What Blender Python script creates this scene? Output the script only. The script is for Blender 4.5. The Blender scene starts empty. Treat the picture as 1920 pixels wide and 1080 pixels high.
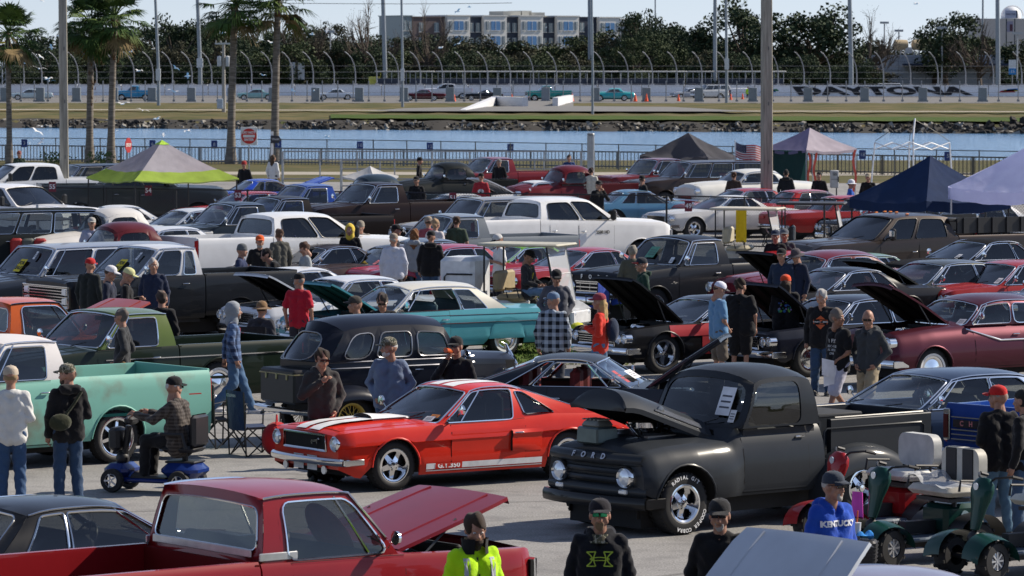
import bpy, bmesh, math, random
import numpy as np
from mathutils import Vector, Matrix
R = math.radians
sc = bpy.context.scene
# ------------------------------------------------------------- camera
H0 = 5.65; F0 = 8000.0; PITCH = math.atan(435.0/F0)
cam_d = bpy.data.cameras.new('camera'); cam = bpy.data.objects.new('camera', cam_d)
sc.collection.objects.link(cam); sc.camera = cam
cam.location = (0, 0, H0); cam.rotation_euler = (math.pi/2-PITCH, 0, 0)
cam_d.sensor_width = 36; cam_d.lens = F0/1920*36
cam_d.clip_start = 1; cam_d.clip_end = 6000
cam_d.dof.use_dof = True; cam_d.dof.focus_distance = 60; cam_d.dof.aperture_fstop = 10
# ------------------------------------------------------------- light
SUN_EL = R(38); SDX, SDY = 0.93, 0.36
SUN_AZ = math.atan2(SDX, SDY)
w = bpy.data.worlds.new('World'); sc.world = w; w.use_nodes = True
nt = w.node_tree; bg = nt.nodes['Background']
sky = nt.nodes.new('ShaderNodeTexSky'); sky.sky_type = 'NISHITA'; sky.sun_disc = False
sky.sun_elevation = SUN_EL; sky.sun_rotation = SUN_AZ; sky.air_density = 1.0; sky.dust_density = 0.0; sky.ozone_density = 3.0
tint = nt.nodes.new('ShaderNodeMixRGB'); tint.blend_type = 'MULTIPLY'; tint.inputs[0].default_value = 1; tint.inputs[2].default_value = (.80, .93, 1.20, 1)   # cool white balance of the photograph
hs = nt.nodes.new('ShaderNodeHueSaturation'); hs.inputs['Saturation'].default_value = .45; nt.links.new(sky.outputs[0], hs.inputs['Color']); nt.links.new(hs.outputs[0], tint.inputs[1]); nt.links.new(tint.outputs[0], bg.inputs[0]); bg.inputs[1].default_value = 0.080
sd = bpy.data.lights.new('sun', 'SUN'); sd.energy = 5.0; sd.angle = R(0.6); sd.color = (1, .90, .76)
sun = bpy.data.objects.new('sun', sd); sc.collection.objects.link(sun)
sv = Vector((SDX, SDY, math.tan(SUN_EL)*math.hypot(SDX, SDY))).normalized()
sun.rotation_euler = sv.to_track_quat('Z', 'Y').to_euler(); sun.location = (60, 20, 60)
vs = sc.view_settings; vs.view_transform = 'Standard'; vs.look = 'None'; vs.gamma = 1; vs.use_curve_mapping = False
vs.exposure = 0.44
sc.cycles.max_bounces = 6; sc.cycles.transparent_max_bounces = 16; sc.cycles.glossy_bounces = 3; sc.cycles.diffuse_bounces = 2
sc.cycles.transmission_bounces = 3; sc.cycles.use_denoising = True
sc.cycles.caustics_reflective = False; sc.cycles.caustics_refractive = False
COL = sc.collection
rnd = random.Random(11)
# ------------------------------------------------------------- projection
def G(px, py, z=0.0):
 x = (px-960)/F0; u = -(py-540)/F0; c, s = math.cos(PITCH), math.sin(PITCH)
 d = Vector((x, c+u*s, -s+u*c)); t = (z-H0)/d.z
 return Vector((d.x*t, d.y*t, z))
def at(px, Y, z=0.0):          # world point on column px at distance Y
 return Vector(((px-960)/F0*Y, Y, z))
def zat(py, Y):                # height seen at row py at distance Y
 return H0-(py-105.0)/F0*Y
# ------------------------------------------------------------- materials
MATS = {}
def newmat(name):
 m = bpy.data.materials.new(name); m.use_nodes = True
 n = m.node_tree; return m, n, n.nodes['Principled BSDF']
def setp(b, **k):
 for a, v in k.items():
  s = b.inputs.get({'base':'Base Color','rough':'Roughness','metal':'Metallic','coat':'Coat Weight','coatr':'Coat Roughness','spec':'Specular IOR Level','sheen':'Sheen Weight','trans':'Transmission Weight','alpha':'Alpha'}[a])
  if s is None: continue
  s.default_value = (*v, 1) if isinstance(v, (tuple, list)) and len(v) == 3 else v
def noise_mix(n, b, c1, c2, scale, detail=4, coord='Object', lo=.35, hi=.65, sock='Base Color', rough=None):
 tc = n.nodes.new('ShaderNodeTexCoord'); nz = n.nodes.new('ShaderNodeTexNoise')
 nz.inputs['Scale'].default_value = scale; nz.inputs['Detail'].default_value = detail
 n.links.new(tc.outputs[coord], nz.inputs['Vector'])
 cr = n.nodes.new('ShaderNodeValToRGB'); cr.color_ramp.elements[0].position = lo; cr.color_ramp.elements[1].position = hi
 cr.color_ramp.elements[0].color = (*c1, 1); cr.color_ramp.elements[1].color = (*c2, 1)
 n.links.new(nz.outputs[0], cr.inputs[0])
 if b is not None: n.links.new(cr.outputs[0], b.inputs[sock])
 return nz, cr
def bump(n, b, src, strength=.3, dist=.02):
 bp = n.nodes.new('ShaderNodeBump'); bp.inputs['Strength'].default_value = strength; bp.inputs['Distance'].default_value = dist
 n.links.new(src, bp.inputs['Height']); n.links.new(bp.outputs[0], b.inputs['Normal']); return bp
def dim(c, k): return tuple(min(1, x*k) for x in c)
def paint(c, kind='gloss'):
 key = ('paint', c, kind)
 if key in MATS: return MATS[key]
 m, n, b = newmat('paint')
 if kind == 'gloss': setp(b, base=c, rough=.35, metal=.0, coat=.5 if max(c) > .1 else .3, coatr=.04, spec=.12)
 elif kind == 'metal': setp(b, base=c, rough=.38, metal=.5, coat=.4, coatr=.05, spec=.12)
 elif kind == 'satin': setp(b, base=c, rough=.5, metal=.0, coat=.30, coatr=.16, spec=.05)
 elif kind == 'matte': setp(b, base=c, rough=.75, metal=.0, coat=.0, spec=.08)
 elif kind == 'worn':
  setp(b, rough=.6); noise_mix(n, b, c, (.16, .09, .06), 1.1, 8, lo=.56, hi=.72)
 if kind != 'worn':
  nz, cr = noise_mix(n, None, dim(c, .93), dim(c, 1.04), 3.0, 5, lo=.3, hi=.7)
  n.links.new(cr.outputs[0], b.inputs['Base Color'])
 MATS[key] = m; return m
def chrome():
 if 'chrome' not in MATS:
  m, n, b = newmat('chrome'); setp(b, base=(.78, .79, .8), metal=1., rough=.12); MATS['chrome'] = m
 return MATS['chrome']
def plain(c, rough=.6, metal=0., name='plain', spec=.4):
 key = ('plain', c, rough, metal)
 if key not in MATS:
  m, n, b = newmat(name); setp(b, base=c, rough=rough, metal=metal, spec=spec)
  nz, cr = noise_mix(n, b, dim(c, .85), dim(c, 1.12), 6.0, 4, lo=.3, hi=.7)
  MATS[key] = m
 return MATS[key]
def rubber():
 return plain((.018, .018, .019), .75, 0, 'rubber')
def glassm(tint=.36, refl=(.8, .88, 1.)):
 key = ('glass', tint)
 if key not in MATS:
  m = bpy.data.materials.new('window_glass'); m.use_nodes = True; n = m.node_tree; n.nodes.clear()
  o = n.nodes.new('ShaderNodeOutputMaterial'); t = n.nodes.new('ShaderNodeBsdfTransparent'); t.inputs[0].default_value = (tint*.95, tint, tint*.98, 1)
  g = n.nodes.new('ShaderNodeBsdfGlossy'); g.inputs['Roughness'].default_value = .03; g.inputs[0].default_value = (.95, .97, 1, 1)
  lw = n.nodes.new('ShaderNodeLayerWeight'); lw.inputs[0].default_value = .5
  pw_ = n.nodes.new('ShaderNodeMath'); pw_.operation = 'POWER'; pw_.inputs[1].default_value = 4.0; n.links.new(lw.outputs['Facing'], pw_.inputs[0])
  fr = n.nodes.new('ShaderNodeMath'); fr.operation = 'MULTIPLY_ADD'; fr.inputs[1].default_value = .92; fr.inputs[2].default_value = .06; n.links.new(pw_.outputs[0], fr.inputs[0])
  mx = n.nodes.new('ShaderNodeMixShader'); n.links.new(fr.outputs[0], mx.inputs[0]); n.links.new(t.outputs[0], mx.inputs[1]); n.links.new(g.outputs[0], mx.inputs[2])
  n.links.new(mx.outputs[0], o.inputs[0]); MATS[key] = m
 return MATS[key]
def cloth(c, pattern=None, c2=None, sc_=14):
 key = ('cloth', c, pattern, c2, sc_)
 if key in MATS: return MATS[key]
 m, n, b = newmat('cloth'); setp(b, base=c, rough=.9, spec=.15)
 if 'Sheen Weight' in b.inputs: b.inputs['Sheen Weight'].default_value = .15
 tc = n.nodes.new('ShaderNodeTexCoord')
 nz = n.nodes.new('ShaderNodeTexNoise'); nz.inputs['Scale'].default_value = 9; nz.inputs['Detail'].default_value = 5
 n.links.new(tc.outputs['Object'], nz.inputs['Vector'])
 if pattern == 'plaid':
  outs = []
  for ax in (0, 1, 2):
   sp = n.nodes.new('ShaderNodeSeparateXYZ'); n.links.new(tc.outputs['Object'], sp.inputs[0])
   mu = n.nodes.new('ShaderNodeMath'); mu.operation = 'MULTIPLY'; mu.inputs[1].default_value = sc_
   n.links.new(sp.outputs[ax], mu.inputs[0])
   fr = n.nodes.new('ShaderNodeMath'); fr.operation = 'FRACT'; n.links.new(mu.outputs[0], fr.inputs[0])
   gt = n.nodes.new('ShaderNodeMath'); gt.operation = 'GREATER_THAN'; gt.inputs[1].default_value = .5; n.links.new(fr.outputs[0], gt.inputs[0]); outs.append(gt)
  a1 = n.nodes.new('ShaderNodeMath'); a1.operation = 'ADD'; n.links.new(outs[1].outputs[0], a1.inputs[0]); n.links.new(outs[2].outputs[0], a1.inputs[1])
  a2 = n.nodes.new('ShaderNodeMath'); a2.operation = 'MULTIPLY'; a2.inputs[1].default_value = .5; n.links.new(a1.outputs[0], a2.inputs[0])
  cr = n.nodes.new('ShaderNodeValToRGB'); cr.color_ramp.elements[0].color = (*c, 1); cr.color_ramp.elements[1].color = (*c2, 1)
  n.links.new(a2.outputs[0], cr.inputs[0]); n.links.new(cr.outputs[0], b.inputs['Base Color'])
 elif pattern == 'camo':
  vo = n.nodes.new('ShaderNodeTexNoise'); vo.inputs['Scale'].default_value = 22; n.links.new(tc.outputs['Object'], vo.inputs['Vector'])
  cr = n.nodes.new('ShaderNodeValToRGB'); cr.color_ramp.interpolation = 'CONSTANT'
  cr.color_ramp.elements[0].color = (*c, 1); cr.color_ramp.elements[1].color = (*c2, 1); cr.color_ramp.elements[1].position = .48
  e = cr.color_ramp.elements.new(.56); e.color = (.04, .045, .03, 1)
  n.links.new(vo.outputs[0], cr.inputs[0]); n.links.new(cr.outputs[0], b.inputs['Base Color'])
 else:
  cr = n.nodes.new('ShaderNodeValToRGB'); cr.color_ramp.elements[0].color = (*dim(c, .8), 1); cr.color_ramp.elements[1].color = (*dim(c, 1.15), 1)
  n.links.new(nz.outputs[0], cr.inputs[0]); n.links.new(cr.outputs[0], b.inputs['Base Color'])
 bump(n, b, nz.outputs[0], .7, .03)
 MATS[key] = m; return m
# ------------------------------------------------------------- mesh builder
class MB:
 def __init__(s): s.v = []; s.f = []; s.mi = []; s.cur = 0; s.flat = set()
 def add(s, vs, fs, M=None):
  o = len(s.v)
  if M is not None: vs = [M @ Vector(q) for q in vs]
  s.v.extend([tuple(q) for q in vs])
  for f in fs: s.f.append(tuple(i+o for i in f)); s.mi.append(s.cur)
  return s
 def box(s, c, d, M=None, b=0.0, taper=1.0):
  hx, hy, hz = d[0]/2, d[1]/2, d[2]/2; cx, cy, cz = c
  if b <= 0:
   vs = []
   for k in (-1, 1):
    t = taper if k == 1 else 1
    for i, j in ((-1, -1), (1, -1), (1, 1), (-1, 1)): vs.append((cx+i*hx*t, cy+j*hy*t, cz+k*hz))
   return s.add(vs, [(3, 2, 1, 0), (4, 5, 6, 7), (0, 1, 5, 4), (1, 2, 6, 5), (2, 3, 7, 6), (3, 0, 4, 7)], M)
  b = min(b, hx*.9, hy*.9, hz*.9); vs = []; rings = []
  for z, q in ((-hz, b), (-hz+b, 0), (hz-b, 0), (hz, b)):
   t = 1+(taper-1)*((z+hz)/(2*hz)); r = []
   X, Y = hx*t, hy*t; q2 = b if q == 0 else b*1.0
   e = q
   for sx, sy, first in ((1, -1, 0), (1, 1, 1), (-1, 1, 0), (-1, -1, 1)):
    p1 = (cx+sx*(X-e), cy+sy*(Y-b-e*.5)); p2 = (cx+sx*(X-b-e*.5), cy+sy*(Y-e))
    r += ([p1, p2] if first else [p2, p1])
   rings.append([(p[0], p[1], cz+z) for p in r])
  for r in rings: vs += r
  fs = [tuple(range(7, -1, -1)), tuple(range(24, 32))]
  for k in range(3):
   for i in range(8): j = (i+1) % 8; fs.append((k*8+i, k*8+j, k*8+8+j, k*8+8+i))
  return s.add(vs, fs, M)
 def tube(s, pts, r, n=6, M=None, closed=False, caps=True):
  pts = [Vector(p) for p in pts]; N = len(pts); rr = r if isinstance(r, (list, tuple)) else [r]*N
  vs = []; up = None
  for i, p in enumerate(pts):
   a = pts[(i-1) % N] if (i > 0 or closed) else p; b = pts[(i+1) % N] if (i < N-1 or closed) else p
   d = (b-a); d = d.normalized() if d.length > 1e-9 else Vector((0, 0, 1))
   if up is None or abs(up.dot(d)) > .98: up = Vector((0, 0, 1)) if abs(d.z) < .9 else Vector((1, 0, 0))
   x = d.cross(up).normalized(); y = x.cross(d).normalized(); up = y
   for k in range(n):
    t = 2*math.pi*k/n; vs.append(p+(x*math.cos(t)+y*math.sin(t))*rr[i])
  fs = []
  for i in range(N if closed else N-1):
   j = (i+1) % N
   for k in range(n): l = (k+1) % n; fs.append((i*n+k, i*n+l, j*n+l, j*n+k))
  if caps and not closed: fs.append(tuple(range(n-1, -1, -1))); fs.append(tuple((N-1)*n+k for k in range(n)))
  return s.add(vs, fs, M)
 def lathe(s, prof, n=24, M=None, axis='y'):   # prof: (r, h) list, revolve round axis
  vs = []
  for r, h in prof:
   for k in range(n):
    t = 2*math.pi*k/n; a, b = r*math.cos(t), r*math.sin(t)
    vs.append((a, h, b) if axis == 'y' else ((a, b, h) if axis == 'z' else (h, a, b)))
  fs = []
  for i in range(len(prof)-1):
   for k in range(n): l = (k+1) % n; fs.append((i*n+k, i*n+l, i*n+n+l, i*n+n+k))
  return s.add(vs, fs, M)
 def disc(s, c, r, n=16, M=None, axis='y', h=.01):
  return s.lathe([(0.0005, -h/2), (r, -h/2), (r, h/2), (0.0005, h/2)], n, (M or Matrix()) @ Matrix.Translation(c), axis)
 def grid(s, fn, nu, nv, M=None, cu=False, cv=False):
  vs = [fn(i/nu, j/nv) for i in range(nu+1) for j in range(nv+1)]
  fs = [(i*(nv+1)+j, (i+1)*(nv+1)+j, (i+1)*(nv+1)+j+1, i*(nv+1)+j+1) for i in range(nu) for j in range(nv)]
  return s.add(vs, fs, M)
 def prism(s, poly, t, M=None, axis='y'):       # poly (a,b) extruded symmetric thickness t
  n = len(poly); vs = []
  for h in (-t/2, t/2):
   for a, b in poly: vs.append((a, h, b) if axis == 'y' else ((a, b, h) if axis == 'z' else (h, a, b)))
  fs = [tuple(range(n-1, -1, -1)), tuple(range(n, 2*n))]+[(i, (i+1) % n, n+(i+1) % n, n+i) for i in range(n)]
  return s.add(vs, fs, M)
 def ell(s, c, r, M=None, n=12, m=8):
  vs = []; fs = []
  for i in range(m+1):
   a = math.pi*i/m
   for k in range(n):
    t = 2*math.pi*k/n; vs.append((c[0]+r[0]*math.sin(a)*math.cos(t), c[1]+r[1]*math.sin(a)*math.sin(t), c[2]+r[2]*math.cos(a)))
  for i in range(m):
   for k in range(n): l = (k+1) % n; fs.append((i*n+l, i*n+k, i*n+n+k, i*n+n+l))
  return s.add(vs, fs, M)
 def build(s, name, mats, parent=None, smooth=True, angle=38, weld=True, loc=None, rz=None):
  me = s.mesh(name, mats, smooth, angle, weld)
  return link(name, me, parent, loc, rz)
 def mesh(s, name, mats, smooth=True, angle=38, weld=True):
  me = bpy.data.meshes.new(name)
  v, f, mi = s.v, s.f, s.mi
  if weld:
   key = {}; mp = []; nv = []
   for q in v:
    k = (round(q[0], 4), round(q[1], 4), round(q[2], 4))
    if k not in key: key[k] = len(nv); nv.append(q)
    mp.append(key[k])
   nf = []; nm = []
   for a, m in zip(f, mi):
    b = []
    for i in a:
     j = mp[i]
     if not b or b[-1] != j: b.append(j)
    if len(b) > 1 and b[0] == b[-1]: b.pop()
    if len(b) >= 3 and len(set(b)) == len(b): nf.append(b); nm.append(m)
   v, f, mi = nv, nf, nm
  me.from_pydata(v, [], f)
  for m in (mats if isinstance(mats, (list, tuple)) else [mats]): me.materials.append(m)
  if any(mi): me.polygons.foreach_set('material_index', mi)
  if smooth:
   me.polygons.foreach_set('use_smooth', [True]*len(me.polygons)); me.set_sharp_from_angle(angle=R(angle))
  me.update(); return me
def link(name, data, parent=None, loc=None, rz=None):
 o = bpy.data.objects.new(name, data); COL.objects.link(o)
 if parent is not None: o.parent = parent
 if loc is not None: o.location = loc
 if rz is not None: o.rotation_euler = (0, 0, rz)
 return o
def thing(name, label, cat, loc=(0, 0, 0), rz=0, group=None):
 o = link(name, None, None, loc, rz); o.empty_display_size = .2
 o['label'] = label; o['category'] = cat
 if group: o['group'] = group
 return o
def tag(o, label, cat, group=None):
 o['label'] = label; o['category'] = cat
 if group: o['group'] = group
 return o
def struct(o): o['kind'] = 'structure'; return o
def copy_tree(o, parent=None):
 c = o.copy(); COL.objects.link(c); c.parent = parent
 for ch in [x for x in o.children]: copy_tree(ch, c)
 return c
TXT = {}
def text_mesh(txt, size=1., ext=.0, mat=None, bold=0., shear=0., sx=1., align='CENTER', key=None):
 cu = bpy.data.curves.new('t', 'FONT'); cu.body = txt; cu.size = size; cu.extrude = ext; cu.align_x = align; cu.align_y = 'CENTER'; cu.offset = bold; cu.shear = shear
 cu.resolution_u = 3; cu.fill_mode = 'BOTH' if ext else 'FRONT'
 o = bpy.data.objects.new('t', cu); COL.objects.link(o); o.scale = (sx, 1, 1)
 me = bpy.data.meshes.new_from_object(o); bpy.data.objects.remove(o); bpy.data.curves.remove(cu)
 for v in me.vertices: v.co.x *= sx
 me.materials.clear(); me.materials.append(mat); return me
def text(name, txt, size, M, mat, parent, **k):
 me = text_mesh(txt, size, mat=mat, **k); me.transform(M); me.name = name
 return link(name, me, parent)
def basis(o, X, Y):   # matrix with local x->X, y->Y at origin o
 X = Vector(X).normalized(); Y = Vector(Y); Z = X.cross(Y).normalized(); Y = Z.cross(X)
 return Matrix(((X.x, Y.x, Z.x, o[0]), (X.y, Y.y, Z.y, o[1]), (X.z, Y.z, Z.z, o[2]), (0, 0, 0, 1)))
def lerp(a, b, t): return a+(b-a)*t
def pl(pts, x):        # piecewise smooth interpolation of (x, v) pairs sorted by x
 if x <= pts[0][0]: return pts[0][1]
 for (a, p), (b, q) in zip(pts, pts[1:]):
  if x <= b:
   t = (x-a)/(b-a) if b > a else 0; return lerp(p, q, t)
 return pts[-1][1]
# ============================================================= ground
def sheet(name, pts, z, mat, kind='structure'):
 m = MB(); m.add([(x, y, z) for x, y in pts], [tuple(range(len(pts)))]); o = m.build(name, mat, None, smooth=False); o['kind'] = kind; return o
def asphalt():
 m, n, b = newmat('asphalt'); setp(b, rough=.85, spec=.3)
 tc = n.nodes.new('ShaderNodeTexCoord')
 def nz(s, d=6):
  q = n.nodes.new('ShaderNodeTexNoise'); q.inputs['Scale'].default_value = s; q.inputs['Detail'].default_value = d; n.links.new(tc.outputs['Object'], q.inputs['Vector']); return q
 a, f, p = nz(.35), nz(38, 3), nz(2.2)
 def ramp(src, lo, hi, c1, c2):
  r = n.nodes.new('ShaderNodeValToRGB'); r.color_ramp.elements[0].position = lo; r.color_ramp.elements[1].position = hi
  r.color_ramp.elements[0].color = (*c1, 1); r.color_ramp.elements[1].color = (*c2, 1); n.links.new(src.outputs[0], r.inputs[0]); return r
 def mixm(x, y, f_):
  q = n.nodes.new('ShaderNodeMixRGB'); q.blend_type = 'MULTIPLY'; q.inputs[0].default_value = f_; n.links.new(x.outputs[0], q.inputs[1]); n.links.new(y.outputs[0], q.inputs[2]); return q
 r1 = ramp(a, .35, .65, (.27, .262, .253), (.33, .322, .312)); r2 = ramp(f, .38, .62, (.50, .50, .50), (1, 1, 1)); r3 = ramp(p, .30, .52, (.62, .62, .64), (1, 1, 1))
 q = mixm(mixm(r1, r2, .8), r3, .6)
 vo = n.nodes.new('ShaderNodeTexVoronoi'); vo.feature = 'DISTANCE_TO_EDGE'; vo.inputs['Scale'].default_value = .11; n.links.new(tc.outputs['Object'], vo.inputs['Vector'])
 rv = ramp(vo, .0, .007, (.30, .30, .30), (1, 1, 1)); q2 = mixm(q, rv, .7); st = nz(.9, 2); rs_ = ramp(st, .64, .74, (1, 1, 1), (.55, .54, .53)); q2 = mixm(q2, rs_, .8)
 n.links.new(q2.outputs[0], b.inputs['Base Color']); bump(n, b, f.outputs[0], .6, .01); return m
def grassm(c1, c2, s=1.5):
 m, n, b = newmat('grass'); setp(b, rough=.95, spec=.1); nz, cr = noise_mix(n, b, c1, c2, s, 8, lo=.35, hi=.65); bump(n, b, nz.outputs[0], .6, .1); return m
ASPH = asphalt()
sheet('ground', [(-900, -50), (900, -50), (900, 3000), (-900, 3000)], -1.6, grassm((.05, .06, .025), (.09, .085, .04), .4))
sheet('near_apron', [(-60, 205), (60, 205), (60, 232), (-60, 232)], -.002, plain((.16, .15, .13), .9))
sheet('parking_lot', [(-60, 5), (60, 5), (60, 205), (-60, 205)], 0, ASPH)
# ============================================================= wheels
WH = {}
def wheel_meshes(r, rr, wd, style):
 key = (round(r, 3), round(rr, 3), wd, style)
 if key in WH: return WH[key]
 h = wd/2
 t = MB(); t.lathe([(rr, -h*.8), (rr+.01, -h*.95), (rr+(r-rr)*.5, -h*1.03), (r-.025, -h*.92), (r-.004, -h*.72), (r, -h*.3), (r, h*.3), (r-.004, h*.72), (r-.025, h*.92), (rr+(r-rr)*.5, h*1.03), (rr+.01, h*.95), (rr, h*.8), (rr-.005, h*.2), (rr-.005, -h*.8)], 32)
 n = 36
 for k in range(n):      # tread blocks
  a = 2*math.pi*k/n
  M = Matrix.Rotation(-a, 4, 'Y') @ Matrix.Translation((r-.002, 0, 0))
  if r > .3: t.box((0, h*.62, 0), (.012, h*.34, 2*math.pi*r/n*.6), M); t.box((0, -h*.62, 0), (.012, h*.34, 2*math.pi*r/n*.6), M)
 tm = t.mesh('wheel', rubber(), angle=50)
 m = MB(); C = chrome(); mats = [C, plain((.02, .02, .02), .5), plain((.75, .55, .12), .4), plain((.82, .82, .8), .5)]
 if style in ('mag5', 'mag5d', 'cragar', 'modern', 'black', 'slots'):
  m.cur = 1 if style == 'black' else 0
  m.lathe([(rr-.004, h*.84), (rr+.012, h*.96), (rr-.006, h*.98), (rr-.03, h*.88), (rr-.045, h*.35), (rr-.05, -h*.6)], 32)
  m.cur = 1; m.lathe([(rr-.048, -h*.1), (.02, -h*.15)], 24)
  m.cur = 1 if style == 'black' else 0
  ns = 5 if style != 'modern' else 6
  for k in range(ns):
   M = Matrix.Rotation(2*math.pi*k/ns+.3, 4, 'Y')
   w1 = .05 if style in ('mag5', 'mag5d', 'cragar') else .035
   m.add([(.04, h*.62, -w1*.8), (.04, h*.62, w1*.8), (rr-.035, h*.3, w1*.55), (rr-.035, h*.3, -w1*.55), (.04, h*.2, -w1), (.04, h*.2, w1), (rr-.035, 0, w1*.9), (rr-.035, 0, -w1*.9)], [(0, 1, 2, 3), (0, 3, 7, 4), (1, 5, 6, 2), (2, 6, 7, 3)], M)
   if style == 'cragar':
    m.add([(rr-.09, h*.42, -.02), (rr-.035, h*.35, -.07), (rr-.035, h*.35, .07), (rr-.09, h*.42, .02)], [(0, 1, 2, 3)], M)
  m.lathe([(.075, h*.3), (.075, h*.62), (.045, h*.72), (.04, h*.85), (.001, h*.88)], 20)
  m.cur = 1
  for k in range(5): m.disc((.058*math.cos(k*1.2566), h*.67, .058*math.sin(k*1.2566)), .009, 8, h=.01)
 elif style in ('wire', 'wirechrome'):
  m.cur = 2 if style == 'wire' else 0
  m.lathe([(rr, h*.84), (rr+.012, h*.95), (rr-.012, h*.95), (rr-.03, h*.5), (rr-.03, -h*.5)], 32)
  for k in range(24):
   a = 2*math.pi*k/24; b = a+(.35 if k % 2 else -.35)
   m.tube([(.05*math.cos(b), h*(.8 if k % 2 else .1), .05*math.sin(b)), ((rr-.03)*math.cos(a), h*.3, (rr-.03)*math.sin(a))], .006, 4)
  m.cur = 0; m.lathe([(.06, 0), (.06, h*.8), (.05, h*.95), (.001, h*1.)], 16)
 elif style == 'cap':
  m.lathe([(rr+.008, h*.86), (rr+.004, h*.96), (rr-.03, h*.9), (rr-.05, h*.7), (rr*.55, h*.72), (rr*.5, h*.9), (.05, h*.98), (.001, h*1.)], 32)
  m.cur = 1; m.lathe([(rr-.052, h*.715), (rr*.78, h*.735)], 32)
 elif style == 'whitecap':
  m.cur = 3; m.lathe([(rr+.012, h*1.0), (rr+.05, h*1.035)], 32)
  m.cur = 0; m.lathe([(rr+.008, h*.9), (rr-.03, h*.9), (rr-.05, h*.7), (rr*.5, h*.8), (.05, h*.95), (.001, h)], 32)
 elif style == 'body':     # painted steel with small cap
  m.cur = 1; m.lathe([(rr, h*.9), (rr-.02, h*.85), (rr-.05, h*.3), (rr*.5, h*.25), (.09, h*.4)], 28)
  m.cur = 0; m.lathe([(.09, h*.4), (.08, h*.62), (.001, h*.7)], 18)
 rm = m.mesh('rim', mats, angle=35); WH[key] = (tm, rm); return tm, rm
def add_wheel(root, x, y, z, side, r, rr, wd, style, steer=0.0, name='wheel'):
 tm, rm = wheel_meshes(r, rr, wd, style)
 t = link(name, tm, root, (x, y, z)); t.rotation_euler = (0, 0, (0 if side > 0 else math.pi)+steer)
 link('rim', rm, t); return t
# ============================================================= vehicle engine
def rrect(mu0, mu1, mv0, mv1, ru, rv, ns=5, nc=3):
 """rounded rectangle in uv (four edges with ns points, corner arcs nc points)"""
 pts = []
 c = [(mu0+ru, mv0+rv, math.pi, 1.5*math.pi), (mu1-ru, mv0+rv, 1.5*math.pi, 2*math.pi), (mu1-ru, mv1-rv, 0, .5*math.pi), (mu0+ru, mv1-rv, .5*math.pi, math.pi)]
 for i, (cx, cy, a0, a1) in enumerate(c):
  for k in range(nc+1):
   a = lerp(a0, a1, k/nc); pts.append((cx+ru*math.cos(a), cy+rv*math.sin(a)))
  nx = c[(i+1) % 4]; e = (nx[0]+ru*math.cos(nx[2]), nx[1]+rv*math.sin(nx[2])); s = pts[-1]
  for k in range(1, ns): pts.append((lerp(s[0], e[0], k/ns), lerp(s[1], e[1], k/ns)))
 return pts
def cell(P, mg, rad, inward, frame, trims=None, ns=5):
 """frame strip round a rounded opening; returns outline points (3D) of the opening and an interior fn"""
 w = (P(1, .5)-P(0, .5)).length; h = (P(.5, 1)-P(.5, 0)).length
 l, r_, b, t = mg; a0, a1, b0, b1 = l/w, 1-r_/w, b/h, 1-t/h
 ru, rv = min(rad/w, (a1-a0)*.48), min(rad/h, (b1-b0)*.48)
 inn = rrect(a0, a1, b0, b1, ru, rv, ns); out = rrect(0, 1, 0, 1, 1e-5, 1e-5, ns)
 n = len(inn); O = [P(*q) for q in out]; I = [P(*q) for q in inn]; J = [p+inward*.03 for p in I]
 frame.add(O+I+J, [(i, (i+1) % n, n+(i+1) % n, n+i) for i in range(n)]+[(n+i, n+(i+1) % n, 2*n+(i+1) % n, 2*n+i) for i in range(n)])
 return I, (a0, a1, b0, b1)
def pane(P, I, box, inward, name, mat, parent, off=.012):
 g = MB(); n = len(I); a0, a1, b0, b1 = box
 c = P((a0+a1)/2, (b0+b1)/2)
 g.add([c+inward*off]+[p+inward*off for p in I], [(0, 1+i, 1+(i+1) % n) for i in range(n)])
 return g.build(name, mat, parent, angle=80)
def ringtube(pts, r, out, mb, n=5):
 mb.tube([p+out*.004 for p in pts], r, n, closed=True)
class V: pass
YM = {'crease': ([0, .08, .3, .55, .66, .69, .88, 1], [.93, .965, .985, .972, .966, 1.0, .985, .94]),
      'box': ([0, .06, .2, .5, .78, .93, 1], [.95, .975, .995, 1, .99, .975, .945]),
      'car': ([0, .08, .25, .5, .70, .78, 1], [.93, .965, .99, .985, .995, .985, .93]),
      'round': ([0, .1, .3, .5, .72, .9, 1], [.94, .98, 1, .995, .96, .88, .80]),
      'flat': ([0, .05, .3, .6, .85, .95, 1], [.96, .98, 1, 1, .995, .985, .97])}
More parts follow.
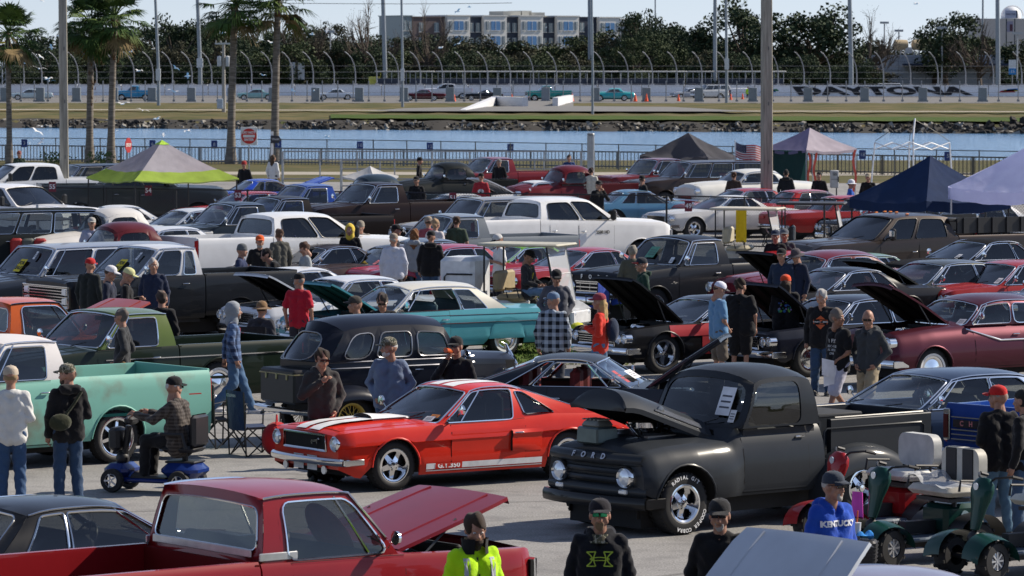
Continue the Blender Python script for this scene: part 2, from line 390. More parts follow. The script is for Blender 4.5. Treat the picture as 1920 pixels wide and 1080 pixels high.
def build_vehicle(label, cat, S, loc, psi, name='parked_car', group='classic cars at the show'):
 root = thing(name, label, cat, loc, psi, group)
 v = V(); v.root = root; v.S = S; g = S.get
 W = S['W']/2; wb = S['wb']/2; r = g('wr', .34); zs = g('zs', .26); xf = wb+S['fo']; xr = -wb-S['ro']
 arch = g('arch', r+.06); col = S['col']; kind = g('kind', 'gloss'); PM = paint(col, kind)
 top = S['top']; plan = g('plan', [(xr, W*.96), (xr+.4, W), (xf-.6, W), (xf, W*.95)])
 T, Yv = YM[g('sec', 'car')]; crown = g('crown', .035); he = g('he', .80)
 bed = g('bed'); xend = bed['x0'] if bed else xr
 hood = g('hood'); hopen = g('open', 0)
 def ztop(x): return pl(top, x)
 def hw(x):
  w = pl(plan, x); d = min(xf-x, x-xr)
  if d < .22: w *= 1-.07*(1-d/.22)**2
  return w
 def zbot(x):
  z = zs
  for xa in (wb, -wb):
   dx = abs(x-xa)
   if dx < arch: z = max(z, r+g('lift', 0)+math.sqrt(arch*arch-dx*dx)*(g('archy', 1.0)))
  if xf-x < .25: z = max(z, zs+.12*(1-(xf-x)/.25))
  if x-xr < .5: z = max(z, zs+.16*(1-(x-xr)/.5))
  return z
 def yat(x, z):
  zt = ztop(x); f = max(0, min(1, (z-zs)/max(.05, zt-zs))); return hw(x)*pl(list(zip(T, Yv)), f)
 def side_pt(x, z, s, off=0.0): return Vector((x, s*(yat(x, z)+off), z))
 def top_pt(x, y, off=0.0):
  yw = yat(x, 9); q = min(1, abs(y)/yw); z = ztop(x)+crown*(1-q*q)
  d = min(xf-x, 1)
  if d < .12: z -= g('nose', .035)*(1-max(0, d)/.12)**2
  return Vector((x, y, z+off))
 v.side_pt, v.top_pt, v.ztop, v.hw, v.yat, v.xf, v.xr, v.W, v.wbh = side_pt, top_pt, ztop, hw, yat, xf, xr, W, wb
 # --- stations
 def stations(x0, x1):
  xs = {round(x1, 4), round(x0, 4)}; x = x0
  while x < x1: xs.add(round(x, 4)); x += .16
  for xa in (wb, -wb):
   for k in range(13): xx = xa+arch*math.cos(math.pi*k/12)*.999; xs.add(round(xx, 4))
   for e in (-arch-.004, arch+.004): xs.add(round(xa+e, 4))
  for e in (.0, .03, .08, .15, .22): xs.add(round(xf-e, 4)); xs.add(round(xr+e, 4))
  for q, _ in top: xs.add(round(q, 4))
  if hood: xs.add(round(hood[0], 4)); xs.add(round(hood[1], 4))
  xs = sorted(q for q in xs if x0-1e-6 <= q <= x1+1e-6); o = [xs[0]]
  for q in xs[1:]:
   if q-o[-1] > .012: o.append(q)
  return o
 def sect(x, zt=None, ztops=True):
  zb = zbot(x); z1 = ztop(x) if zt is None else zt; pts = []
  for k, t in enumerate(T):
   z = max(zs+(z1-zs)*t, zb+k*.0025); z = min(z, z1) if zb < z1-.03 else z
   pts.append((yat(x, z), z))
  return pts
 gh = g('gh'); cabx = (min(gh['c0'], gh['c1'])+.02, gh['a0']-.05) if gh else (9, 9)
 if gh and gh.get('x_open'): cabx = gh['x_open']
 b = MB(); xs = stations(xend, xf); ring = []
 frac = [.93, he, he*.5, 0]
 for x in xs:
  sp = sect(x); yw = sp[-1][0]
  L = [Vector((x, y, z)) for y, z in sp]
  Tt = [top_pt(x, yw*f) for f in frac]
  row = L+Tt+[Vector((q.x, -q.y, q.z)) for q in reversed(Tt[:-1])]+[Vector((q.x, -q.y, q.z)) for q in reversed(L)]
  ring.append(row)
 n = len(ring[0]); nl = len(T); vs = [p for row in ring for p in row]; fs = []
 hx = hood if (hood and hopen) else (9, 9)
 for i in range(len(xs)-1):
  xm = (xs[i]+xs[i+1])/2
  for j in range(n-1):
   topface = nl-1 <= j < n-nl
   if topface and cabx[0] < xm < cabx[1]: continue
   if topface and hx[0] < xm < hx[1] and nl+1 <= j+.5 < n-nl-1: continue
   fs.append((i*n+j, i*n+j+1, (i+1)*n+j+1, (i+1)*n+j))
 fs.append(tuple(range(n)))
 fs.append(tuple((len(xs)-1)*n+j for j in range(n-1, -1, -1)))
 b.add(vs, fs); mats = [PM, paint(S['col2'], kind) if g('col2') else PM, plain((.015, .015, .016), .8)]
 # --- greenhouse frame
 if gh:
  zb, zr = gh['zb'], gh['zr']; hb, hr = gh['hb'], gh['hr']; a0, a1, c1, c0 = gh['a0'], gh['a1'], gh['c1'], gh['c0']
  cr = gh.get('crown', .06); bf, br = gh.get('bf', .12), gh.get('br', .1); pw = gh.get('pw', 1.4); drop = gh.get('drop', .03)
  xm, xh = (a1+c1)/2, (a1-c1)/2
  def zt(x): return zr-drop*(abs(x-xm)/xh)**3
  def roof_pt(x, s, off=0.0):
   u = (a1-x)/(a1-c1); xx = lerp(a1+bf*.6*(1-s*s), c1-br*.6*(1-s*s), u)
   return Vector((xx, s*hr, zt(lerp(a1, c1, u))+cr*(1-abs(s)**2.4)+off))
  v.roof_pt = roof_pt
  b.cur = 1 if gh.get('two') else 0
  nx = 10; ss = [-1, -.97, -.88, -.7, -.45, -.2, .2, .45, .7, .88, .97, 1]
  rv = [[roof_pt(lerp(a1, c1, i/nx), s) for s in ss] for i in range(nx+1)]; m = len(ss)
  b.add([p for row in rv for p in row], [(i*m+j, (i+1)*m+j, (i+1)*m+j+1, i*m+j+1) for i in range(nx) for j in range(m-1)])
  def fcell(xb, xt, bu, zbx):
   def P(u, q):
    s = 2*u-1; yy = s*(hb-(hb-hr)*q**pw)
    z1 = zt(xt)+cr*(1-abs(s)**2.4)
    return Vector((lerp(xb, xt, q)+bu*(1-s*s)*(1-.4*q), yy, lerp(zbx, z1, q)))
   return P
  tr = MB(); glm = glassm(g('tint', .36))
  GT = gh.get('trim', 1)
  Pf = fcell(a0, a1, bf, gh.get('zf', zb)); mg = gh.get('mf', (.06, .06, .02, .05))
  I, bx = cell(Pf, mg, gh.get('rf', .07), Vector((-1, 0, -.3)).normalized(), b)
  pane(Pf, I, bx, Vector((-1, 0, -.3)), 'windshield', glm, root)
  if GT: ringtube(I, .012, Vector((1, 0, .6)), tr)
  Pr = fcell(c0, c1, -br, gh.get('zrr', zb)); mg = gh.get('mr', (.12, .12, .03, .07))
  I, bx = cell(Pr, mg, gh.get('rr', .07), Vector((1, 0, -.2)).normalized(), b)
  pane(Pr, I, bx, Vector((1, 0, -.2)), 'rear_window', glm, root)
  if GT: ringtube(I, .01, Vector((-1, 0, .4)), tr)
  v.Pf, v.Pr = Pf, Pr
  for s in (1, -1):
   for (u0, u1, mg, rad, q1) in gh['side']:
    ub, ut = (u0 if isinstance(u0, tuple) else (u0, u0)), (u1 if isinstance(u1, tuple) else (u1, u1))
    def P(u, q, ub=ub, ut=ut, s=s):
     xb = lerp(a0, c0, lerp(ub[0], ut[0], u)); xt = lerp(a1, c1, lerp(ub[1], ut[1], u))
     return Vector((lerp(xb, xt, q), s*(hb-(hb-hr)*q**pw+.012*math.sin(math.pi*q)), lerp(zb, zt(xt), q)))
    if mg is None:     # solid panel
     b.grid(lambda a, c, P=P: P(a, c), 4, 4); continue
    I, bx = cell(P, mg, rad, Vector((0, -s, 0)), b)
    down = q1
    if not down: pane(P, I, bx, Vector((0, -s, 0)), 'side_window', glassm(g('stint', g('tint', .36))), root)
    if GT: ringtube(I, .011, Vector((0, s, 0)), tr)
    if gh.get('vent') and u0 == 0:
     q = gh['vent']; tr.tube([P(q, .06)+Vector((0, s*.004, 0)), P(q*.9+.02, .94)+Vector((0, s*.004, 0))], .012, 5)
   if gh.get('rail', 1):
    tr.tube([Vector((lerp(a0, a1, k/4), s*(hb-(hb-hr)*(k/4)**pw+.012), lerp(zb, zt(a1), k/4))) for k in range(1, 4)]+[Vector((lerp(a1, c1, k/8), s*(hr+.01), zt(lerp(a1, c1, k/8))+.004)) for k in range(9)], .011, 5)
  if tr.v: tr.build('window_trim', gh.get('trimmat') or chrome(), root)
  for y_ in (.12, -.38):
   wi = MB(); wi.tube([Pf(.5+y_, .01)+Vector((.04, 0, .02)), Pf(.5+y_+.17, .16)+Vector((.035, 0, .012))], .008, 4); wi.build('wiper', plain((.03, .03, .03), .4), root)
  it = MB(); zf = .42; xi0, xi1 = cabx[0]+.02, cabx[1]; hy = min(hb, W*.93)-.05
  it.add([(xi0, -hy, zb-.02), (xi0, hy, zb-.02), (xi0, hy, zf), (xi0, -hy, zf), (xi1, -hy, zb-.02), (xi1, hy, zb-.02), (xi1, hy, zf), (xi1, -hy, zf)], [(0, 1, 2, 3), (7, 6, 5, 4), (3, 2, 6, 7), (0, 3, 7, 4), (2, 1, 5, 6)])
  dx = a0-.18; it.box((dx, 0, zb-.06), (.32, 2*hy-.02, .22), b=.05)
  it.build('interior', plain((.03, .03, .033), .8), root)
  sw = MB(); sy = .36
  Msw = Matrix.Translation((dx-.28, sy, zb-.02)) @ Matrix.Rotation(R(-65), 4, 'Y')
  sw.tube([Msw @ Vector((.19*math.cos(a*math.pi/8), .19*math.sin(a*math.pi/8), 0)) for a in range(16)], .013, 5, closed=True)
  sw.tube([Msw @ Vector((-.18, 0, 0)), Msw @ Vector((0, 0, -.03)), Msw @ Vector((.18, 0, 0))], .012, 5)
  sw.build('steering_wheel', plain((.03, .03, .03), .4), root)
  sc1 = plain(g('seatcol', (.05, .05, .055)), .7)
  for sx in g('seats', [dx-.75]):
   st = MB(); st.box((sx+.18, 0, zb-.38), (.5, 2*hy-.2, .2), b=.06);
   if g('bucket'):
    for yy in (-.36, .36): st.box((sx-.12, yy, zb-.06), (.16, .5, .66), b=.07, taper=.9)
   else: st.box((sx-.12, 0, zb-.12), (.16, 2*hy-.2, .56), b=.07)
   st.build('seat', sc1, root)
  mi = MB(); mi.box((a1-.05, 0, zr-.09), (.03, .24, .07), b=.01); mi.build('rear_view_mirror', plain((.03, .03, .03), .3), root)
 body = b.build('body', mats, root, angle=32)
 v.body = body
 # --- arch lips
 for s in (1, -1):
  for xa in (wb, -wb):
   lp = MB()
   if bed and xa < 0: continue
   if g('skirt') and xa < 0: continue
   pts = []
   for k in range(15):
    a = math.pi*k/14; x = xa+arch*math.cos(a); z = r+g('lift', 0)+arch*math.sin(a)
    pts.append(side_pt(x, max(z, zs), s, .004))
   lp.tube(pts, .014, 5)
   lp.build('wheel_arch_lip', g('lipmat') or PM, root)
 # --- underbody and wells
 u = MB(); u.box(((xf+xr)/2, 0, (.2+.46)/2), (xf-xr-.5, 2*W-.62, .26))
 if not hopen: u.box((wb+.05, 0, .55), (S['fo']*.9+.3, 2*W-.62, max(.1, (ztop(wb)-.12-.46)*2)))
 for s in (1, -1):
  for xa in (wb, -wb):
   u.grid(lambda a, c, xa=xa, s=s: (xa+(arch+.012)*math.cos(math.pi*a), s*(yat(xa, r+arch)-.015-c*.3), r+g('lift', 0)+(arch+.012)*math.sin(math.pi*a)), 10, 1)
   u.box((xa, s*(W-.34), .45), (arch*2+.1, .02, .5))
 u.tube([(-wb, -W+.3, r), (-wb, W-.3, r)], .05, 6)
 u.build('underbody', plain((.012, .012, .013), .8), root)
 # --- wheels
 rr = g('rr', r*.62); wd = g('wd', .21); tr_ = W-g('inset', .06)-wd/2
 for s in (1, -1):
  add_wheel(root, wb, s*tr_, r, s, r, rr, wd, g('rim', 'mag5'), g('steer', 0))
  add_wheel(root, -wb, s*tr_, g('wrr', r), s, g('wrr', r), rr, wd, g('rimr', g('rim', 'mag5')))
 # --- doors
 dk = plain((.008, .008, .008), .9)
 def patch(x0, x1, z0, z1, s, off, nu=8, nv=6, top=False):
  m = MB()
  def fn(a, c):
   x = lerp(x0, x1, a); zl = z0(x) if callable(z0) else z0; zh = z1(x) if callable(z1) else z1
   z = lerp(zl, zh, c); return side_pt(x, z, s, off)
  m.grid(fn, nu, nv); return m
 v.patch = patch
 for (d0, d1) in g('doors', []):
  for s in (1, -1):
   zt_ = lambda x: ztop(x)-.01
   gp = patch(d0-.008, d1+.008, zs+.03, lambda x: ztop(x)-.004, s, .002); gp.build('door_gap', dk, root)
   dm = patch(d0, d1, zs+.045, zt_, s, .005)
   d = dm.build('door', paint(S['doorcol'], kind) if g('doorcol') else PM, root)
   hd = MB(); hp = side_pt(min(d0, d1)+.12, ztop((d0+d1)/2)-g('hz', .16), s, .03)
   hd.box(hp, (.15, .022, .022), b=.008); hd.tube([hp+Vector((.05, 0, 0)), hp+Vector((.05, -s*.04, 0))], .01, 5)
   hd.build('handle', g('hmat') or chrome(), d)
 # --- hood
 if hood:
  h0, h1 = hood; cen = [k/8*2-1 for k in range(9)]
  def hp(x, q, off):
   yw = yat(x, 9)*he*q; p = top_pt(x, yw, off)
   bl = g('bulge', 0)
   if bl: p.z += bl*max(0, 1-(abs(q)/.45)**4)*min(1, max(0, (h1-.15-x)/.3))*min(1, max(0, (x-h0)/.1+.3))
   if abs(q) == 1: p.z -= .0
   return p
  hm = MB(); nx = 8
  rows = [[hp(lerp(h0+.012, h1-.012, i/nx), q*.992, .006) for q in cen] for i in range(nx+1)]
  rows2 = [[p-Vector((0, 0, .035)) for p in row] for row in rows]
  m = len(cen); k0 = 0
  for rws, fl in ((rows, 0), (rows2, 1)):
   hm.cur = fl*1 if g('hoodunder') else 0
   hm.add([p for row in rws for p in row], [((i*m+j, (i+1)*m+j, (i+1)*m+j+1, i*m+j+1) if not fl else (i*m+j, i*m+j+1, (i+1)*m+j+1, (i+1)*m+j)) for i in range(nx) for j in range(m-1)])
  hm.cur = 0
  edge = [(0, j) for j in range(m)]+[(i, m-1) for i in range(1, nx+1)]+[(nx, j) for j in range(m-2, -1, -1)]+[(i, 0) for i in range(nx-1, 0, -1)]
  ne = len(edge); hm.add([rows[i][j] for i, j in edge]+[rows2[i][j] for i, j in edge], [(k, (k+1) % ne, ne+(k+1) % ne, ne+k) for k in range(ne)])
  if hopen and g('lipx', 1):   # front lip hanging from hood
   hm.add([rows[nx][j] for j in range(m)]+[rows[nx][j]+Vector((.0, 0, -.07)) for j in range(m)], [(j, j+1, m+j+1, m+j) for j in range(m-1)])
  for q in (-.62, .62): hm.tube([hp(lerp(h0+.06, h1-.05, i/nx), q, .006) for i in range(nx+1)], .009, 4)
  if hopen:
   hm.cur = 1 if g('hoodunder') else 0
   for q in (-.6, 0, .6):      # stiffening ribs under the hood
    for i in range(nx):
     a = hp(lerp(h0+.05, h1-.05, i/nx), q, -.045); c = hp(lerp(h0+.05, h1-.05, (i+1)/nx), q, -.045); hm.tube([a, c], .03, 4)
  hc = S.get('hoodcol'); hmats = [paint(hc, kind) if hc else PM, paint(g('hoodunder'), 'matte') if g('hoodunder') else PM]
  hz = ztop(h0)+crown; fh = g('fronthinge', 0)
  pv = Vector(((h1 if fh else h0), 0, hz))
  ho = hm.build('hood', hmats, root, angle=40)
  if hopen:
   ho.data.transform(Matrix.Translation(pv) @ Matrix.Rotation(R(-hopen if not fh else hopen), 4, 'Y') @ Matrix.Translation(-pv))
   e = MB(); yb = yat(wb, 9)*he
   e.cur = 0; e.add([(h0, -yb, ztop(h0)-.02), (h0, yb, ztop(h0)-.02), (h0, yb, .45), (h0, -yb, .45)], [(0, 1, 2, 3)]); e.add([(h0, -yb, .5), (h0, yb, .5), (h1, yb, .5), (h1, -yb, .5)], [(0, 1, 2, 3)])
   zc = ztop(wb)
   e.cur = 1; e.box((wb-.1, 0, zc-.3), (.62, .52, .3), b=.04)
   for s in (1, -1): e.box((wb-.1, s*.27, zc-.18), (.55, .14, .12), M=None, b=.04)
   e.cur = 2; e.lathe([(.001, .1), (.17, .1), (.19, .07), (.19, .01), (.16, 0)], 20, Matrix.Translation((wb-.1, 0, zc-.13)), axis='z')
   e.cur = 0; e.box((wb+.45, 0, zc-.25), (.07, .7, .45), b=.02); e.box((wb-.55, -.5, zc-.15), (.25, .2, .2), b=.02); e.box((wb+.3, .5, zc-.15), (.2, .25, .2), b=.02)
   rg = random.Random(int(abs(loc[0]*7))+3)
   for k in range(7):
    p = Vector((wb+rg.uniform(-.5, .5), rg.uniform(-.45, .45), zc-.12)); q = Vector((wb+rg.uniform(-.4, .5), rg.uniform(-.5, .5), zc-.14))
    e.tube([p, (p+q)/2+Vector((0, 0, .08)), q], .014, 5)
   e.build('engine', [plain((.012, .012, .012), .7), plain(g('engcol', (.12, .12, .13)), .35, .6), chrome()], root)
   pr = MB()
   for s in (1, -1):
    a = Vector((lerp(h0, h1, .25), s*yb*.93, ztop(h0)-.05)); d = Matrix.Translation(pv) @ Matrix.Rotation(R(-hopen if not fh else hopen), 4, 'Y') @ Matrix.Translation(-pv)
    pr.tube([a, d @ Vector((lerp(h0, h1, .55), s*yb*.9, ztop(h0)))], .012, 5)
   pr.build('hood_prop', plain((.1, .1, .1), .4, .6), root)
 # --- front
 fr = g('front')
 if fr:
  xg = xf-fr.get('in', .01); gy, gz0, gz1 = fr['gy'], fr['gz0'], fr['gz1']; gm = MB(); gm.cur = 1
  gm.box((xg-.005, 0, (gz0+gz1)/2), (.04, 2*gy, gz1-gz0)); gm.cur = 0
  nb = fr.get('bars', 6); vb = fr.get('vbars', 0)
  for k in range(nb): gm.box((xg+.026, 0, lerp(gz0, gz1, (k+.5)/nb)), (.02, 2*gy-.04, (gz1-gz0)/nb*.28))
  for k in range(vb): gm.box((xg+.028, lerp(-gy, gy, (k+.5)/vb), (gz0+gz1)/2), (.02, .01, gz1-gz0-.02))
  c = fr.get('sur', .018)
  if c: gm.tube([(xg+.03, -gy, gz0), (xg+.03, gy, gz0), (xg+.03, gy, gz1), (xg+.03, -gy, gz1)], c, 5, closed=True)
  gm.build('grille', [fr.get('bmat') or chrome(), dk], root)
  for (yy, zz, rad) in fr['lights']:
   for s in (1, -1):
    hl = MB(); M = Matrix.Translation((xf-fr.get('lin', .02), s*yy, zz))
    if fr.get('rect'): hl.box((.02, 0, 0), (.05, rad*2.2, rad*1.6), M, b=.01)
    else: hl.lathe([(rad*1.18, -.1), (rad*1.2, .035), (rad*1.02, .05), (rad, .02)], 20, M, axis='x')
    h_ = hl.build('headlight', g('lbez') or chrome(), root)
    ln = MB()
    if fr.get('rect'): ln.box((.05, 0, 0), (.01, rad*1.9, rad*1.3), M)
    else: ln.lathe([(.0005, .05), (rad*.5, .045), (rad, .02)], 16, M, axis='x')
    ln.build('lens', lensm(), h_)
  if fr.get('bump', 1): bumper(v, xf+fr.get('bo', .06), fr.get('bz', .46), W*fr.get('bw', .97), fr.get('bh', .13), 1, 'front_bumper', fr.get('bmat2'))
  if fr.get('amber'):
   for s in (1, -1):
    a = MB(); a.box((xf-.01, s*fr['amber'][0], fr['amber'][1]), (.06, .16, .08), b=.01); a.build('indicator', plain((.8, .3, .04), .3), root)
 re = g('rear')
 if re:
  for (yy, zz, sy_, sz_) in re['lights']:
   for s in (1, -1):
    a = MB(); a.box((xr+re.get('in', .0), s*yy, zz), (.07, sy_, sz_), b=.015)
    a.build('taillight', plain((.45, .02, .02), .2), root)
  if re.get('bump', 1): bumper(v, xr-.06, re.get('bz', .48), W*.96, re.get('bh', .13), -1, 'rear_bumper', re.get('bmat'))
 # --- bed
 if bed: build_bed(v, bed, PM)
 # --- mirrors, trim
 mr = g('mirror')
 if mr:
  for s in (1, -1):
   mm = MB(); p = Vector((mr[0], s*(yat(mr[0], mr[1])+.0), mr[1]))
   if mr[2] == 'big':
    mm.tube([p, p+Vector((0, s*.2, .06))], .02, 5); mm.box(p+Vector((0, s*.26, .12)), (.12, .18, .28), b=.04)
    mo = mm.build('side_mirror', plain((.015, .015, .015), .4), root)
    if mr[3:]: cm = MB(); cm.box(p+Vector((.02, s*.262, .14)), (.11, .17, .2), b=.04); cm.build('mirror_cap', chrome(), mo)
   else:
    mm.tube([p, p+Vector((0, s*.09, .08))], .01, 5)
    mm.lathe([(.0005, .03), (.06, .02), (.065, -.01), (.0005, -.012)], 14, Matrix.Translation(p+Vector((0, s*.12, .1))), axis='x')
    mm.build('side_mirror', chrome(), root)
 for (x0, x1, z0, z1, th, mt) in g('strips', []):
  for s in (1, -1):
   q = MB(); npt = 14; q.tube([side_pt(lerp(x0, x1, k/npt), lerp(z0, z1, k/npt), s, .008) for k in range(npt+1)], th, 5)
   q.build('side_trim', mt or chrome(), root)
 if g('skirt'):
  for s in (1, -1):
   m_ = MB(); m_.grid(lambda a, c: side_pt(-wb+(arch+.01)*(1-2*a), lerp(zs+.1, r+arch*math.sqrt(max(0, 1-(1-2*a)**2))+.01, c), s, .01), 12, 5); m_.build('fender_skirt', PM, root)
 for (x, y, txt_, cc) in g('papers', []):     # sheets behind the windshield: x across (-1..1), y up 0..1
  pm = MB(); p = v.Pf(.5+x*.5, y)+Vector((.012, 0, .008)); a = v.Pf(.5+x*.5+.01, y)-v.Pf(.5+x*.5, y); c_ = v.Pf(.5+x*.5, y+.05)-v.Pf(.5+x*.5, y)
  a.normalize(); c_.normalize(); w_, h_ = txt_
  pm.add([p, p+a*w_, p+a*w_+c_*h_, p+c_*h_], [(0, 1, 2, 3)]); o_ = pm.build('windshield_sheet', plain(cc, .6), root, smooth=False)
  dk_ = MB(); nn = p+a.cross(c_)*(.003 if a.cross(c_).x > 0 else -.003)
  for k in range(3): z_ = .25+.2*k; dk_.add([nn+a*w_*.15+c_*h_*z_, nn+a*w_*.85+c_*h_*z_, nn+a*w_*.85+c_*h_*(z_+.06), nn+a*w_*.15+c_*h_*(z_+.06)], [(0, 1, 2, 3)])
  dk_.build('print', plain((.08, .08, .1), .6), o_, smooth=False)
 return v
def lensm():
 if 'lens' not in MATS:
  m, n, b = newmat('lens'); setp(b, base=(.75, .8, .85), rough=.08, metal=.35, coat=1.0); MATS['lens'] = m
 return MATS['lens']
def bumper(v, x, z, w, h, s, name, mat=None, curve=.12, th=.07):
 m = MB(); prof = [(-.01, -h/2), (th*.8, -h/2+.01), (th, -h*.2), (th, h*.25), (th*.6, h/2), (-.01, h/2)]
 N = 16; vs = []
 for i in range(N+1):
  q = 2*i/N-1; y = q*w; xx = x-s*curve*abs(q)**2.5-s*(.25 if abs(q) == 1 else 0)*0
  for a, c in prof: vs.append((xx+s*a, y, z+c))
 n = len(prof); fs = [(i*n+j, i*n+j+1, (i+1)*n+j+1, (i+1)*n+j) for i in range(N) for j in range(n-1)]
 m.add(vs, fs)
 for sy in (1, -1): m.box((x-s*(curve+.12), sy*(w-.02), z), (.32, .03, h*.85), b=.01)
 for sy in (.45, -.45): m.box((x-s*.12, sy*w, z-.02), (.25, .06, .06))
 return m.build(name, mat or chrome(), v.root, angle=40)
def build_bed(v, bed, PM):
 S = v.S; W, wb = v.W, v.wbh; x0, x1 = v.xr, bed['x0']-.02; zr = bed['z']; zf = bed.get('zf', .68); root = v.root
 r = S.get('wr', .34); arch = S.get('arch', r+.06); zs = S.get('zs', .26)+bed.get('dz', .04); T, Yv = YM[S.get('sec', 'car')]
 lift = S.get('lift', 0); th = .055; m = MB(); PB = paint(bed['col'], S.get('kind', 'gloss')) if bed.get('col') else PM
 fleet = bed.get('fleet', 1); w = W if fleet else W*.80
 xs = [x0, x0+.04, x0+.12]+[lerp(x0+.2, x1, k/10) for k in range(11)]
 if fleet: xs += [-wb+arch*math.cos(math.pi*k/12)*.999 for k in range(13)]+[-wb-arch-.006, -wb+arch+.006]
 xs = sorted(set(round(q, 4) for q in xs if x0 <= q <= x1))
 def zb(x):
  dx = abs(x+wb); return max(zs, r+lift+math.sqrt(max(0, arch*arch-dx*dx))) if (fleet and dx < arch) else zs
 def yv(z): return w*(pl(list(zip(T, Yv)), max(0, min(1, (z-zs)/(zr-zs)))) if fleet else 1)
 v.bed_y = yv
 for s in (1, -1):
  sm = MB(); rows = []
  for x in xs:
   row = []
   for k, t in enumerate(T): z = max(zs+(zr-zs)*t, zb(x)+k*.002); row.append(Vector((x, s*yv(z), z)))
   y1 = yv(zr); row += [Vector((x, s*(y1-.01), zr+.012)), Vector((x, s*(y1-th-.02), zr+.012)), Vector((x, s*(y1-th-.025), zr-.03)), Vector((x, s*(y1-th-.02), zf))]
   rows.append(row)
  n = len(rows[0]); sm.add([p for q in rows for p in q], [(i*n+j, i*n+j+1, (i+1)*n+j+1, (i+1)*n+j) for i in range(len(xs)-1) for j in range(n-1)])
  for i in (0, len(xs)-1): sm.add(rows[i], [tuple(range(n))])
  sm.build('bed_side', PB, root, angle=35)
  if fleet:
   lp = MB(); lp.tube([Vector((-wb+arch*math.cos(math.pi*k/14), s*(yv(r+lift+arch*math.sin(math.pi*k/14))+.004), max(zs, r+lift+arch*math.sin(math.pi*k/14)))) for k in range(15)], .014, 5); lp.build('wheel_arch_lip', S.get('lipmat') or PB, root)
  else:
   f = MB(); fr_ = S.get('fender', (.62, .30, .30)); FL, FH, FW = fr_
   def fn(a, c):
    t = math.pi*a; q = c; x = -wb+FL*math.cos(t)*(1 if math.cos(t) > 0 else 1.12); zz = r*.55+(r*.55+FH)*math.sin(t)**.75
    yy = w-.02+FW*math.sin(q*math.pi/2)**.8; z = zz*(1-.0)-.28*(1-math.cos(q*math.pi/2))*math.sin(t)**.6
    return Vector((x*1.0, s*yy, z))
   f.grid(fn, 20, 8)
   def fn2(a, c): p = fn(a, 1); return Vector((lerp(p.x, -wb+(p.x+wb)*.84, c), p.y, lerp(p.z, p.z-.02*math.sin(math.pi*a), c)))
   f.grid(fn2, 20, 1)
   fo = f.build('rear_fender', PM, root, angle=50)
   st = MB(); st.box(((x1+(-wb+.5))/2, s*(W*.9), .38), (x1+wb-.5, .2, .05), b=.015); st.build('step', PM, root)
 m.box(((x0+x1)/2, 0, zf), (x1-x0-.02, 2*w-.1, .04)); m.box((x1-.02, 0, (zr+zf)/2), (.04, 2*w-.08, zr-zf-.02))
 for k in range(7): m.box(((x0+x1)/2, lerp(-w+.25, w-.25, k/6), zf+.03), (x1-x0-.06, .04, .02))
 m.build('bed_floor', paint(bed['floor'], 'matte') if bed.get('floor') else PB, root)
 t = MB(); t.box((x0-.005, 0, (zr+zf)/2-.02), (.05, 2*w-.16, zr-zf+.1), b=.01); t.box((x0-.035, 0, (zr+zf)/2-.02), (.02, 2*w-.45, (zr-zf)*.55), b=.008); to = t.build('tailgate', PB, root)
# ============================================================= vehicle types (local x forward, origin on ground between the axles)
def mg(l, r, b, t): return (l, r, b, t)
def T_c10(**k):      # classic square pickup (long or short bed)
 bl = k.pop('bedl', 2.45); wb = k.pop('wb', 2.92); cab0 = wb/2-2.12
 d = dict(W=2.0, wb=wb, fo=.86, ro=bl-(wb/2+cab0)-.0, wr=.36, zs=.36, sec='box', arch=.44, crown=.04, wd=.22,
  top=[(-3.2, 1.22), (cab0, 1.22), (cab0+.8, 1.21), (wb/2-.72, 1.20), (wb/2-.5, 1.19), (wb/2+.5, 1.12), (wb/2+.82, 1.07), (wb/2+.86, 1.04)],
  gh=dict(a0=wb/2-.70, a1=wb/2-1.20, c1=cab0+.10, c0=cab0, zb=1.21, zr=1.74, hb=.93, hr=.76, crown=.06, bf=.10, br=.03, pw=1.3, mf=mg(.05, .05, .03, .05), mr=mg(.10, .10, .05, .10),
    side=[(0, .80, mg(.07, .05, .02, .07), .06, 0), (.80, 1, None, 0, 0)], vent=.22, drop=.02),
  hood=(wb/2-.55, wb/2+.80), doors=[(cab0+.30, wb/2-.62)], bed=dict(x0=cab0-.02, z=1.22), mirror=(wb/2-.78, 1.28, 'small'), seats=[cab0+.42],
  front=dict(gy=.70, gz0=.72, gz1=.98, bars=5, lights=[(.80, .86, .09)], bz=.52, bh=.17), rear=dict(lights=[(.93, .95, .08, .35)], bz=.5))
 d.update(k); return d
def T_square(**k):   # squarebody
 d = T_c10()
 wb = d['wb']; d['top'] = [(-3.2, 1.25), (wb/2-.72, 1.22), (wb/2-.5, 1.21), (wb/2+.80, 1.17), (wb/2+.86, 1.15)]; d['bed']['z'] = 1.24; d['crown'] = .03
 d['gh'].update(zb=1.22, zr=1.80, hr=.80, a0=wb/2-.66, a1=wb/2-1.12, side=[(0, .86, mg(.07, .06, .02, .06), .09, 0), (.86, 1, None, 0, 0)], vent=.24, crown=.045, mr=mg(.08, .08, .12, .10))
 d['front'] = dict(gy=.93, gz0=.66, gz1=1.06, bars=7, vbars=0, lights=[(.78, .96, .085), (.78, .78, .085)], rect=1, bz=.5, bh=.18)
 d['zs'] = .38; d.update(k); return d
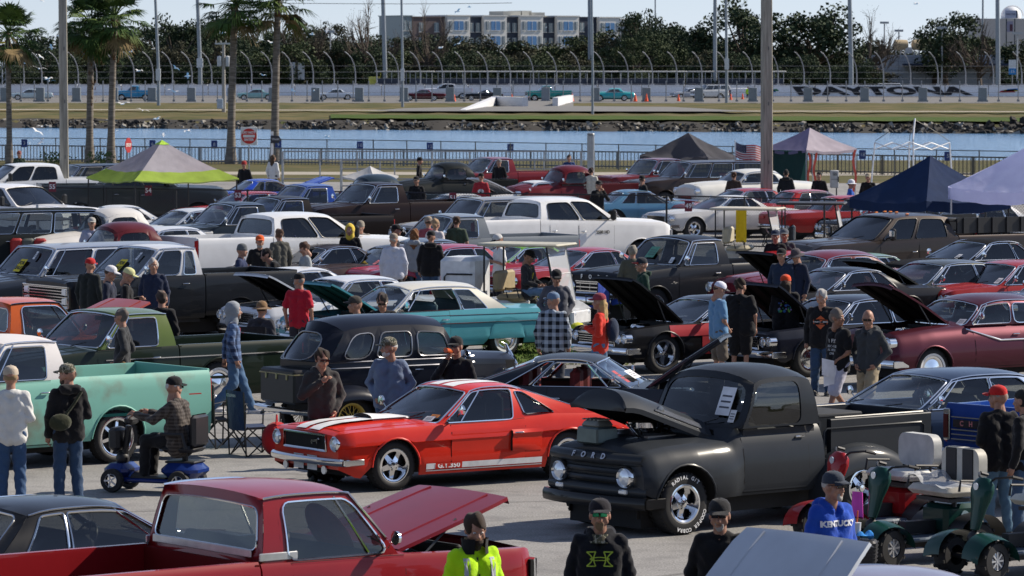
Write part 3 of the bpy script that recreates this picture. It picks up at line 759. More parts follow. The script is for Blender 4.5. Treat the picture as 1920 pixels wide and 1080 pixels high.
def T_oldpick(**k):  # rounded 1948-56 pickup
 wb = 2.9; cab0 = wb/2-2.35
 d = dict(W=1.86, wb=wb, fo=.70, ro=1.15, wr=.36, zs=.42, sec='round', arch=.46, crown=.16, wd=.2, he=.72,
  plan=[(-3, .86), (cab0, .86), (wb/2-.9, .88), (wb/2-.2, .93), (wb/2+.7, .90)],
  top=[(-3.2, 1.22), (cab0, 1.22), (wb/2-1.0, 1.22), (wb/2-.75, 1.12), (wb/2, 1.06), (wb/2+.55, .98), (wb/2+.7, .90)],
  gh=dict(a0=wb/2-.98, a1=wb/2-1.22, c1=cab0+.16, c0=cab0, zb=1.20, zr=1.70, hb=.82, hr=.62, crown=.15, bf=.16, br=.10, pw=2.4, drop=.10, mf=mg(.10, .10, .05, .09), mr=mg(.2, .2, .08, .14), rf=.12, rr=.12,
    side=[(0, .78, mg(.08, .07, .03, .09), .12, 0), (.78, 1, None, 0, 0)], vent=0, rail=0, trim=0),
  hood=(wb/2-.9, wb/2+.62), doors=[(cab0+.32, wb/2-.98)], bed=dict(x0=cab0-.06, z=1.18, fleet=0), mirror=(wb/2-1.05, 1.25, 'small'), seats=[cab0+.40],
  front=dict(gy=.55, gz0=.62, gz1=.86, bars=4, lights=[(.70, .86, .10)], bz=.48, bh=.12), rear=dict(lights=[(.72, .9, .08, .12)], bz=.48))
 d.update(k); return d
def T_modern(**k):   # modern crew cab truck
 wb = 3.9; cab0 = wb/2-3.05
 d = dict(W=2.06, wb=wb, fo=1.0, ro=1.15, wr=.42, zs=.52, sec='flat', arch=.52, crown=.06, wd=.28, rim='modern', rr=.27, tint=.16, stint=.12, nose=.05,
  top=[(-3.6, 1.48), (cab0, 1.48), (wb/2-1.1, 1.42), (wb/2-.55, 1.40), (wb/2+.75, 1.34), (wb/2+.98, 1.24), (wb/2+1.0, 1.15)],
  gh=dict(a0=wb/2-.72, a1=wb/2-1.42, c1=cab0+.12, c0=cab0, zb=1.42, zr=1.96, hb=.97, hr=.76, crown=.06, bf=.14, br=.03, pw=1.2, drop=.05, mf=mg(.05, .05, .03, .05), mr=mg(.12, .12, .12, .1),
    side=[(0, .46, mg(.16, .04, .02, .07), .07, 0), (.46, .92, mg(.04, .05, .02, .07), .09, 0), (.92, 1, None, 0, 0)], vent=0, trimmat=plain((.02, .02, .02), .4), rail=0),
  hood=(wb/2-.6, wb/2+.9), doors=[(wb/2-1.92, wb/2-.85), (cab0+.25, wb/2-1.95)], bed=dict(x0=cab0-.03, z=1.48, zf=.95), mirror=(wb/2-1.02, 1.45, 'big'), seats=[wb/2-2.0, cab0+.3], bucket=1, hz=.28,
  front=dict(gy=.62, gz0=.78, gz1=1.18, bars=4, lights=[(.82, 1.05, .12)], rect=1, bz=.66, bh=.26), rear=dict(lights=[(.93, 1.25, .14, .4)], bz=.7, bh=.2))
 d.update(k); return d
def T_car(**k):      # 1960s hardtop coupe or sedan, long deck
 L = k.pop('L', 5.2); wb = k.pop('wb', L*.575); fo = .86; ro = L-wb-fo; a0 = wb/2-.55
 h = wb/2
 d = dict(W=1.92, wb=wb, fo=fo, ro=ro, wr=.335, zs=.28, sec='car', arch=.40, crown=.03, rim='mag5',
  top=[(-h-ro, .80), (-h-ro+.15, .87), (-h+.2, .91), (-.9, .91), (a0, .89), (h, .87), (h+fo-.15, .82), (h+fo, .77)],
  gh=dict(a0=a0+.02, a1=a0-.62, c1=-.78, c0=-1.25, zb=.89, zr=1.32, hb=.84, hr=.62, crown=.05, bf=.16, br=.12, pw=1.3, drop=.05, mf=mg(.04, .04, .02, .04), mr=mg(.14, .14, .03, .05),
    side=[(0, .62, mg(.05, .02, .02, .05), .04, 0), (.62, .88, mg(.02, .03, .02, .05), .04, 0), (.88, 1, None, 0, 0)], vent=.2),
  hood=(a0+.12, h+fo-.1), doors=[(a0-1.25, a0-.1)], mirror=(a0-.25, .94, 'small'), seats=[.0, -.85],
  front=dict(gy=.55, gz0=.52, gz1=.72, bars=5, lights=[(.66, .64, .075), (.84, .65, .075)], bz=.42, bh=.13), rear=dict(lights=[(.62, .72, .35, .1)], bz=.45))
 for q in ('gh_', 'front_'):
  if q in k: d[q[:-1]].update(k.pop(q))
 d.update(k); return d
def T_muscle(**k):   # shorter pony / muscle coupe with fastback-ish C pillar
 d = T_car(L=4.75, wb=2.75)
 h = d['wb']/2; d['W'] = 1.85; a0 = h-.72
 d['top'] = [(-h-1.14, .79), (-h-1.0, .87), (-h+.2, .90), (a0, .88), (h, .86), (h+.72, .80), (h+.86, .74)]
 d['gh'].update(a0=a0+.02, a1=a0-.68, c1=-.85, c0=-1.45, zb=.87, zr=1.27, hb=.82, hr=.60)
 d['hood'] = (a0+.15, h+.78); d['doors'] = [(a0-1.22, a0-.08)]; d['mirror'] = (a0-.25, .92, 'small'); d['seats'] = [-.1, -.85]; d['bucket'] = 1
 for q in ('gh_', 'front_'):
  if q in k: d[q[:-1]].update(k.pop(q))
 d.update(k); return d
def T_50car(**k):    # tall rounded 1950s sedan
 d = T_car(L=5.1, wb=2.95)
 h = d['wb']/2; a0 = h-.8
 d.update(W=1.90, sec='round', zs=.32, crown=.10, wr=.35)
 d['top'] = [(-h-1.29, .85), (-h-1.1, .98), (-h+.1, 1.06), (a0, 1.05), (h, 1.02), (h+.7, .95), (h+.86, .86)]
 d['gh'].update(a0=a0+.02, a1=a0-.42, c1=-1.0, c0=-1.4, zb=1.05, zr=1.46, hb=.80, hr=.64, crown=.09, bf=.22, br=.2, drop=.08, pw=1.7,
  side=[(0, .47, mg(.06, .03, .03, .06), .05, 0), (.47, .86, mg(.03, .06, .03, .06), .1, 0), (.86, 1, None, 0, 0)])
 d['hood'] = (a0+.2, h+.75); d['doors'] = [(a0-1.1, a0-.08)]; d['mirror'] = (a0-.25, 1.12, 'small'); d['seats'] = [-.1, -.95]
 d['front'] = dict(gy=.5, gz0=.45, gz1=.62, bars=3, lights=[(.76, .80, .09)], bz=.45, bh=.14)
 for q in ('gh_', 'front_'):
  if q in k: d[q[:-1]].update(k.pop(q))
 d.update(k); return d
def T_wagon(**k):    # suburban-like
 wb = 3.2; h = wb/2; xr = -h-1.2
 d = dict(W=2.0, wb=wb, fo=.86, ro=1.2, wr=.36, zs=.36, sec='box', arch=.44, crown=.04,
  top=[(xr, 1.2), (-h, 1.22), (h-.72, 1.20), (h-.5, 1.19), (h+.5, 1.12), (h+.86, 1.04)],
  gh=dict(a0=h-.70, a1=h-1.18, c1=xr+.22, c0=xr+.06, zb=1.21, zr=1.78, hb=.93, hr=.78, crown=.05, bf=.10, br=.05, drop=.02, pw=1.3, mf=mg(.05, .05, .03, .05), mr=mg(.1, .1, .05, .1),
    side=[(0, .30, mg(.07, .04, .02, .06), .05, 0), (.30, .58, mg(.04, .04, .02, .06), .05, 0), (.58, .98, mg(.04, .1, .02, .06), .05, 0), (.98, 1, None, 0, 0)], vent=.25),
  hood=(h-.55, h+.80), doors=[(h-1.75, h-.62)], mirror=(h-.78, 1.28, 'small'), seats=[h-1.8, -.6],
  front=dict(gy=.70, gz0=.72, gz1=.98, bars=5, lights=[(.80, .86, .09)], bz=.52, bh=.17), rear=dict(lights=[(.90, .95, .08, .3)], bz=.5))
 d.update(k); return d
def place(px, py, ref, psi):
 """origin so that the local point ref is seen at px,py"""
 p = G(px, py, ref[2]); c, s = math.cos(psi), math.sin(psi)
 return (p.x-(ref[0]*c-ref[1]*s), p.y-(ref[0]*s+ref[1]*c), 0)
def lifted(S, dz, wr=None):
 S['top'] = [(a, b+dz) for a, b in S['top']]; S['zs'] += dz; g_ = S['gh']; g_['zb'] += dz; g_['zr'] += dz
 if S.get('bed'): S['bed']['z'] += dz; S['bed']['zf'] = S['bed'].get('zf', .68)+dz
 if S.get('front'):
  f = S['front']; f['gz0'] += dz; f['gz1'] += dz; f['bz'] = f.get('bz', .46)+dz; f['lights'] = [(a, b+dz, c) for a, b, c in f['lights']]
 if S.get('mirror'): q = S['mirror']; S['mirror'] = (q[0], q[1]+dz)+tuple(q[2:])
 if wr: S['wr'] = wr; S['arch'] = wr+.08
 return S
def roofref(S):
 g_ = S['gh']; return ((g_['a1']+g_['c1'])/2, 0, g_['zr']+g_.get('crown', .06))
def car(label, cat, S, px, py, deg, ref=None, name='parked_car', **kw):
 psi = R(deg); return build_vehicle(label, cat, S, place(px, py, ref or roofref(S), psi), psi, name, **kw)
# ============================================================= the vehicles
RED = (.42, .016, .012); BLK = (.006, .006, .007); WHT = (.72, .73, .74); MAR = (.11, .008, .012); TEAL = (.10, .30, .25); TURQ = (.075, .30, .36)
def up(d, **k): d = dict(d); d.update(k); return d
def wants(label, cat='car', **k): return label, cat
# --- hero: red fastback
S = T_muscle(col=(.60, .026, .012), kind='gloss', rim='mag5d', seatcol=(.02, .02, .02), wr=.33, rr=.215, wd=.24, zs=.19)
h = S['wb']/2
S['sec'] = 'crease'; S['arch'] = .365; S['top'] = [(-h-1.06, .82), (-h-.9, .86), (-h-.2, .88), (-h+.3, .90), (-.3, .84), (h-.74, .83), (h, .82), (h+.62, .79), (h+.80, .77)]
S['crown'] = .04; S['fo'] = .82; S['ro'] = 1.06; S['hoodcol'] = None
S['gh'].update(a0=h-.74, a1=h-1.34, c1=-.72, c0=-1.98, zb=.83, zr=1.27, hb=.80, hr=.60, crown=.045, drop=.045, rf=.05, pw=1.25,
 side=[(0, (.455, .86), mg(.05, .03, .02, .045), .05, 0), ((.455, .86), (.78, .985), mg(.10, .05, .10, .07), .03, 0), ((.78, .985), 1, None, 0, 0)], vent=.26, mr=mg(.2, .2, .1, .10))
S['front'] = dict(gy=.52, gz0=.54, gz1=.74, bars=0, vbars=0, lights=[(.72, .64, .085)], bz=.40, bh=.10, sur=.016, bo=.05)
S['rear'] = dict(lights=[(.65, .72, .08, .16)], bz=.45)
S['doors'] = [(h-2.02, h-.86)]; S['hood'] = (h-.58, h+.72); S['bulge'] = .03
S['papers'] = [(.62, .06, (.16, .10), (.75, .75, .75)), (.70, .17, (.14, .06), (.7, .25, .05))]
GT = car('red fastback coupe with twin white stripes over the bonnet and GT 350 on its sill', 'car', S, 742, 921, 214, ref=(h, .89, 0))
v = GT; W_ = plain((.78, .78, .78), .35)
for y0, y1 in ((-.29, -.045), (.045, .29)):
 m = MB()
 m.grid(lambda a, c: v.top_pt(lerp(h+.795, h-.60, a), lerp(y0, y1, c), .012+.03*min(1, max(0, (h+.75-lerp(h+.795, h-.60, a))/.3))), 20, 3); m.build('bonnet_stripe', W_, v.root)
 m = MB(); m.grid(lambda a, c: v.roof_pt(lerp(S['gh']['a1']-.02, S['gh']['c1']+.02, a), lerp(y0, y1, c)/S['gh']['hr'], .004), 10, 3); m.build('roof_stripe', W_, v.root)
 m = MB(); m.grid(lambda a, c: (v.xf+.012, lerp(y0, y1, c), lerp(.46, .27, a)), 2, 2); m.build('valance_stripe', W_, v.root)
for s in (1, -1):
 for z0, z1 in ((.26, .335), (.232, .246)):
  m = MB(); m.grid(lambda a, c: v.side_pt(lerp(h-.46, -h+.46, a), lerp(z0, z1, c), s, .0105), 10, 1); st = m.build('sill_stripe', W_, v.root)
 m = MB(); m.grid(lambda a, c: v.side_pt(lerp(h-.60, h-1.02, a), lerp(.258, .337, c), s, .013), 3, 1); m.build('name_panel', paint(S['col']), v.root)
 X = Vector((-s, 0, 0)) if s > 0 else Vector((1, 0, 0)); p = v.side_pt(h-.81, .297, s, .016)
 text('lettering', 'G.T.350', .085, basis(p, (-1, 0, 0) if s > 0 else (1, 0, 0), (0, 0, 1)), W_, v.root, bold=.003, sx=1.25)
 m = MB();
 def sc_(a, c): p = v.side_pt(lerp(-.42, -.92, a), lerp(.43, .72, c), s, 0); p.y += s*(.045*math.sin(math.pi*c)**.3*(1-a)**1.0+.008); return p
 m.grid(sc_, 6, 6); m.build('side_scoop', paint(S['col']), v.root)
 m = MB(); m.grid(lambda a, c: v.side_pt(-.415, lerp(.44, .71, c), s, .05*a), 1, 4); m.build('scoop_mouth', plain((.01, .01, .01), .8), v.root)
 m = MB(); m.tube([(v.xf+.01, s*.48, .29), (v.xf+.03, s*.48, .29)], .055, 14); m.build('fog_lamp', lensm(), v.root)
m = MB()   # bonnet scoop
m.grid(lambda a, c: v.top_pt(lerp(h-.05, h-.62, a), lerp(-.26, .26, c), .02+.075*math.sin(math.pi*c)**.4*(1-.75*a)), 8, 8); m.build('bonnet_scoop', W_, v.root)
m = MB(); m.grid(lambda a, c: v.top_pt(h-.045, lerp(-.24, .24, c), .01+.075*math.sin(math.pi*c)**.4*a), 1, 8); m.build('scoop_mouth', plain((.01, .01, .01), .8), v.root)
m = MB(); m.prism([(-.10, 0), (-.07, .035), (-.02, .03), (.04, .045), (.08, .06), (.10, .04), (.06, .03), (.07, -.02), (.05, -.02), (.03, .01), (-.04, .0), (-.06, -.03), (-.08, -.03), (-.07, 0)], .02, Matrix.Translation((v.xf+.05, .30, .64)) @ Matrix.Rotation(R(90), 4, 'Z')); m.build('grille_emblem', chrome(), v.root)
for y in (.1, -.45):
 m = MB(); p = v.Pf(.5+y, .0)+Vector((.05, 0, .02)); q = v.Pf(.5+y+.16, .28)+Vector((.03, 0, .01)); m.tube([p, q], .009, 4); m.build('wiper', plain((.05, .05, .05), .4), v.root)
# --- hero: dark grey rounded pickup with its bonnet up
GREY = (.028, .032, .038)
S = T_oldpick(col=GREY, kind='satin', rim='cragar', wr=.37, rr=.225, wd=.28, arch=.47, seatcol=(.05, .03, .03), zs=.40)
h = S['wb']/2; S['W'] = 1.92; S['ro'] = 1.28
S['plan'] = [(-3, .86), (-1.0, .86), (h-.98, .86), (h-.75, .93), (h-.2, .96), (h+.62, .94)]
S['top'] = [(-3.2, 1.2), (-.9, 1.22), (h-.98, 1.22), (h-.80, 1.06), (h-.5, 1.06), (h+.2, 1.04), (h+.55, 1.0), (h+.7, .93)]
S['crown'] = .10; S['hood'] = None; S['front'] = None; S['nose'] = .05
S['gh'].update(zr=1.79, crown=.125, pw=3.4, hr=.76, drop=.06, c0=-.78, c1=-.66, bf=.12, side=[(0, .82, mg(.045, .06, .02, .055), .09, 0), (.80, 1, None, 0, 0)]); S['bed'].update(z=1.22, zf=.72, x0=-.84); S['fo'] = .62
S['fender'] = (.78, .52, .30); S['papers'] = [(.45, .22, (.22, .36), (.8, .8, .82)), (.72, .10, (.09, .16), (.75, .75, .75))]
S['engcol'] = (.15, .15, .15); S['mirror'] = None
F1 = car('dark grey rounded pickup with its bonnet raised and FORD across the nose', 'pickup truck', S, 1288, 1004, 219, ref=(h, .93, 0))
v = F1; P_ = paint(GREY, 'satin'); xf = v.xf
m = MB()   # nose: wide dark mouth with rolled upper lip
m.grid(lambda a, c: (xf+.03*math.sin(math.pi*c)-.06*abs(2*a-1)**3, lerp(-.70, .70, a), lerp(.58, .86, c)), 10, 6)
m.build('grille_opening', plain((.008, .008, .009), .6), v.root)
m = MB(); m.grid(lambda a, c: (xf+.02+.10*math.cos(math.pi*(c-.5))-.10*abs(2*a-1)**3, lerp(-.84, .84, a), .86+.075*math.sin(math.pi*(c-.5))+.04), 16, 8); m.build('nose_lip', P_, v.root)
m = MB(); m.grid(lambda a, c: (xf+.03+.07*math.cos(math.pi*(c-.5))-.10*abs(2*a-1)**3, lerp(-.90, .90, a), .53+.07*math.sin(math.pi*(c-.5))), 16, 6); m.build('lower_apron', P_, v.root)
for z in (.66, .76):
 m = MB(); m.tube([(xf+.05-.06*abs(q)**3, q*.56, z) for q in (-1, -.6, 0, .6, 1)], .035, 8); m.build('grille_bar', P_, v.root)
for s in (1, -1):
 m = MB(); M = Matrix.Translation((xf+.045, s*.60, .70)); m.lathe([(.125, -.12), (.13, .03), (.112, .055), (.10, .03)], 24, M, axis='x'); hl = m.build('headlight', chrome(), v.root)
 m = MB(); m.lathe([(.0005, .06), (.06, .055), (.108, .03)], 20, M, axis='x'); m.build('lens', lensm(), hl)
 m = MB(); m.box((xf+.07, s*.58, .53), (.06, .14, .06), b=.015); m.build('parking_light', lensm(), v.root)
bumper(v, xf+.14, .40, .94, .15, 1, 'front_bumper', paint((.012, .012, .013), 'gloss'), curve=.16)
for k, ch in enumerate('FORD'): text('letter', ch, .10, basis((xf+.122, -.27+.18*k, .93), (0, 1, 0), (-.5, 0, 1)), plain((.5, .5, .52), .3, .8), v.root, ext=.004, bold=.003)
x0, x1 = h-.80, h+.56
def bon(a, c, off=0):
 x = lerp(x0, x1, a); q = 2*c-1; wv = lerp(.56, .50, a)*(1-.25*max(0, a-.8)/.2*0); zc = lerp(1.30, 1.24, a)-.05*max(0, (a-.8)/.2)**2
 return Vector((x+.0, wv*q*(1 if abs(q) < .9 else 1), zc-.21*abs(q)**2.8+off))
m = MB(); m.grid(lambda a, c: bon(a, c), 12, 16); m.cur = 1; m.grid(lambda a, c: bon(a, 1-c, -.03), 12, 16); m.cur = 0
m.grid(lambda a, c: (lambda q: Vector((q.x+.03*math.sin(math.pi*c), q.y*(1-.0*c), lerp(q.z, min(q.z-.05, bon(1, .5).z-.26), c))))(bon(1, a, 0)), 14, 3)
m.grid(lambda a, c: bon(a, 0, -.06*c), 12, 1); m.grid(lambda a, c: bon(a, 1, -.06*c), 12, 1)
ho = m.build('hood', [P_, plain((.01, .01, .01), .8)], v.root); pv = Vector((x0, 0, 1.28)); HR = Matrix.Translation(pv) @ Matrix.Rotation(R(-22), 4, 'Y') @ Matrix.Translation(-pv); ho.data.transform(HR)
for s in (1, -1):
 for k in range(3):
  m = MB(); m.tube([HR @ (bon(t, .5+s*(.40+k*.022))+Vector((0, s*.012, 0))) for t in (.12, .35, .55+.06*k)], .014, 5); m.build('hood_louvre', plain((.35, .35, .36), .3, .8), ho)
 m = MB(); M = HR @ Matrix.Translation(bon(.60, .5+s*.42)+Vector((0, s*.02, 0))); m.lathe([(.0005, .02), (.05, .012), (.055, -.01)], 14, M); m.build('hood_badge', plain((.2, .2, .2), .3, .8), ho)
m = MB(); m.cur = 0; m.add([(x0, -.5, 1.18), (x0, .5, 1.18), (x0, .5, .5), (x0, -.5, .5)], [(0, 1, 2, 3)])
m.cur = 1; m.box((h-.15, 0, 1.08), (.6, .5, .2), b=.05); m.box((h-.1, -.3, 1.12), (.5, .12, .1), b=.03); m.box((h-.1, .3, 1.12), (.5, .12, .1), b=.03)
m.cur = 2; m.lathe([(.001, .09), (.17, .09), (.2, .06), (.2, .0)], 20, Matrix.Translation((h-.12, 0, 1.22)), axis='z')
for k in range(6): m.tube([(h-.6+.1*k, -.3+.1*k, 1.14), (h-.4+.1*k, .2-.05*k, 1.26), (h-.2+.08*k, .3, 1.12)], .014, 5)
m.build('engine', [plain((.01, .01, .01), .8), plain((.2, .2, .2), .3, .8), chrome()], v.root)
m = MB(); m.box((h+.50, -.12, 1.15), (.34, .40, .20), b=.02, taper=.96); m.cur = 1; m.box((h+.50, -.12, 1.29), (.30, .34, .10), b=.03, taper=.7)
for k in range(5): m.box((h+.50, -.26+.07*k, 1.335), (.22, .02, .015))
o_ = m.build('metal_case', [plain((.10, .13, .13), .35, .6), plain((.2, .2, .17), .4, .4)], None); o_.location = F1.root.location; o_.rotation_euler = F1.root.rotation_euler
tag(o_, 'grey metal case with a ribbed lid standing on the nose of the dark grey pickup', 'case')
tx = plain((.8, .8, .8), .6)
tyre = [c for c in v.root.children if c.name.startswith('wheel') and c.location.x > 0 and c.location.y > 0][0]
for s_, a0, word in ((1, 128, 'RADIAL G/T'), (1, -20, 'COOPER COBRA')):
 n = len(word)
 for k, ch in enumerate(word):
  if ch == ' ': continue
  if word[0] == 'R': a = R(128-8.4*k); fl = 0
  else: a = R(-18-8.4*k+0); fl = 0
  rad = .315; p = Vector((rad*math.cos(a)*-1, .146, rad*math.sin(a)))   # seen from +y side: screen x = -local x
  t_ = Vector((-math.cos(a), 0, math.sin(a))); X = Vector((-math.sin(a), 0, -math.cos(a)))
  text('tyre_lettering', ch, .062, basis(p, X, t_), tx, tyre, bold=.002)
for s in (1, -1):
 m = MB(); m.tube([(-1.15, s*.70, 1.24), (-h-1.2, s*.70, 1.24)], .012, 5); m.build('bed_rail', P_, v.root)
 m = MB(); m.tube([(-.95, s*.775, 1.12), (-h-1.10, s*.775, 1.12), (-h-1.15, s*.775, 1.08), (-h-1.15, s*.775, .62), (-h-1.10, s*.775, .58), (-.95, s*.775, .58), (-.90, s*.775, .62), (-.90, s*.775, 1.08)], .012, 5, closed=True); m.build('pressed_panel', P_, v.root)
m = MB(); m.box((-1.25, 0, 1.27), (.75, 1.40, .05), b=.015); m.build('bed_cover', paint((.06, .062, .065), 'matte'), v.root)
# --- hero: black 1930s sedan
S = dict(W=1.30, wb=2.70, fo=.42, ro=.45, wr=.36, rr=.23, wd=.15, inset=-.10, zs=.55, sec='flat', arch=.05, crown=.10, col=(.006, .008, .016), kind='gloss', rim='wire', he=.9, nose=.0, lipmat=None,
 plan=[(-1.8, .62), (-1.3, .68), (.3, .69), (.62, .60), (1.2, .42), (1.8, .30)],
 top=[(-1.8, 1.20), (.5, 1.20), (.75, 1.16), (1.7, 1.10), (1.8, 1.08)], seats=[-.05, -1.0], seatcol=(.12, .09, .06),
 gh=dict(a0=.50, a1=.34, c1=-1.38, c0=-1.74, zb=1.20, zr=1.70, hb=.68, hr=.57, crown=.14, bf=.04, br=.22, pw=2.2, drop=.07, rf=.05, rr=.17, mf=mg(.08, .08, .06, .09), mr=mg(.26, .26, .02, .20), rail=0,
  side=[(0, .33, mg(.10, .05, .04, .10), .08, 0), (.33, .66, mg(.05, .05, .04, .10), .08, 0), (.66, .96, mg(.06, .12, .04, .10), .13, 0), (.96, 1, None, 0, 0)], trimmat=plain((.35, .35, .36), .3, .8)),
 hood=None, doors=[(-.30, .36), (-1.00, -.34)])
B30 = car('black prewar sedan with yellow wire wheels, a trunk on its tail and a domed roof', 'car', S, 702, 588, 33)
v = B30; P_ = paint(S['col'])
for s in (1, -1):
 for xa, L0, L1, nm in ((v.wbh, .62, .55, 'front_fender'), (-v.wbh, .55, .62, 'rear_fender')):
  m = MB()
  def fn(a, c):
   t = math.pi*a*.93+.04; x = xa+(L0 if math.cos(t) > 0 else L1)*math.cos(t)*(-1 if nm[0] == 'x' else 1); z = .34+.52*math.sin(t)**.7-(.10 if a > .85 else 0)
   return Vector((x, s*(.60+.30*c), z-.16*c**3*math.sin(t)))
  m.grid(fn, 18, 6); m.grid(lambda a, c: fn(a, 1)+Vector(((xa-fn(a, 1).x)*.10*c, 0, -.05*c)), 18, 1); m.build(nm, P_, v.root, angle=60)
 m = MB(); m.grid(lambda a, c: (lerp(v.wbh-.5, -v.wbh+.5, a), s*(.64+.24*c), .36), 2, 2); m.box((0, s*.76, .34), (2.0, .26, .03), b=.01); m.build('running_board', P_, v.root)
 for z_ in (1.19, 1.10):
  m = MB(); m.tube([v.side_pt(lerp(-1.70, .9, k/12), z_, s, .012) for k in range(13)], .012, 5); m.build('belt_moulding', plain((.3, .3, .32), .3, .8), v.root)
 m = MB(); m.lathe([(.11, .0), (.12, .10), (.105, .13), (.10, .11)], 20, Matrix.Translation((1.62, s*.48, .86)), axis='x'); m.lathe([(.001, -.12), (.07, -.09), (.115, 0)], 20, Matrix.Translation((1.62, s*.48, .86)), axis='x'); hl = m.build('headlight', chrome(), v.root)
 m = MB(); m.lathe([(.001, .135), (.1, .11)], 16, Matrix.Translation((1.62, s*.48, .86)), axis='x'); m.build('lens', lensm(), hl)
 m = MB(); m.lathe([(.0005, .03), (.09, .02), (.095, -.01)], 16, Matrix.Translation((.55, s*.86, 1.22)), axis='x'); m.tube([(.5, s*.66, 1.2), (.55, s*.86, 1.22)], .01, 5); m.build('side_mirror', chrome(), v.root)
m = MB(); m.grid(lambda a, c: (1.80+.06*(1-(2*a-1)**2), lerp(-.26, .26, a), lerp(.5, 1.14, c)), 8, 4); m.cur = 1
for k in range(13): q = 2*(k+.5)/13-1; m.tube([(1.80+.06*(1-q*q)+.012, q*.24, .54), (1.80+.06*(1-q*q)+.012, q*.24, 1.1)], .007, 4)
m.tube([(1.82, -.27, .5), (1.80, -.27, 1.02), (1.86, 0, 1.19), (1.80, .27, 1.02), (1.82, .27, .5)], .035, 8)
m.tube([(1.84, 0, 1.2), (1.80, 0, 1.30), (1.72, 0, 1.34)], [.03, .02, .004], 6)
m.build('radiator_shell', [plain((.02, .02, .02), .5), chrome()], v.root)
bumper(v, 2.12, .50, .88, .09, 1, 'front_bumper', None, curve=.2)
bumper(v, -2.14, .48, .82, .09, -1, 'rear_bumper', None, curve=.1)
m = MB(); m.box((-1.98, 0, .84), (.42, 1.0, .50), b=.03); m.cur = 1
m.box((-1.98, 0, 1.02), (.435, 1.015, .02), b=.004)
for y in (-.3, 0, .3): m.box((-2.195, y, .98), (.02, .05, .09), b=.008)
m.build('luggage_trunk', [plain((.012, .012, .014), .5), plain((.25, .22, .12), .4, .6)], v.root)
# --- teal C10 in the left foreground
S = T_c10(col=(.155, .40, .33), kind='worn', rim='mag5', wr=.37, rr=.27, rimr='modern', bedl=2.35, zs=.30, lift=0, wb=2.92, tint=.45); S['gh']['two'] = 1; S['col2'] = (.62, .60, .60); S['gh']['hr'] = .78
S['bed']['floor'] = (.03, .16, .13); S['papers'] = [(.55, .12, (.22, .14), (.6, .45, .4)), (.8, .03, (.16, .08), (.8, .8, .8))]
v = car('teal patina pickup with a white cab roof and a long straight bed', 'pickup truck', S, 393, 694, 219, ref=(-1.46-(2.35-(1.46-.66)), .96, 1.23))
m = MB(); m.box((-1.46-1.28, .985, .88), (.22, .02, .09), b=.005); m.build('side_marker', plain((.35, .02, .02), .3), v.root)
# --- dark green C10 behind it
S = T_c10(col=(.006, .013, .007), col2=(.09, .13, .025), kind='gloss', rim='whitecap', wr=.36, bedl=2.4); S['gh']['two'] = 1; S['zs'] = .34
S['strips'] = [(-3.2, .7, .84, .84, .012, None)]; lifted(S, -.20)
car('very dark green pickup with a lime cab roof and a white scraped bed rail', 'pickup truck', S, 222, 577, 217)
# --- red squarebody in the foreground
S = T_square(col=(.24, .010, .014), kind='gloss', rim='cap', open=19, seatcol=(.02, .02, .02), tint=.40); S['hoodcol'] = (.20, .012, .022); S['front']['lights'] = [(.78, .96, .085)]
S['gh']['trimmat'] = chrome(); S['hoodunder'] = (.03, .01, .01); S['bed']['floor'] = (.12, .008, .008)
v = car('red square pickup with its bonnet up and a chrome band under the rear window', 'pickup truck', S, 478, 903, 37); RP = v
m = MB(); m.box((v.S['bed']['x0']-.0, 0, 1.31), (.02, 1.60, .07), b=.006)
for s in (1, -1): m.box((v.S['bed']['x0']+.20, s*.925, 1.285), (.40, .02, .07), b=.006)
m.build('chrome_band', plain((.7, .7, .7), .3, .6), v.root)
m = MB(); m.lathe([(.001, .0), (.30, .01), (.32, .0)], 24, Matrix.Translation((v.wbh-1.0, -.35, 1.38)) @ Matrix.Rotation(R(60), 4, 'Y'), axis='z'); o_ = m.build('orange_fan', plain((.8, .18, .03), .6), None); o_.location = v.root.location; o_.rotation_euler = v.root.rotation_euler
tag(o_, 'round orange disc leaning behind the glass of the red square pickup', 'disc')
# --- black topped brown coupe, bottom left
S = T_car(L=5.0, col=(.055, .022, .018), col2=(.012, .012, .013), kind='metal', tint=.35); S['gh']['two'] = 1
car('brown coupe with a black vinyl roof parked beyond the red pickup bed', 'car', S, 78, 932, 37)
# --- white car with raised bonnet, bottom right, and the roof beside it
S = T_muscle(col=(.50, .54, .60), kind='gloss', open=49); S['hood'] = (.805, 2.155); S['he'] = .88
HW = car('pale grey-blue car whose raised bonnet fills the bottom right', 'car', S, 1500, 973, 40, ref=(1.69, 0, 1.97))
S = T_car(col=(.30, .28, .36), kind='metal'); car('lilac-grey saloon of which only the roof edge shows at the bottom', 'car', S, 1650, 1066, 200)
# --- charcoal coupe behind the red fastback
S = T_muscle(col=(.030, .037, .050), kind='satin', open=0, tint=.6, seatcol=(.16, .02, .02), rim='mag5'); S['gh'].update(c1=-.75, c0=-1.75, a0=.62, a1=.05)
S['gh']['side'] = [(0, .62, mg(.05, .02, .02, .05), .04, 1), (.62, .86, mg(.02, .10, .04, .06), .04, 1), (.86, 1, None, 0, 0)]; S['gh']['trim'] = 1
S['hood'] = (.85, 2.1); S['open'] = 38; S['papers'] = [(-.3, .25, (.35, .2), (.75, .75, .8)), (-.8, .2, (.1, .3), (.4, .05, .06))]; S['top'] = [(q[0], q[1]+.0) for q in S['top']]
v = car('charcoal hardtop coupe with a sloping tail, its bonnet propped up behind the grey pickup', 'car', S, 1072, 662, 350)
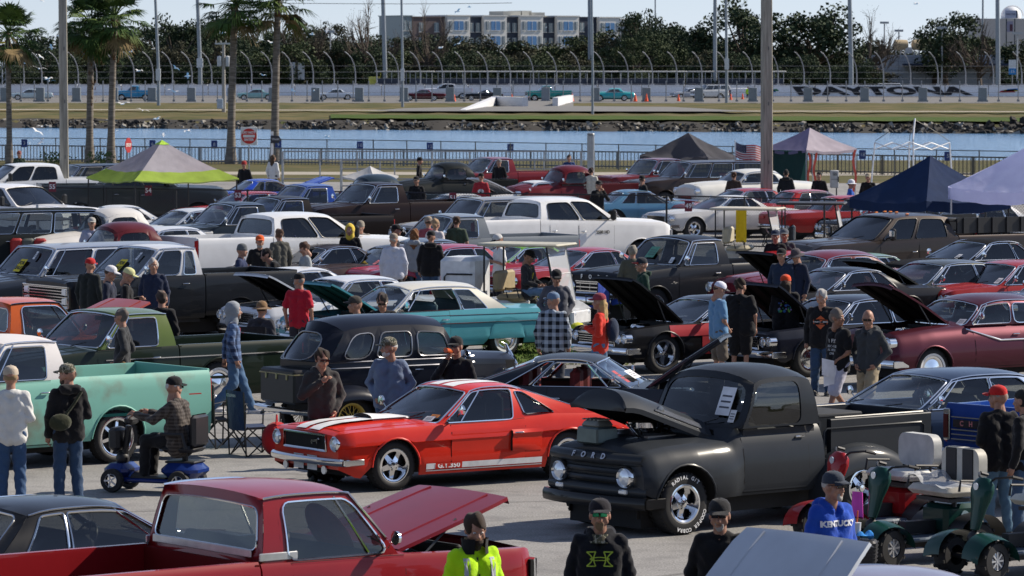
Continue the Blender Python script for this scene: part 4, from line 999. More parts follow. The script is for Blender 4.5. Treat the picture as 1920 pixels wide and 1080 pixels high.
# --- navy hardtop behind the grey pickup bed
S = T_car(L=5.35, col=(.018, .035, .075), kind='metal', tint=.75, zs=.26); S['gh'].update(a0=.95, a1=.28, c1=-1.0, c0=-1.7, hb=.88, hr=.66); S['doors'] = [(-.35, .85)]; S['W'] = 2.0
S['gh']['side'] = [(0, .46, mg(.05, .02, .02, .05), .04, 0), (.46, .84, mg(.02, .03, .02, .05), .04, 0), (.84, 1, None, 0, 0)]
v = car('dark blue chrome-edged hardtop with a spare wheel seen through its windshield', 'car', S, 1800, 690, 211)
tm, rm = wheel_meshes(.27, .17, .16, 'body'); t = link('reflected_wheel', tm, v.root, (.05, -.1, .98)); t.rotation_euler = (0, R(20), R(-90)); tm2, rm2 = wheel_meshes(.27, .17, .16, 'cap'); link('rim', rm2, t)  # solid wheel in the cabin stands in for a reflection on the windshield
# --- blue pickup tailgate on the right
S = T_square(col=(.012, .06, .30), kind='gloss', rim='cap')
v = car('bright blue pickup seen from its tailgate with CHEVROLET lettering', 'pickup truck', S, 1772, 758, 41, ref=(-S['wb']/2-(2.45-.8), .98, 1.24))
x = v.xr-.05; m = MB(); m.box((x-.02, 0, 1.02), (.015, 1.55, .10), b=.004); bb = m.build('tailgate_band', plain((.015, .015, .02), .4), v.root)
for k, ch in enumerate('CHEVROLET'): text('letter', ch, .09, basis((x-.03, .62-.155*k, 1.02), (0, -1, 0), (0, 0, 1)), plain((.7, .25, .25), .4), v.root, bold=.003)
for z in (1.10, .94, .88, .82): m = MB(); m.box((x-.02, 0, z), (.015, 1.6, .014)); m.build('tailgate_strip', chrome(), v.root)
for s in (1, -1): m = MB(); m.box((x-.0, s*.90, 1.0), (.03, .11, .40), b=.01); o_ = m.build('taillight_bezel', chrome(), v.root); m = MB(); m.box((x-.02, s*.90, .98), (.02, .07, .30)); m.build('taillight', plain((.10, .01, .01), .3), o_)
m = MB(); m.box((x-.06, 0, .62), (.12, 1.9, .16), b=.03); m.build('rear_bumper', plain((.5, .5, .52), .2, .8), v.root)
# --- turquoise convertible
S = T_car(L=5.35, col=TURQ, kind='gloss', rim='whitecap', open=32, skirt=1, col2=(.62, .60, .52), tint=.6, zs=.24); h = S['wb']/2
S['gh'].update(two=1, a0=h-.60, a1=h-1.18, c1=-1.05, c0=-1.62, zr=1.33, crown=.08, pw=1.4, mr=mg(.2, .2, .08, .08)); S['gh']['side'] = [(0, .60, mg(.05, .02, .02, .05), .03, 1), (.60, .86, mg(.02, .06, .02, .07), .03, 0), (.86, 1, None, 0, 0)]
S['strips'] = [(-h-1.3, h+.6, .66, .66, .012, None), (-h-1.3, h+.6, .80, .82, .006, None)]; S['hoodunder'] = (.01, .06, .055); S['seatcol'] = (.05, .1, .12)
car('turquoise convertible with a cream cloth top and fender skirts', 'convertible', S, 800, 527, 214)
# --- black muscle car with pink side stripe
S = T_muscle(col=(.010, .010, .012), kind='gloss', rim='mag5', rr=.24, wr=.36, open=41, tint=.5, doorcol=(.40, .05, .06)); S['hoodunder'] = (.006, .006, .006)
v = car('black coupe with a faded red flank, bonnet high and chrome five-spoke wheels', 'car', S, 1345, 552, 214)
for s in (1, -1): m = MB(); m.grid(lambda a, c: v.side_pt(lerp(v.wbh-.1, -.2, a), lerp(.66, .86, c), s, .009), 8, 3); m.build('red_side_panel', paint((.40, .05, .06)), v.root)
# --- dark car with its bonnet open behind the browsers
S = T_car(L=5.3, col=(.012, .014, .024), kind='gloss', rim='cap', open=42); S['hoodunder'] = (.008, .008, .008)
car('black chrome-trimmed hardtop with open bonnet among the visitors in black', 'car', S, 1608, 552, 213)
# --- maroon 1950s sedan
S = T_50car(col=(.085, .016, .028), kind='metal', rim='whitecap', open=34, tint=.6); S['hoodunder'] = (.008, .006, .006); h = S['wb']/2
S['strips'] = [(h-.75, .05, 1.0, .80, .014, None), (.05, -h-1.1, .80, .80, .014, None)]; S['papers'] = [(.75, .05, (.14, .14), (.8, .75, .75))]
car('maroon 1950s sedan with a bent chrome side strip and its bonnet up', 'car', S, 1850, 549, 212)
# --- orange pickup, left edge
S = T_square(col=(.55, .10, .012), kind='gloss', open=24, rim='cap'); lifted(S, -.24); S['hoodcol'] = (.36, .06, .045); S['hoodunder'] = (.35, .08, .03)
car('orange pickup cut by the left edge with its faded bonnet raised', 'pickup truck', S, 22, 558, 35)
S = T_car(L=5.1, col=(.20, .012, .012), kind='gloss', open=18); S['hoodunder'] = (.02, .01, .01); car('dark red car with a low open bonnet at the left edge', 'car', S, -85, 498, 37)
# --- squarebody and suburban for sale
Y_ = (.80, .62, .02)
S = T_wagon(col=(.020, .028, .045), kind='metal', col2=(.36, .38, .42), tint=.3, stint=.15); S['gh']['two'] = 1; S['papers'] = [(-.1, .12, (.26, .32), Y_), (.35, .55, (.07, .2), (.8, .8, .8))]
SUB = car('navy wagon with a silver roof and a yellow sign in its windshield', 'car', S, 190, 454, 216); fs1 = SUB
S = T_square(col=(.012, .014, .018), kind='gloss', col2=(.62, .62, .63), tint=.45); S['gh']['two'] = 1; S['gh']['a1'] -= .1; S['gh']['zr'] = 1.76; S['papers'] = [(-.1, .12, (.28, .34), Y_), (.45, .55, (.07, .2), (.8, .8, .8))]
S['gh']['side'] = [(0, .66, mg(.07, .04, .02, .06), .09, 0), (.66, .95, mg(.04, .06, .02, .06), .05, 0), (.95, 1, None, 0, 0)]
lifted(S, .12, .40); S['ro'] = 1.35; fs2 = car('black square pickup with a silver roof, chrome bar grille and yellow sale sign', 'pickup truck', S, 295, 458, 214)
for vv in (fs1, fs2):
 for o in [c for c in vv.root.children if c.name.startswith('windshield_sheet')]:
  me = o.data
  if me.materials[0] != plain(Y_, .6): continue
  p0, p1, p2, p3 = [q.co.copy() for q in me.vertices][:4]; X = (p1-p0).normalized(); Yx = (p3-p0).normalized(); nn = X.cross(Yx); nn *= .006 if nn.x > 0 else -.006
  for ch in list(o.children): bpy.data.objects.remove(ch)
  for tt, q in (('FOR', .68), ('SALE', .30)): text('lettering', tt, .12, basis(p0.lerp(p1, .5)+(p3-p0)*q+nn, X, Yx), plain((.02, .02, .02), .6), o, bold=.004)
# --- white trucks
S = T_modern(col=WHT, tint=.35, rim='black'); car('white crew cab pickup with tow mirrors and red tail lamp in the left half', 'pickup truck', S, 536, 397, 33)
S = T_modern(col=(.76, .76, .76), tint=.35, rim='black'); S['mirror'] = up({}, a=1) and (S['wb']/2-1.02, 1.45, 'big', 1); v = car('large white crew cab pickup with black wheels in the centre', 'pickup truck', S, 1030, 369, 32)
text('lettering', '2500 HD', .11, basis(v.side_pt(.75, 1.12, -1, .014), (1, 0, 0), (0, 0, 1)), plain((.02, .02, .02), .4), v.root, bold=.004)
text('lettering', 'CHEVROLET', .17, basis((v.xr-.04, 0, 1.22), (0, -1, 0), (0, 0, 1)), plain((.03, .03, .03), .4), v.root, bold=.004)
S = T_modern(col=(.040, .030, .026), kind='metal', tint=.12, rim='mag5'); S['mirror'] = (S['wb']/2-1.02, 1.45, 'big', 1); v = car('dark bronze crew cab pickup with chrome tow mirrors and roof marker lights', 'pickup truck', S, 1690, 398, 211)
for q in (-.8, -.3, 0, .3, .8): m = MB(); m.box(v.roof_pt(.04, q, .02), (.09, .05, .03), b=.01); m.build('marker_light', plain((.9, .25, .03), .3), v.root)
m = MB(); xx = v.S['bed']['x0']
for s in (1, -1):
 m.box(((xx+v.xr)/2, s*.93, 1.72), (xx-v.xr, .05, .36))
 for k in range(5): m.box((lerp(xx-.2, v.xr+.1, k/4), s*.97, 1.72), (.08, .05, .36))
m.box((xx-.05, 0, 1.85), (.5, 1.8, .08), b=.02); m.build('bed_rack', plain((.02, .02, .022), .5), v.root)
# --- black Ford with lettering
S = T_c10(col=(.010, .012, .018), kind='satin', rim='mag5', tint=.4, wr=.39); S['gh'].update(crown=.09, hb=.92, hr=.74); S['front'] = dict(gy=.62, gz0=.66, gz1=.90, bars=3, vbars=4, lights=[(.78, .78, .10)], bz=.5, bh=.15); S['papers'] = [(.62, .10, (.10, .16), (.8, .8, .8)), (-.3, .25, (.3, .3), (.1, .3, .2))]
v = car('black 1960s pickup with spaced chrome FORD letters above its grille', 'pickup truck', S, 1282, 440, 219)
for k, ch in enumerate('FORD'): text('letter', ch, .12, basis((v.xf+.03, -.42+.28*k, 1.0), (0, 1, 0), (0, 0, 1)), plain((.8, .8, .8), .3), v.root, bold=.006)
for s in (1, -1): m = MB(); m.box((v.xf+.02, s*.83, 1.0), (.05, .2, .07), b=.02); m.build('parking_light', plain((.75, .6, .4), .3), v.root)
# --- rest, one per line: label, type, colours, roof pixel, heading
def C(label, cat, T, px, py, deg, **k):
 dz = k.pop('lift_', 0); S = T(**k); return car(label, cat, lifted(S, dz) if dz else S, px, py, deg)
C('white coupe with almond headlights left of the chrome-faced white coupe', 'car', T_muscle, 560, 500, 213, col=(.66, .67, .69))
C('white 1960s coupe with quad headlights and black underside to its open bonnet', 'car', T_car, 668, 516, 213, col=(.62, .64, .68), open=32, hoodunder=(.006, .006, .007), rim='cap')
C('bronze fastback coupe with a sale card in its windshield', 'car', T_muscle, 752, 458, 212, col=(.07, .045, .04), kind='metal', papers=[(.75, .1, (.1, .2), (.7, .2, .2))])
C('dark convertible half hidden behind the crouching visitors', 'convertible', T_muscle, 622, 457, 212, col=(.03, .025, .03))
C('magenta and red coupe with a dark window band behind the standing visitors', 'car', T_car, 850, 457, 211, col=(.32, .02, .05), stint=.15)
C('lime green coupe behind the white golf cart', 'car', T_muscle, 985, 456, 212, col=(.14, .36, .02), tint=.6)
C('red fastback with black side glass right of the golf cart', 'car', T_muscle, 1108, 463, 212, col=(.30, .02, .03), stint=.12)
C('glossy red coupe with a bonnet scoop and its nose beside the black pickup tyre', 'car', T_muscle, 1472, 470, 212, col=(.34, .012, .016), bulge=.08, papers=[(.5, .3, (.2, .2), (.6, .7, .7))])
C('mint green coupe with a white cornered windshield card', 'car', T_muscle, 1622, 474, 212, col=(.13, .22, .14), papers=[(.6, .1, (.14, .1), (.8, .8, .8)), (.2, .4, (.3, .2), (.7, .75, .8))])
C('dark green convertible with a black top and its bonnet open', 'convertible', T_car, 1778, 486, 212, col=(.07, .075, .065), col2=(.01, .01, .012), open=30, hoodunder=(.006, .006, .006), kind='metal')
C('bright red coupe with a ribbed bonnet at the right edge', 'car', T_car, 1915, 487, 211, col=(.30, .014, .012), papers=[(.75, .1, (.12, .2), (.75, .7, .7))])
C('maroon bubble-roofed coupe in front of the bronze pickup', 'car', T_50car, 1565, 468, 212, col=(.13, .012, .022))
C('black coupe whose high open bonnet stands behind two capped men', 'car', T_muscle, 1588, 500, 213, col=(.008, .008, .011), open=40, hoodunder=(.005, .005, .005))
v = C('black matte coupe with a soft top behind the dark green convertible', 'car', T_muscle, 1850, 447, 212, col=(.008, .008, .009), kind='matte', lift_=.3, tint=.1, papers=[(.4, .1, (.12, .2), (.7, .7, .7))])
C('navy car with white bonnet stripes at the right edge below the red coupe', 'car', T_muscle, 2040, 505, 212, col=(.02, .03, .07))
C('white crew cab pickup at the upper left edge beside the wooden pole', 'pickup truck', T_modern, 58, 305, 205, col=WHT)
C('white single cab pickup at the left edge with dark mirrors', 'pickup truck', T_modern, 8, 344, 322, col=(.74, .74, .76))
C('charcoal pickup parked under the grey and lime canopy', 'pickup truck', T_modern, 240, 314, 12, col=(.06, .07, .075), kind='metal')
C('black utility vehicle roof behind the grey and lime canopy', 'car', T_wagon, 212, 306, 205, col=(.012, .014, .02))
C('black soft-topped off-roader at the left edge', 'jeep', T_wagon, 62, 390, 208, col=(.012, .016, .018), kind='matte', tint=.6)
C('red roofed 1950s pickup with cream pillars', 'pickup truck', T_oldpick, 218, 388, 210, col=(.6, .58, .55), col2=(.40, .02, .02))
C('white sloping fastback behind the red roofed pickup', 'car', T_muscle, 225, 384, 205, col=(.66, .66, .66))
C('maroon rounded pickup with an open side window near the man in lilac', 'pickup truck', T_oldpick, 236, 415, 210, col=(.09, .012, .016))
C('dark red low coupe in front of the maroon rounded pickup', 'car', T_muscle, 168, 424, 211, col=(.08, .01, .012))
C('pale blue roofed saloon right of the white fastback', 'car', T_car, 372, 390, 211, col=(.55, .58, .62), col2=(.03, .14, .22))
C('white roofed saloon beside the white crew cab bed', 'car', T_car, 318, 424, 211, col=(.60, .62, .66))
C('black box-bodied pickup left of the brown topped cab', 'pickup truck', T_c10, 445, 378, 209, col=(.012, .02, .03))
C('dark brown pickup with a flat black roof', 'pickup truck', T_c10, 530, 367, 210, col=(.014, .011, .011), kind='satin')
C('vivid blue coupe with its bonnet raised near the walking woman', 'car', T_muscle, 490, 335, 24, col=(.015, .06, .42), open=24)
C('blue and black pickup behind the flat-roofed brown one', 'pickup truck', T_c10, 580, 344, 208, col=(.012, .05, .28), col2=(.012, .012, .014))
C('red roofed car between the blue coupe and the brown pickup', 'car', T_car, 478, 358, 209, col=(.40, .02, .02))
C('rust-worn brown and black tall pickup behind the centre fence', 'pickup truck', T_c10, 706, 341, 212, col=(.014, .006, .006), kind='satin', wr=.42, lift_=.25)
C('navy panel truck under the small white canopy', 'van', T_oldpick, 706, 326, 206, col=(.02, .035, .05))
C('black rounded 1950s pickup by the water fence', 'pickup truck', T_oldpick, 845, 303, 207, col=(.014, .016, .015), kind='satin')
C('red pickup with a dark bed next to the black rounded one', 'pickup truck', T_c10, 926, 294, 207, col=(.17, .012, .018))
v = C('white sports coupe with two red stripes on its raised bonnet', 'sports car', T_muscle, 1010, 338, 207, col=(.68, .68, .70), open=28)
for y0, y1 in ((-.34, -.06), (.06, .34)):
 h0 = v.S['hood'][0]; pv = Vector((h0, 0, v.ztop(h0)+.03)); HM = Matrix.Translation(pv) @ Matrix.Rotation(R(-28), 4, 'Y') @ Matrix.Translation(-pv); m = MB(); m.grid(lambda a, c: HM @ v.top_pt(lerp(h0+.05, v.S['hood'][1]-.04, a), lerp(y0, y1, c), .014), 8, 2); m.build('bonnet_stripe', plain((.40, .02, .03), .4), v.root)
C('maroon hot rod pickup with a square cab by the water fence', 'pickup truck', T_oldpick, 1068, 309, 206, col=(.10, .008, .012), rim='mag5')
C('cream sports convertible behind fence sign 51', 'convertible', T_muscle, 862, 362, 209, col=(.50, .47, .40))
C('red and white pickup with an amber indicator near the small girl in red', 'pickup truck', T_square, 1236, 296, 207, col=(.16, .012, .016), col2=(.6, .58, .55), front=dict(gy=.72, gz0=.70, gz1=1.0, bars=3, lights=[(.80, .9, .09)], rect=1, bz=.52, bh=.17, amber=(.93, .86)))
C('brown 1950s wagon with a tan roof and chrome grille', 'car', T_wagon, 1345, 300, 206, col=(.03, .02, .018), col2=(.30, .26, .20))
C('white finned coupe in front of the brown wagon', 'car', T_50car, 1412, 316, 206, col=(.66, .65, .60), lift_=.14)
C('light blue coupe behind the fence at the man walking', 'car', T_muscle, 1185, 355, 20, col=(.12, .28, .42), kind='metal')
v = C('white coupe with chrome wheels behind fence sign 49', 'car', T_muscle, 1372, 366, 207, col=(.64, .63, .62), rim='mag5')
C('red and white topped car behind the white coupe of sign 49', 'car', T_car, 1408, 352, 207, col=(.32, .02, .02), col2=(.6, .58, .55))
C('red hardtop right of the tall wooden pole', 'car', T_car, 1508, 355, 24, col=(.36, .02, .02), kind='gloss')
C('red hardtop with chrome tail lamps beside the navy canopy', 'car', T_car, 1588, 366, 24, col=(.34, .018, .015))
C('black saloon under the edge of the navy canopy', 'car', T_car, 1700, 378, 208, col=(.012, .012, .014))
C('silver white saloon below the lavender canopy', 'car', T_car, 1845, 380, 208, col=(.60, .60, .62))
C('dark red coupe behind the lavender canopy leg', 'car', T_car, 1768, 374, 208, col=(.28, .02, .02))
C('tan utility wagon behind the white pickup roof', 'car', T_wagon, 975, 368, 208, col=(.22, .2, .17))
C('silver pickup with folding chairs behind its tail', 'pickup truck', T_c10, 852, 400, 209, col=(.18, .20, .22))
C('blue-grey saloon at the feet of the man in the green shirt', 'car', T_car, 792, 446, 210, col=(.10, .13, .17))
# ============================================================= people
def seg_sdf(P, a, b, ra, rb, sx=1.0):
 """tapered capsule; sx flattens along x (depth)"""
 a = np.array(a, float); b = np.array(b, float); d = b-a; q = P-a
 L = max(1e-9, float(d@d)); t = np.clip((q@d)/L, 0, 1); c = q-t[..., None]*d
 if sx != 1.0: c = c/np.array([sx, 1, 1])
 return np.sqrt((c*c).sum(-1))-(ra+(rb-ra)*t)
def ell_sdf(P, c, r):
 q = (P-np.array(c, float))/np.array(r, float); return (np.sqrt((q*q).sum(-1))-1)*min(r)
def surf(prims, h, k=.03, noise=0.0, seed=0, lo=None, hi=None):
 los = []; his = []
 for p in prims:
  if p[0] == 'c': pts = np.array([p[1], p[2]]); r = max(p[3], p[4])
  else: pts = np.array([p[1]]); r = max(p[2])
  los.append(pts.min(0)-r); his.append(pts.max(0)+r)
 lo_ = np.min(los, 0)-3*h; hi_ = np.max(his, 0)+3*h
 n = np.ceil((hi_-lo_)/h).astype(int)+1
 ax = [lo_[i]+h*np.arange(n[i]) for i in range(3)]
 F = np.full(n, .5, np.float32)
 for p, l, u in zip(prims, los, his):
  sub = p[-1] == 'sub'; kk = k
  i0 = np.maximum(0, np.floor((l-.06-lo_)/h).astype(int)); i1 = np.minimum(n, np.ceil((u+.06-lo_)/h).astype(int)+1)
  sl = tuple(slice(i0[i], i1[i]) for i in range(3))
  X, Y, Z = np.meshgrid(ax[0][sl[0]], ax[1][sl[1]], ax[2][sl[2]], indexing='ij'); P = np.stack([X, Y, Z], -1)
  d = seg_sdf(P, p[1], p[2], p[3], p[4], p[5] if len(p) > 5 and not isinstance(p[5], str) else 1.0) if p[0] == 'c' else ell_sdf(P, p[1], p[2])
  A = F[sl]
  if sub: F[sl] = np.maximum(A, -d)
  else:
   hh = np.clip(.5+.5*(A-d)/kk, 0, 1); F[sl] = A*(1-hh)+d*hh-kk*hh*(1-hh)
 if noise:
  X, Y, Z = np.meshgrid(*ax, indexing='ij'); s = seed*1.7
  F += noise*(np.sin(X*31+Z*17+s+2*np.sin(Y*13))*.5+np.sin(Y*37-Z*23+s*2+2*np.sin(X*19+Z*9))*.6+np.sin(Z*47+X*29+3*np.sin(Y*21+s)))*.5
 return nets(F, lo_, h)
CORN = [(0, 0, 0), (1, 0, 0), (0, 1, 0), (1, 1, 0), (0, 0, 1), (1, 0, 1), (0, 1, 1), (1, 1, 1)]
EDG = [(0, 1), (2, 3), (4, 5), (6, 7), (0, 2), (1, 3), (4, 6), (5, 7), (0, 4), (1, 5), (2, 6), (3, 7)]
def nets(F, lo, h):
 S = F < 0; n = F.shape; cs = []
 for c in CORN: cs.append(S[c[0]:n[0]-1+c[0], c[1]:n[1]-1+c[1], c[2]:n[2]-1+c[2]])
 cnt = sum(c.astype(np.int8) for c in cs); act = (cnt > 0) & (cnt < 8)
 idx = np.argwhere(act); m = len(idx)
 if m == 0: return [], []
 ID = -np.ones(act.shape, np.int64); ID[act] = np.arange(m)
 V = np.array([F[tuple((idx+np.array(c)).T)] for c in CORN]); acc = np.zeros((m, 3)); ct = np.zeros(m)
 for a, b in EDG:
  fa, fb = V[a], V[b]; x = (fa < 0) != (fb < 0); t = np.where(x, fa/np.where(fa-fb == 0, 1, fa-fb), 0)
  p = np.array(CORN[a])+t[:, None]*(np.array(CORN[b])-np.array(CORN[a])); acc += np.where(x[:, None], p, 0); ct += x
 P = lo+(idx+acc/ct[:, None])*h
 fs = []
 for ax in range(3):
  o = [1 if i == ax else 0 for i in range(3)]
  A = S[:n[0]-o[0], :n[1]-o[1], :n[2]-o[2]]; B = S[o[0]:, o[1]:, o[2]:]; e = np.argwhere(A != B)
  u, w_ = (ax+1) % 3, (ax+2) % 3; e = e[(e[:, u] > 0) & (e[:, w_] > 0)]
  e = e[(e[:, u] < n[u]-1) & (e[:, w_] < n[w_]-1)]
  if not len(e): continue
  def q(du, dv):
   f = e.copy(); f[:, u] -= du; f[:, w_] -= dv; return ID[tuple(f.T)]
  Q = np.stack([q(0, 0), q(1, 0), q(1, 1), q(0, 1)], 1); flip = ~A[tuple(e.T)]; Q[flip] = Q[flip][:, ::-1]; fs.append(Q)
 return P, np.concatenate(fs)
def mesh_np(name, parts, mats, smooth=True):
 """parts: list of (verts, faces, material index)"""
 V = []; Fc = []; mi = []; o = 0
 for P, Q, m_ in parts:
  if len(P) == 0: continue
  V.append(np.asarray(P, float).reshape(-1, 3));
  for q in (Q.tolist() if hasattr(Q, 'tolist') else Q): Fc.append([i+o for i in q]); mi.append(m_)
  o += len(P)
 me = bpy.data.meshes.new(name)
 if V: me.from_pydata(np.concatenate(V).tolist(), [], Fc)
 for m in mats: me.materials.append(m)
 if len(Fc): me.polygons.foreach_set('material_index', mi); me.polygons.foreach_set('use_smooth', [smooth]*len(Fc))
 me.update(); return me
def skin(t):
 key = ('skin', t)
 if key not in MATS:
  m, n, b = newmat('skin'); setp(b, rough=.5, spec=.35); noise_mix(n, b, dim(t, .82), dim(t, 1.1), 22, 5)
  b.inputs['Subsurface Weight'].default_value = 0.0; MATS[key] = m
 return MATS[key]
SK = (.36, .19, .13); SK2 = (.28, .14, .09); SKD = (.075, .04, .028)
ARM = {'down': ((-.03, .085, -.28), (.05, .075, -.53)), 'pocket': ((-.08, .12, -.27), (.09, -.01, -.47)), 'bent': ((-.02, .07, -.28), (.23, -.10, -.20)),
       'low': ((.0, .06, -.29), (.16, -.08, -.45)), 'mouth': ((.15, .10, -.22), (.20, -.11, .06)), 'fwd': ((.16, .06, -.25), (.42, .02, -.18)), 'back': ((-.10, .05, -.28), (-.12, .03, -.53)),
       'swing': ((.08, .05, -.28), (.24, .03, -.48)), 'lap': ((.06, .06, -.27), (.26, -.06, -.34)), 'reach': ((.22, .10, -.18), (.50, .02, -.12)), 'chest': ((.02, .10, -.26), (.20, -.13, -.06))}
def hand_geo(w, d, side, s=1.0, grip=0):
 """palm and five bent fingers from wrist w along direction d"""
 m = MB(); d = Vector(d).normalized(); w = Vector(w); sd = Vector((0, 1, 0)); sd = (sd-d*sd.dot(d)).normalized(); nn = d.cross(sd)*side
 n_ = d.cross(sd); ax = n_ if abs(d.z) > .5 else sd     # spread axis
 sp = Vector((1, 0, 0)); sp = (sp-d*sp.dot(d)); sp = sp.normalized() if sp.length > .2 else sd
 fl = d.cross(sp).normalized(); fl *= -1 if fl.dot(Vector((0, side, 0))) > 0 else 1      # curl towards the body
 L = [.070, .078, .072, .058]
 m.tube([w-d*.02, w+d*.03, w+d*.085], [.026*s, .036*s, .034*s], 8)
 for k in range(4):
  o = sp*(.030-.020*k)*s+d*.078; c = .35+.5*grip
  p0 = w+o; p1 = p0+(d+fl*c*.5).normalized()*L[k]*.55; p2 = p1+(d*(1-grip*.9)+fl*c*1.6).normalized()*L[k]*.55
  m.tube([p0, p1, p2], [.0095*s, .009*s, .007*s], 5)
 t0 = w+sp*.03*s+d*.03; t1 = t0+(d*.6+sp*.7+fl*.4).normalized()*.035; t2 = t1+(d+fl*.5).normalized()*.03
 m.tube([t0, t1, t2], [.013*s, .011*s, .009*s], 5); return m
NP = [0]
def person(label, px, py, face, top, leg, *, skn=SK, hgt=1.76, fat=1.0, arms=('down', 'down'), legs='stand', hair=(.06, .04, .03), hat=None, hatc=(.02, .02, .022), brimdir=0,
           sleeves='long', short=False, hood=False, shoes=(.03, .03, .03), beard=None, glasses=None, long_hair=False, headyaw=0, headpitch=0, lean=0, near=False, topmat=None, legmat=None, seat=0.0, extra=None, z0=None, at_world=None, open_front=None, skirt=0):
 """px,py: top of the head in the photograph; face: world angle the body faces (degrees)"""
 NP[0] += 1; rg = random.Random(NP[0]*13+5); seed = NP[0]
 K = hgt/1.76; sit = legs == 'sit'
 ztop_ = (hgt+.03) if not sit else (.90+seat*1.0)
 if legs == 'crouch': ztop_ = 1.15
 if at_world is not None: loc = Vector(at_world)
 else:
  p = G(px, py, ztop_+(z0 or 0)); loc = Vector((p.x, p.y, z0 or 0))
 h = .0125 if near else .016; hh = .0075 if near else .0125
 if loc.y > 250: h, hh = .035, .03
 root = thing('person', label, 'person', loc, R(face), 'people at the car show')
 le = R(lean); dz = 0
 hipz = .93
 if sit: hipz = seat+.08
 if legs == 'crouch': hipz = .42
 def tl(x, y, z):   # torso point above hip, leaning forward
  zz = z-.93; return (x+zz*math.sin(le), y, hipz+zz*math.cos(le))
 sh = {s: tl(-.01, s*.170*(.80+.20*fat), 1.41) for s in (1, -1)}
 el, wr_ = {}, {}
 for s, a in zip((1, -1), arms):
  e, w_ = ARM[a] if isinstance(a, str) else a
  el[s] = (sh[s][0]+e[0], sh[s][1]+s*e[1], sh[s][2]+e[2]); wr_[s] = (sh[s][0]+w_[0], sh[s][1]+s*w_[1], sh[s][2]+w_[2])
 kn, an = {}, {}
 for s in (1, -1):
  if legs == 'stand': kn[s] = (.03, s*.105, .50); an[s] = (-.02+.03*s, s*.12, .09)
  elif legs == 'walk': kn[s] = (.14, .09, .52) if s > 0 else (.0, -.09, .50); an[s] = (.30, .09, .09) if s > 0 else (-.32, -.09, .13)
  elif legs == 'sit': kn[s] = (.44, s*.13, hipz+.02); an[s] = (.46, s*.13, hipz-.40)
  else: kn[s] = (.40, s*.14, .50); an[s] = (.12, s*.14, .10)
 hip = {s: (0, s*.09, hipz) for s in (1, -1)}; f = fat
 def arm_pr(r0, r1, r2, cut=1.0, off=0):
  o = []
  for s in (1, -1):
   e, w_ = np.array(el[s]), np.array(wr_[s]); S_ = np.array(sh[s])
   if cut <= .5: o += [('c', S_, S_+(e-S_)*cut*2, r0, r0*1.05)]
   else: o += [('c', S_, e, r0, r1), ('c', e, e+(w_-e)*(cut-.5)*2, r1, r2)]
  return o
 pr = []
 bd = []
 neck0 = tl(-.01, 0, 1.44); hc = tl(.02, 0, 1.638)
 bd += [('c', tl(-.01, .06, 1.33), tl(0, .06, 1.0), .065, .07), ('c', tl(-.01, -.06, 1.33), tl(0, -.06, 1.0), .065, .07), ('c', neck0, (hc[0]-.015, hc[1], hc[2]-.06), .062, .055)]
 bd += arm_pr(.046, .037, .026)
 for s in (1, -1):
  bd += [('c', hip[s], kn[s], .062, .048), ('c', kn[s], an[s], .050, .034)]
 P1, Q1 = surf(bd, h, .03); parts = [(P1, Q1, 0)]
 for s in (1, -1):
  d = Vector(wr_[s])-Vector(el[s]); hm = hand_geo(wr_[s], d, s, 1.0, .6 if 'low' in arms or 'mouth' in arms else .25); parts.append((hm.v, hm.f, 0))
 hd = [('e', (-.012, 0, .02), (.098, .078, .105)), ('e', (.028, 0, -.045), (.068, .060, .072)), ('c', (.084, 0, -.005), (.104, 0, -.032), .010, .017), ('e', (.060, 0, -.098), (.030, .032, .022)),
          ('c', (.074, .026, .025), (.074, -.026, .025), .016, .016), ('c', (.080, -.018, -.066), (.080, .018, -.066), .010, .010), ('c', (.062, .042, -.02), (.05, .052, -.05), .02, .02), ('c', (.062, -.042, -.02), (.05, -.052, -.05), .02, .02),
          ('e', (.0, .080, -.012), (.020, .010, .030)), ('e', (.0, -.080, -.012), (.020, .010, .030)), ('c', (-.02, 0, -.09), (-.035, 0, -.16), .052, .056)]
 PH, QH = surf(hd, hh, .016)
 Rm = Matrix.Rotation(R(headyaw), 3, 'Z') @ Matrix.Rotation(R(headpitch+lean*.4), 3, 'Y'); Rn = np.array(Rm)
 def tr(P): return (1.06*np.asarray(P, float).reshape(-1, 3)@Rn.T)+np.array(hc)
 parts.append((tr(PH), QH, 0))
 em = MB()
 for s in (1, -1):
  em.ell((.082, s*.031, .002), (.012, .014, .010), n=8, m=5)
 parts.append((tr(em.v), em.f, 1))
 em = MB()
 for s in (1, -1): em.ell((.0925, s*.031, .002), (.004, .006, .006), n=6, m=4)
 em.tube([(.092, -.02, -.064), (.095, 0, -.062), (.092, .02, -.064)], .004, 4)
 parts.append((tr(em.v), em.f, 2))
 body = link('body', mesh_np('body', parts, [skin(skn), plain((.55, .52, .5), .3), plain((.05, .02, .015), .5)]), root)
 H4 = Matrix.Translation(hc) @ Rm.to_4x4() @ Matrix.Scale(1.06, 4) @ Matrix.Translation((0, 0, .006))
 nz = .008 if near else .005
 tp = []
 for s in (1, -1):
  tp += [('c', tl(.0, s*.080*f, 1.32), tl(.0, s*.072*f, 1.12), .120*(.85+.15*f), .112*f, .92), ('c', tl(.0, s*.066*f, 1.12), tl(.01, s*.070*f, .89), .112*f, .124*f, .98)]
 tp += [('c', tl(-.02, 0, 1.445), tl(-.02, .13, 1.405), .068, .062), ('c', tl(-.02, 0, 1.445), tl(-.02, -.13, 1.405), .068, .062)]
 if f > 1.15: tp += [('e', tl(.06, 0, 1.08), (.15, .17, .17))]
 tp += arm_pr(.067*(.8+.2*f), .057, .048, {'long': .97, 'short': .36}[sleeves])
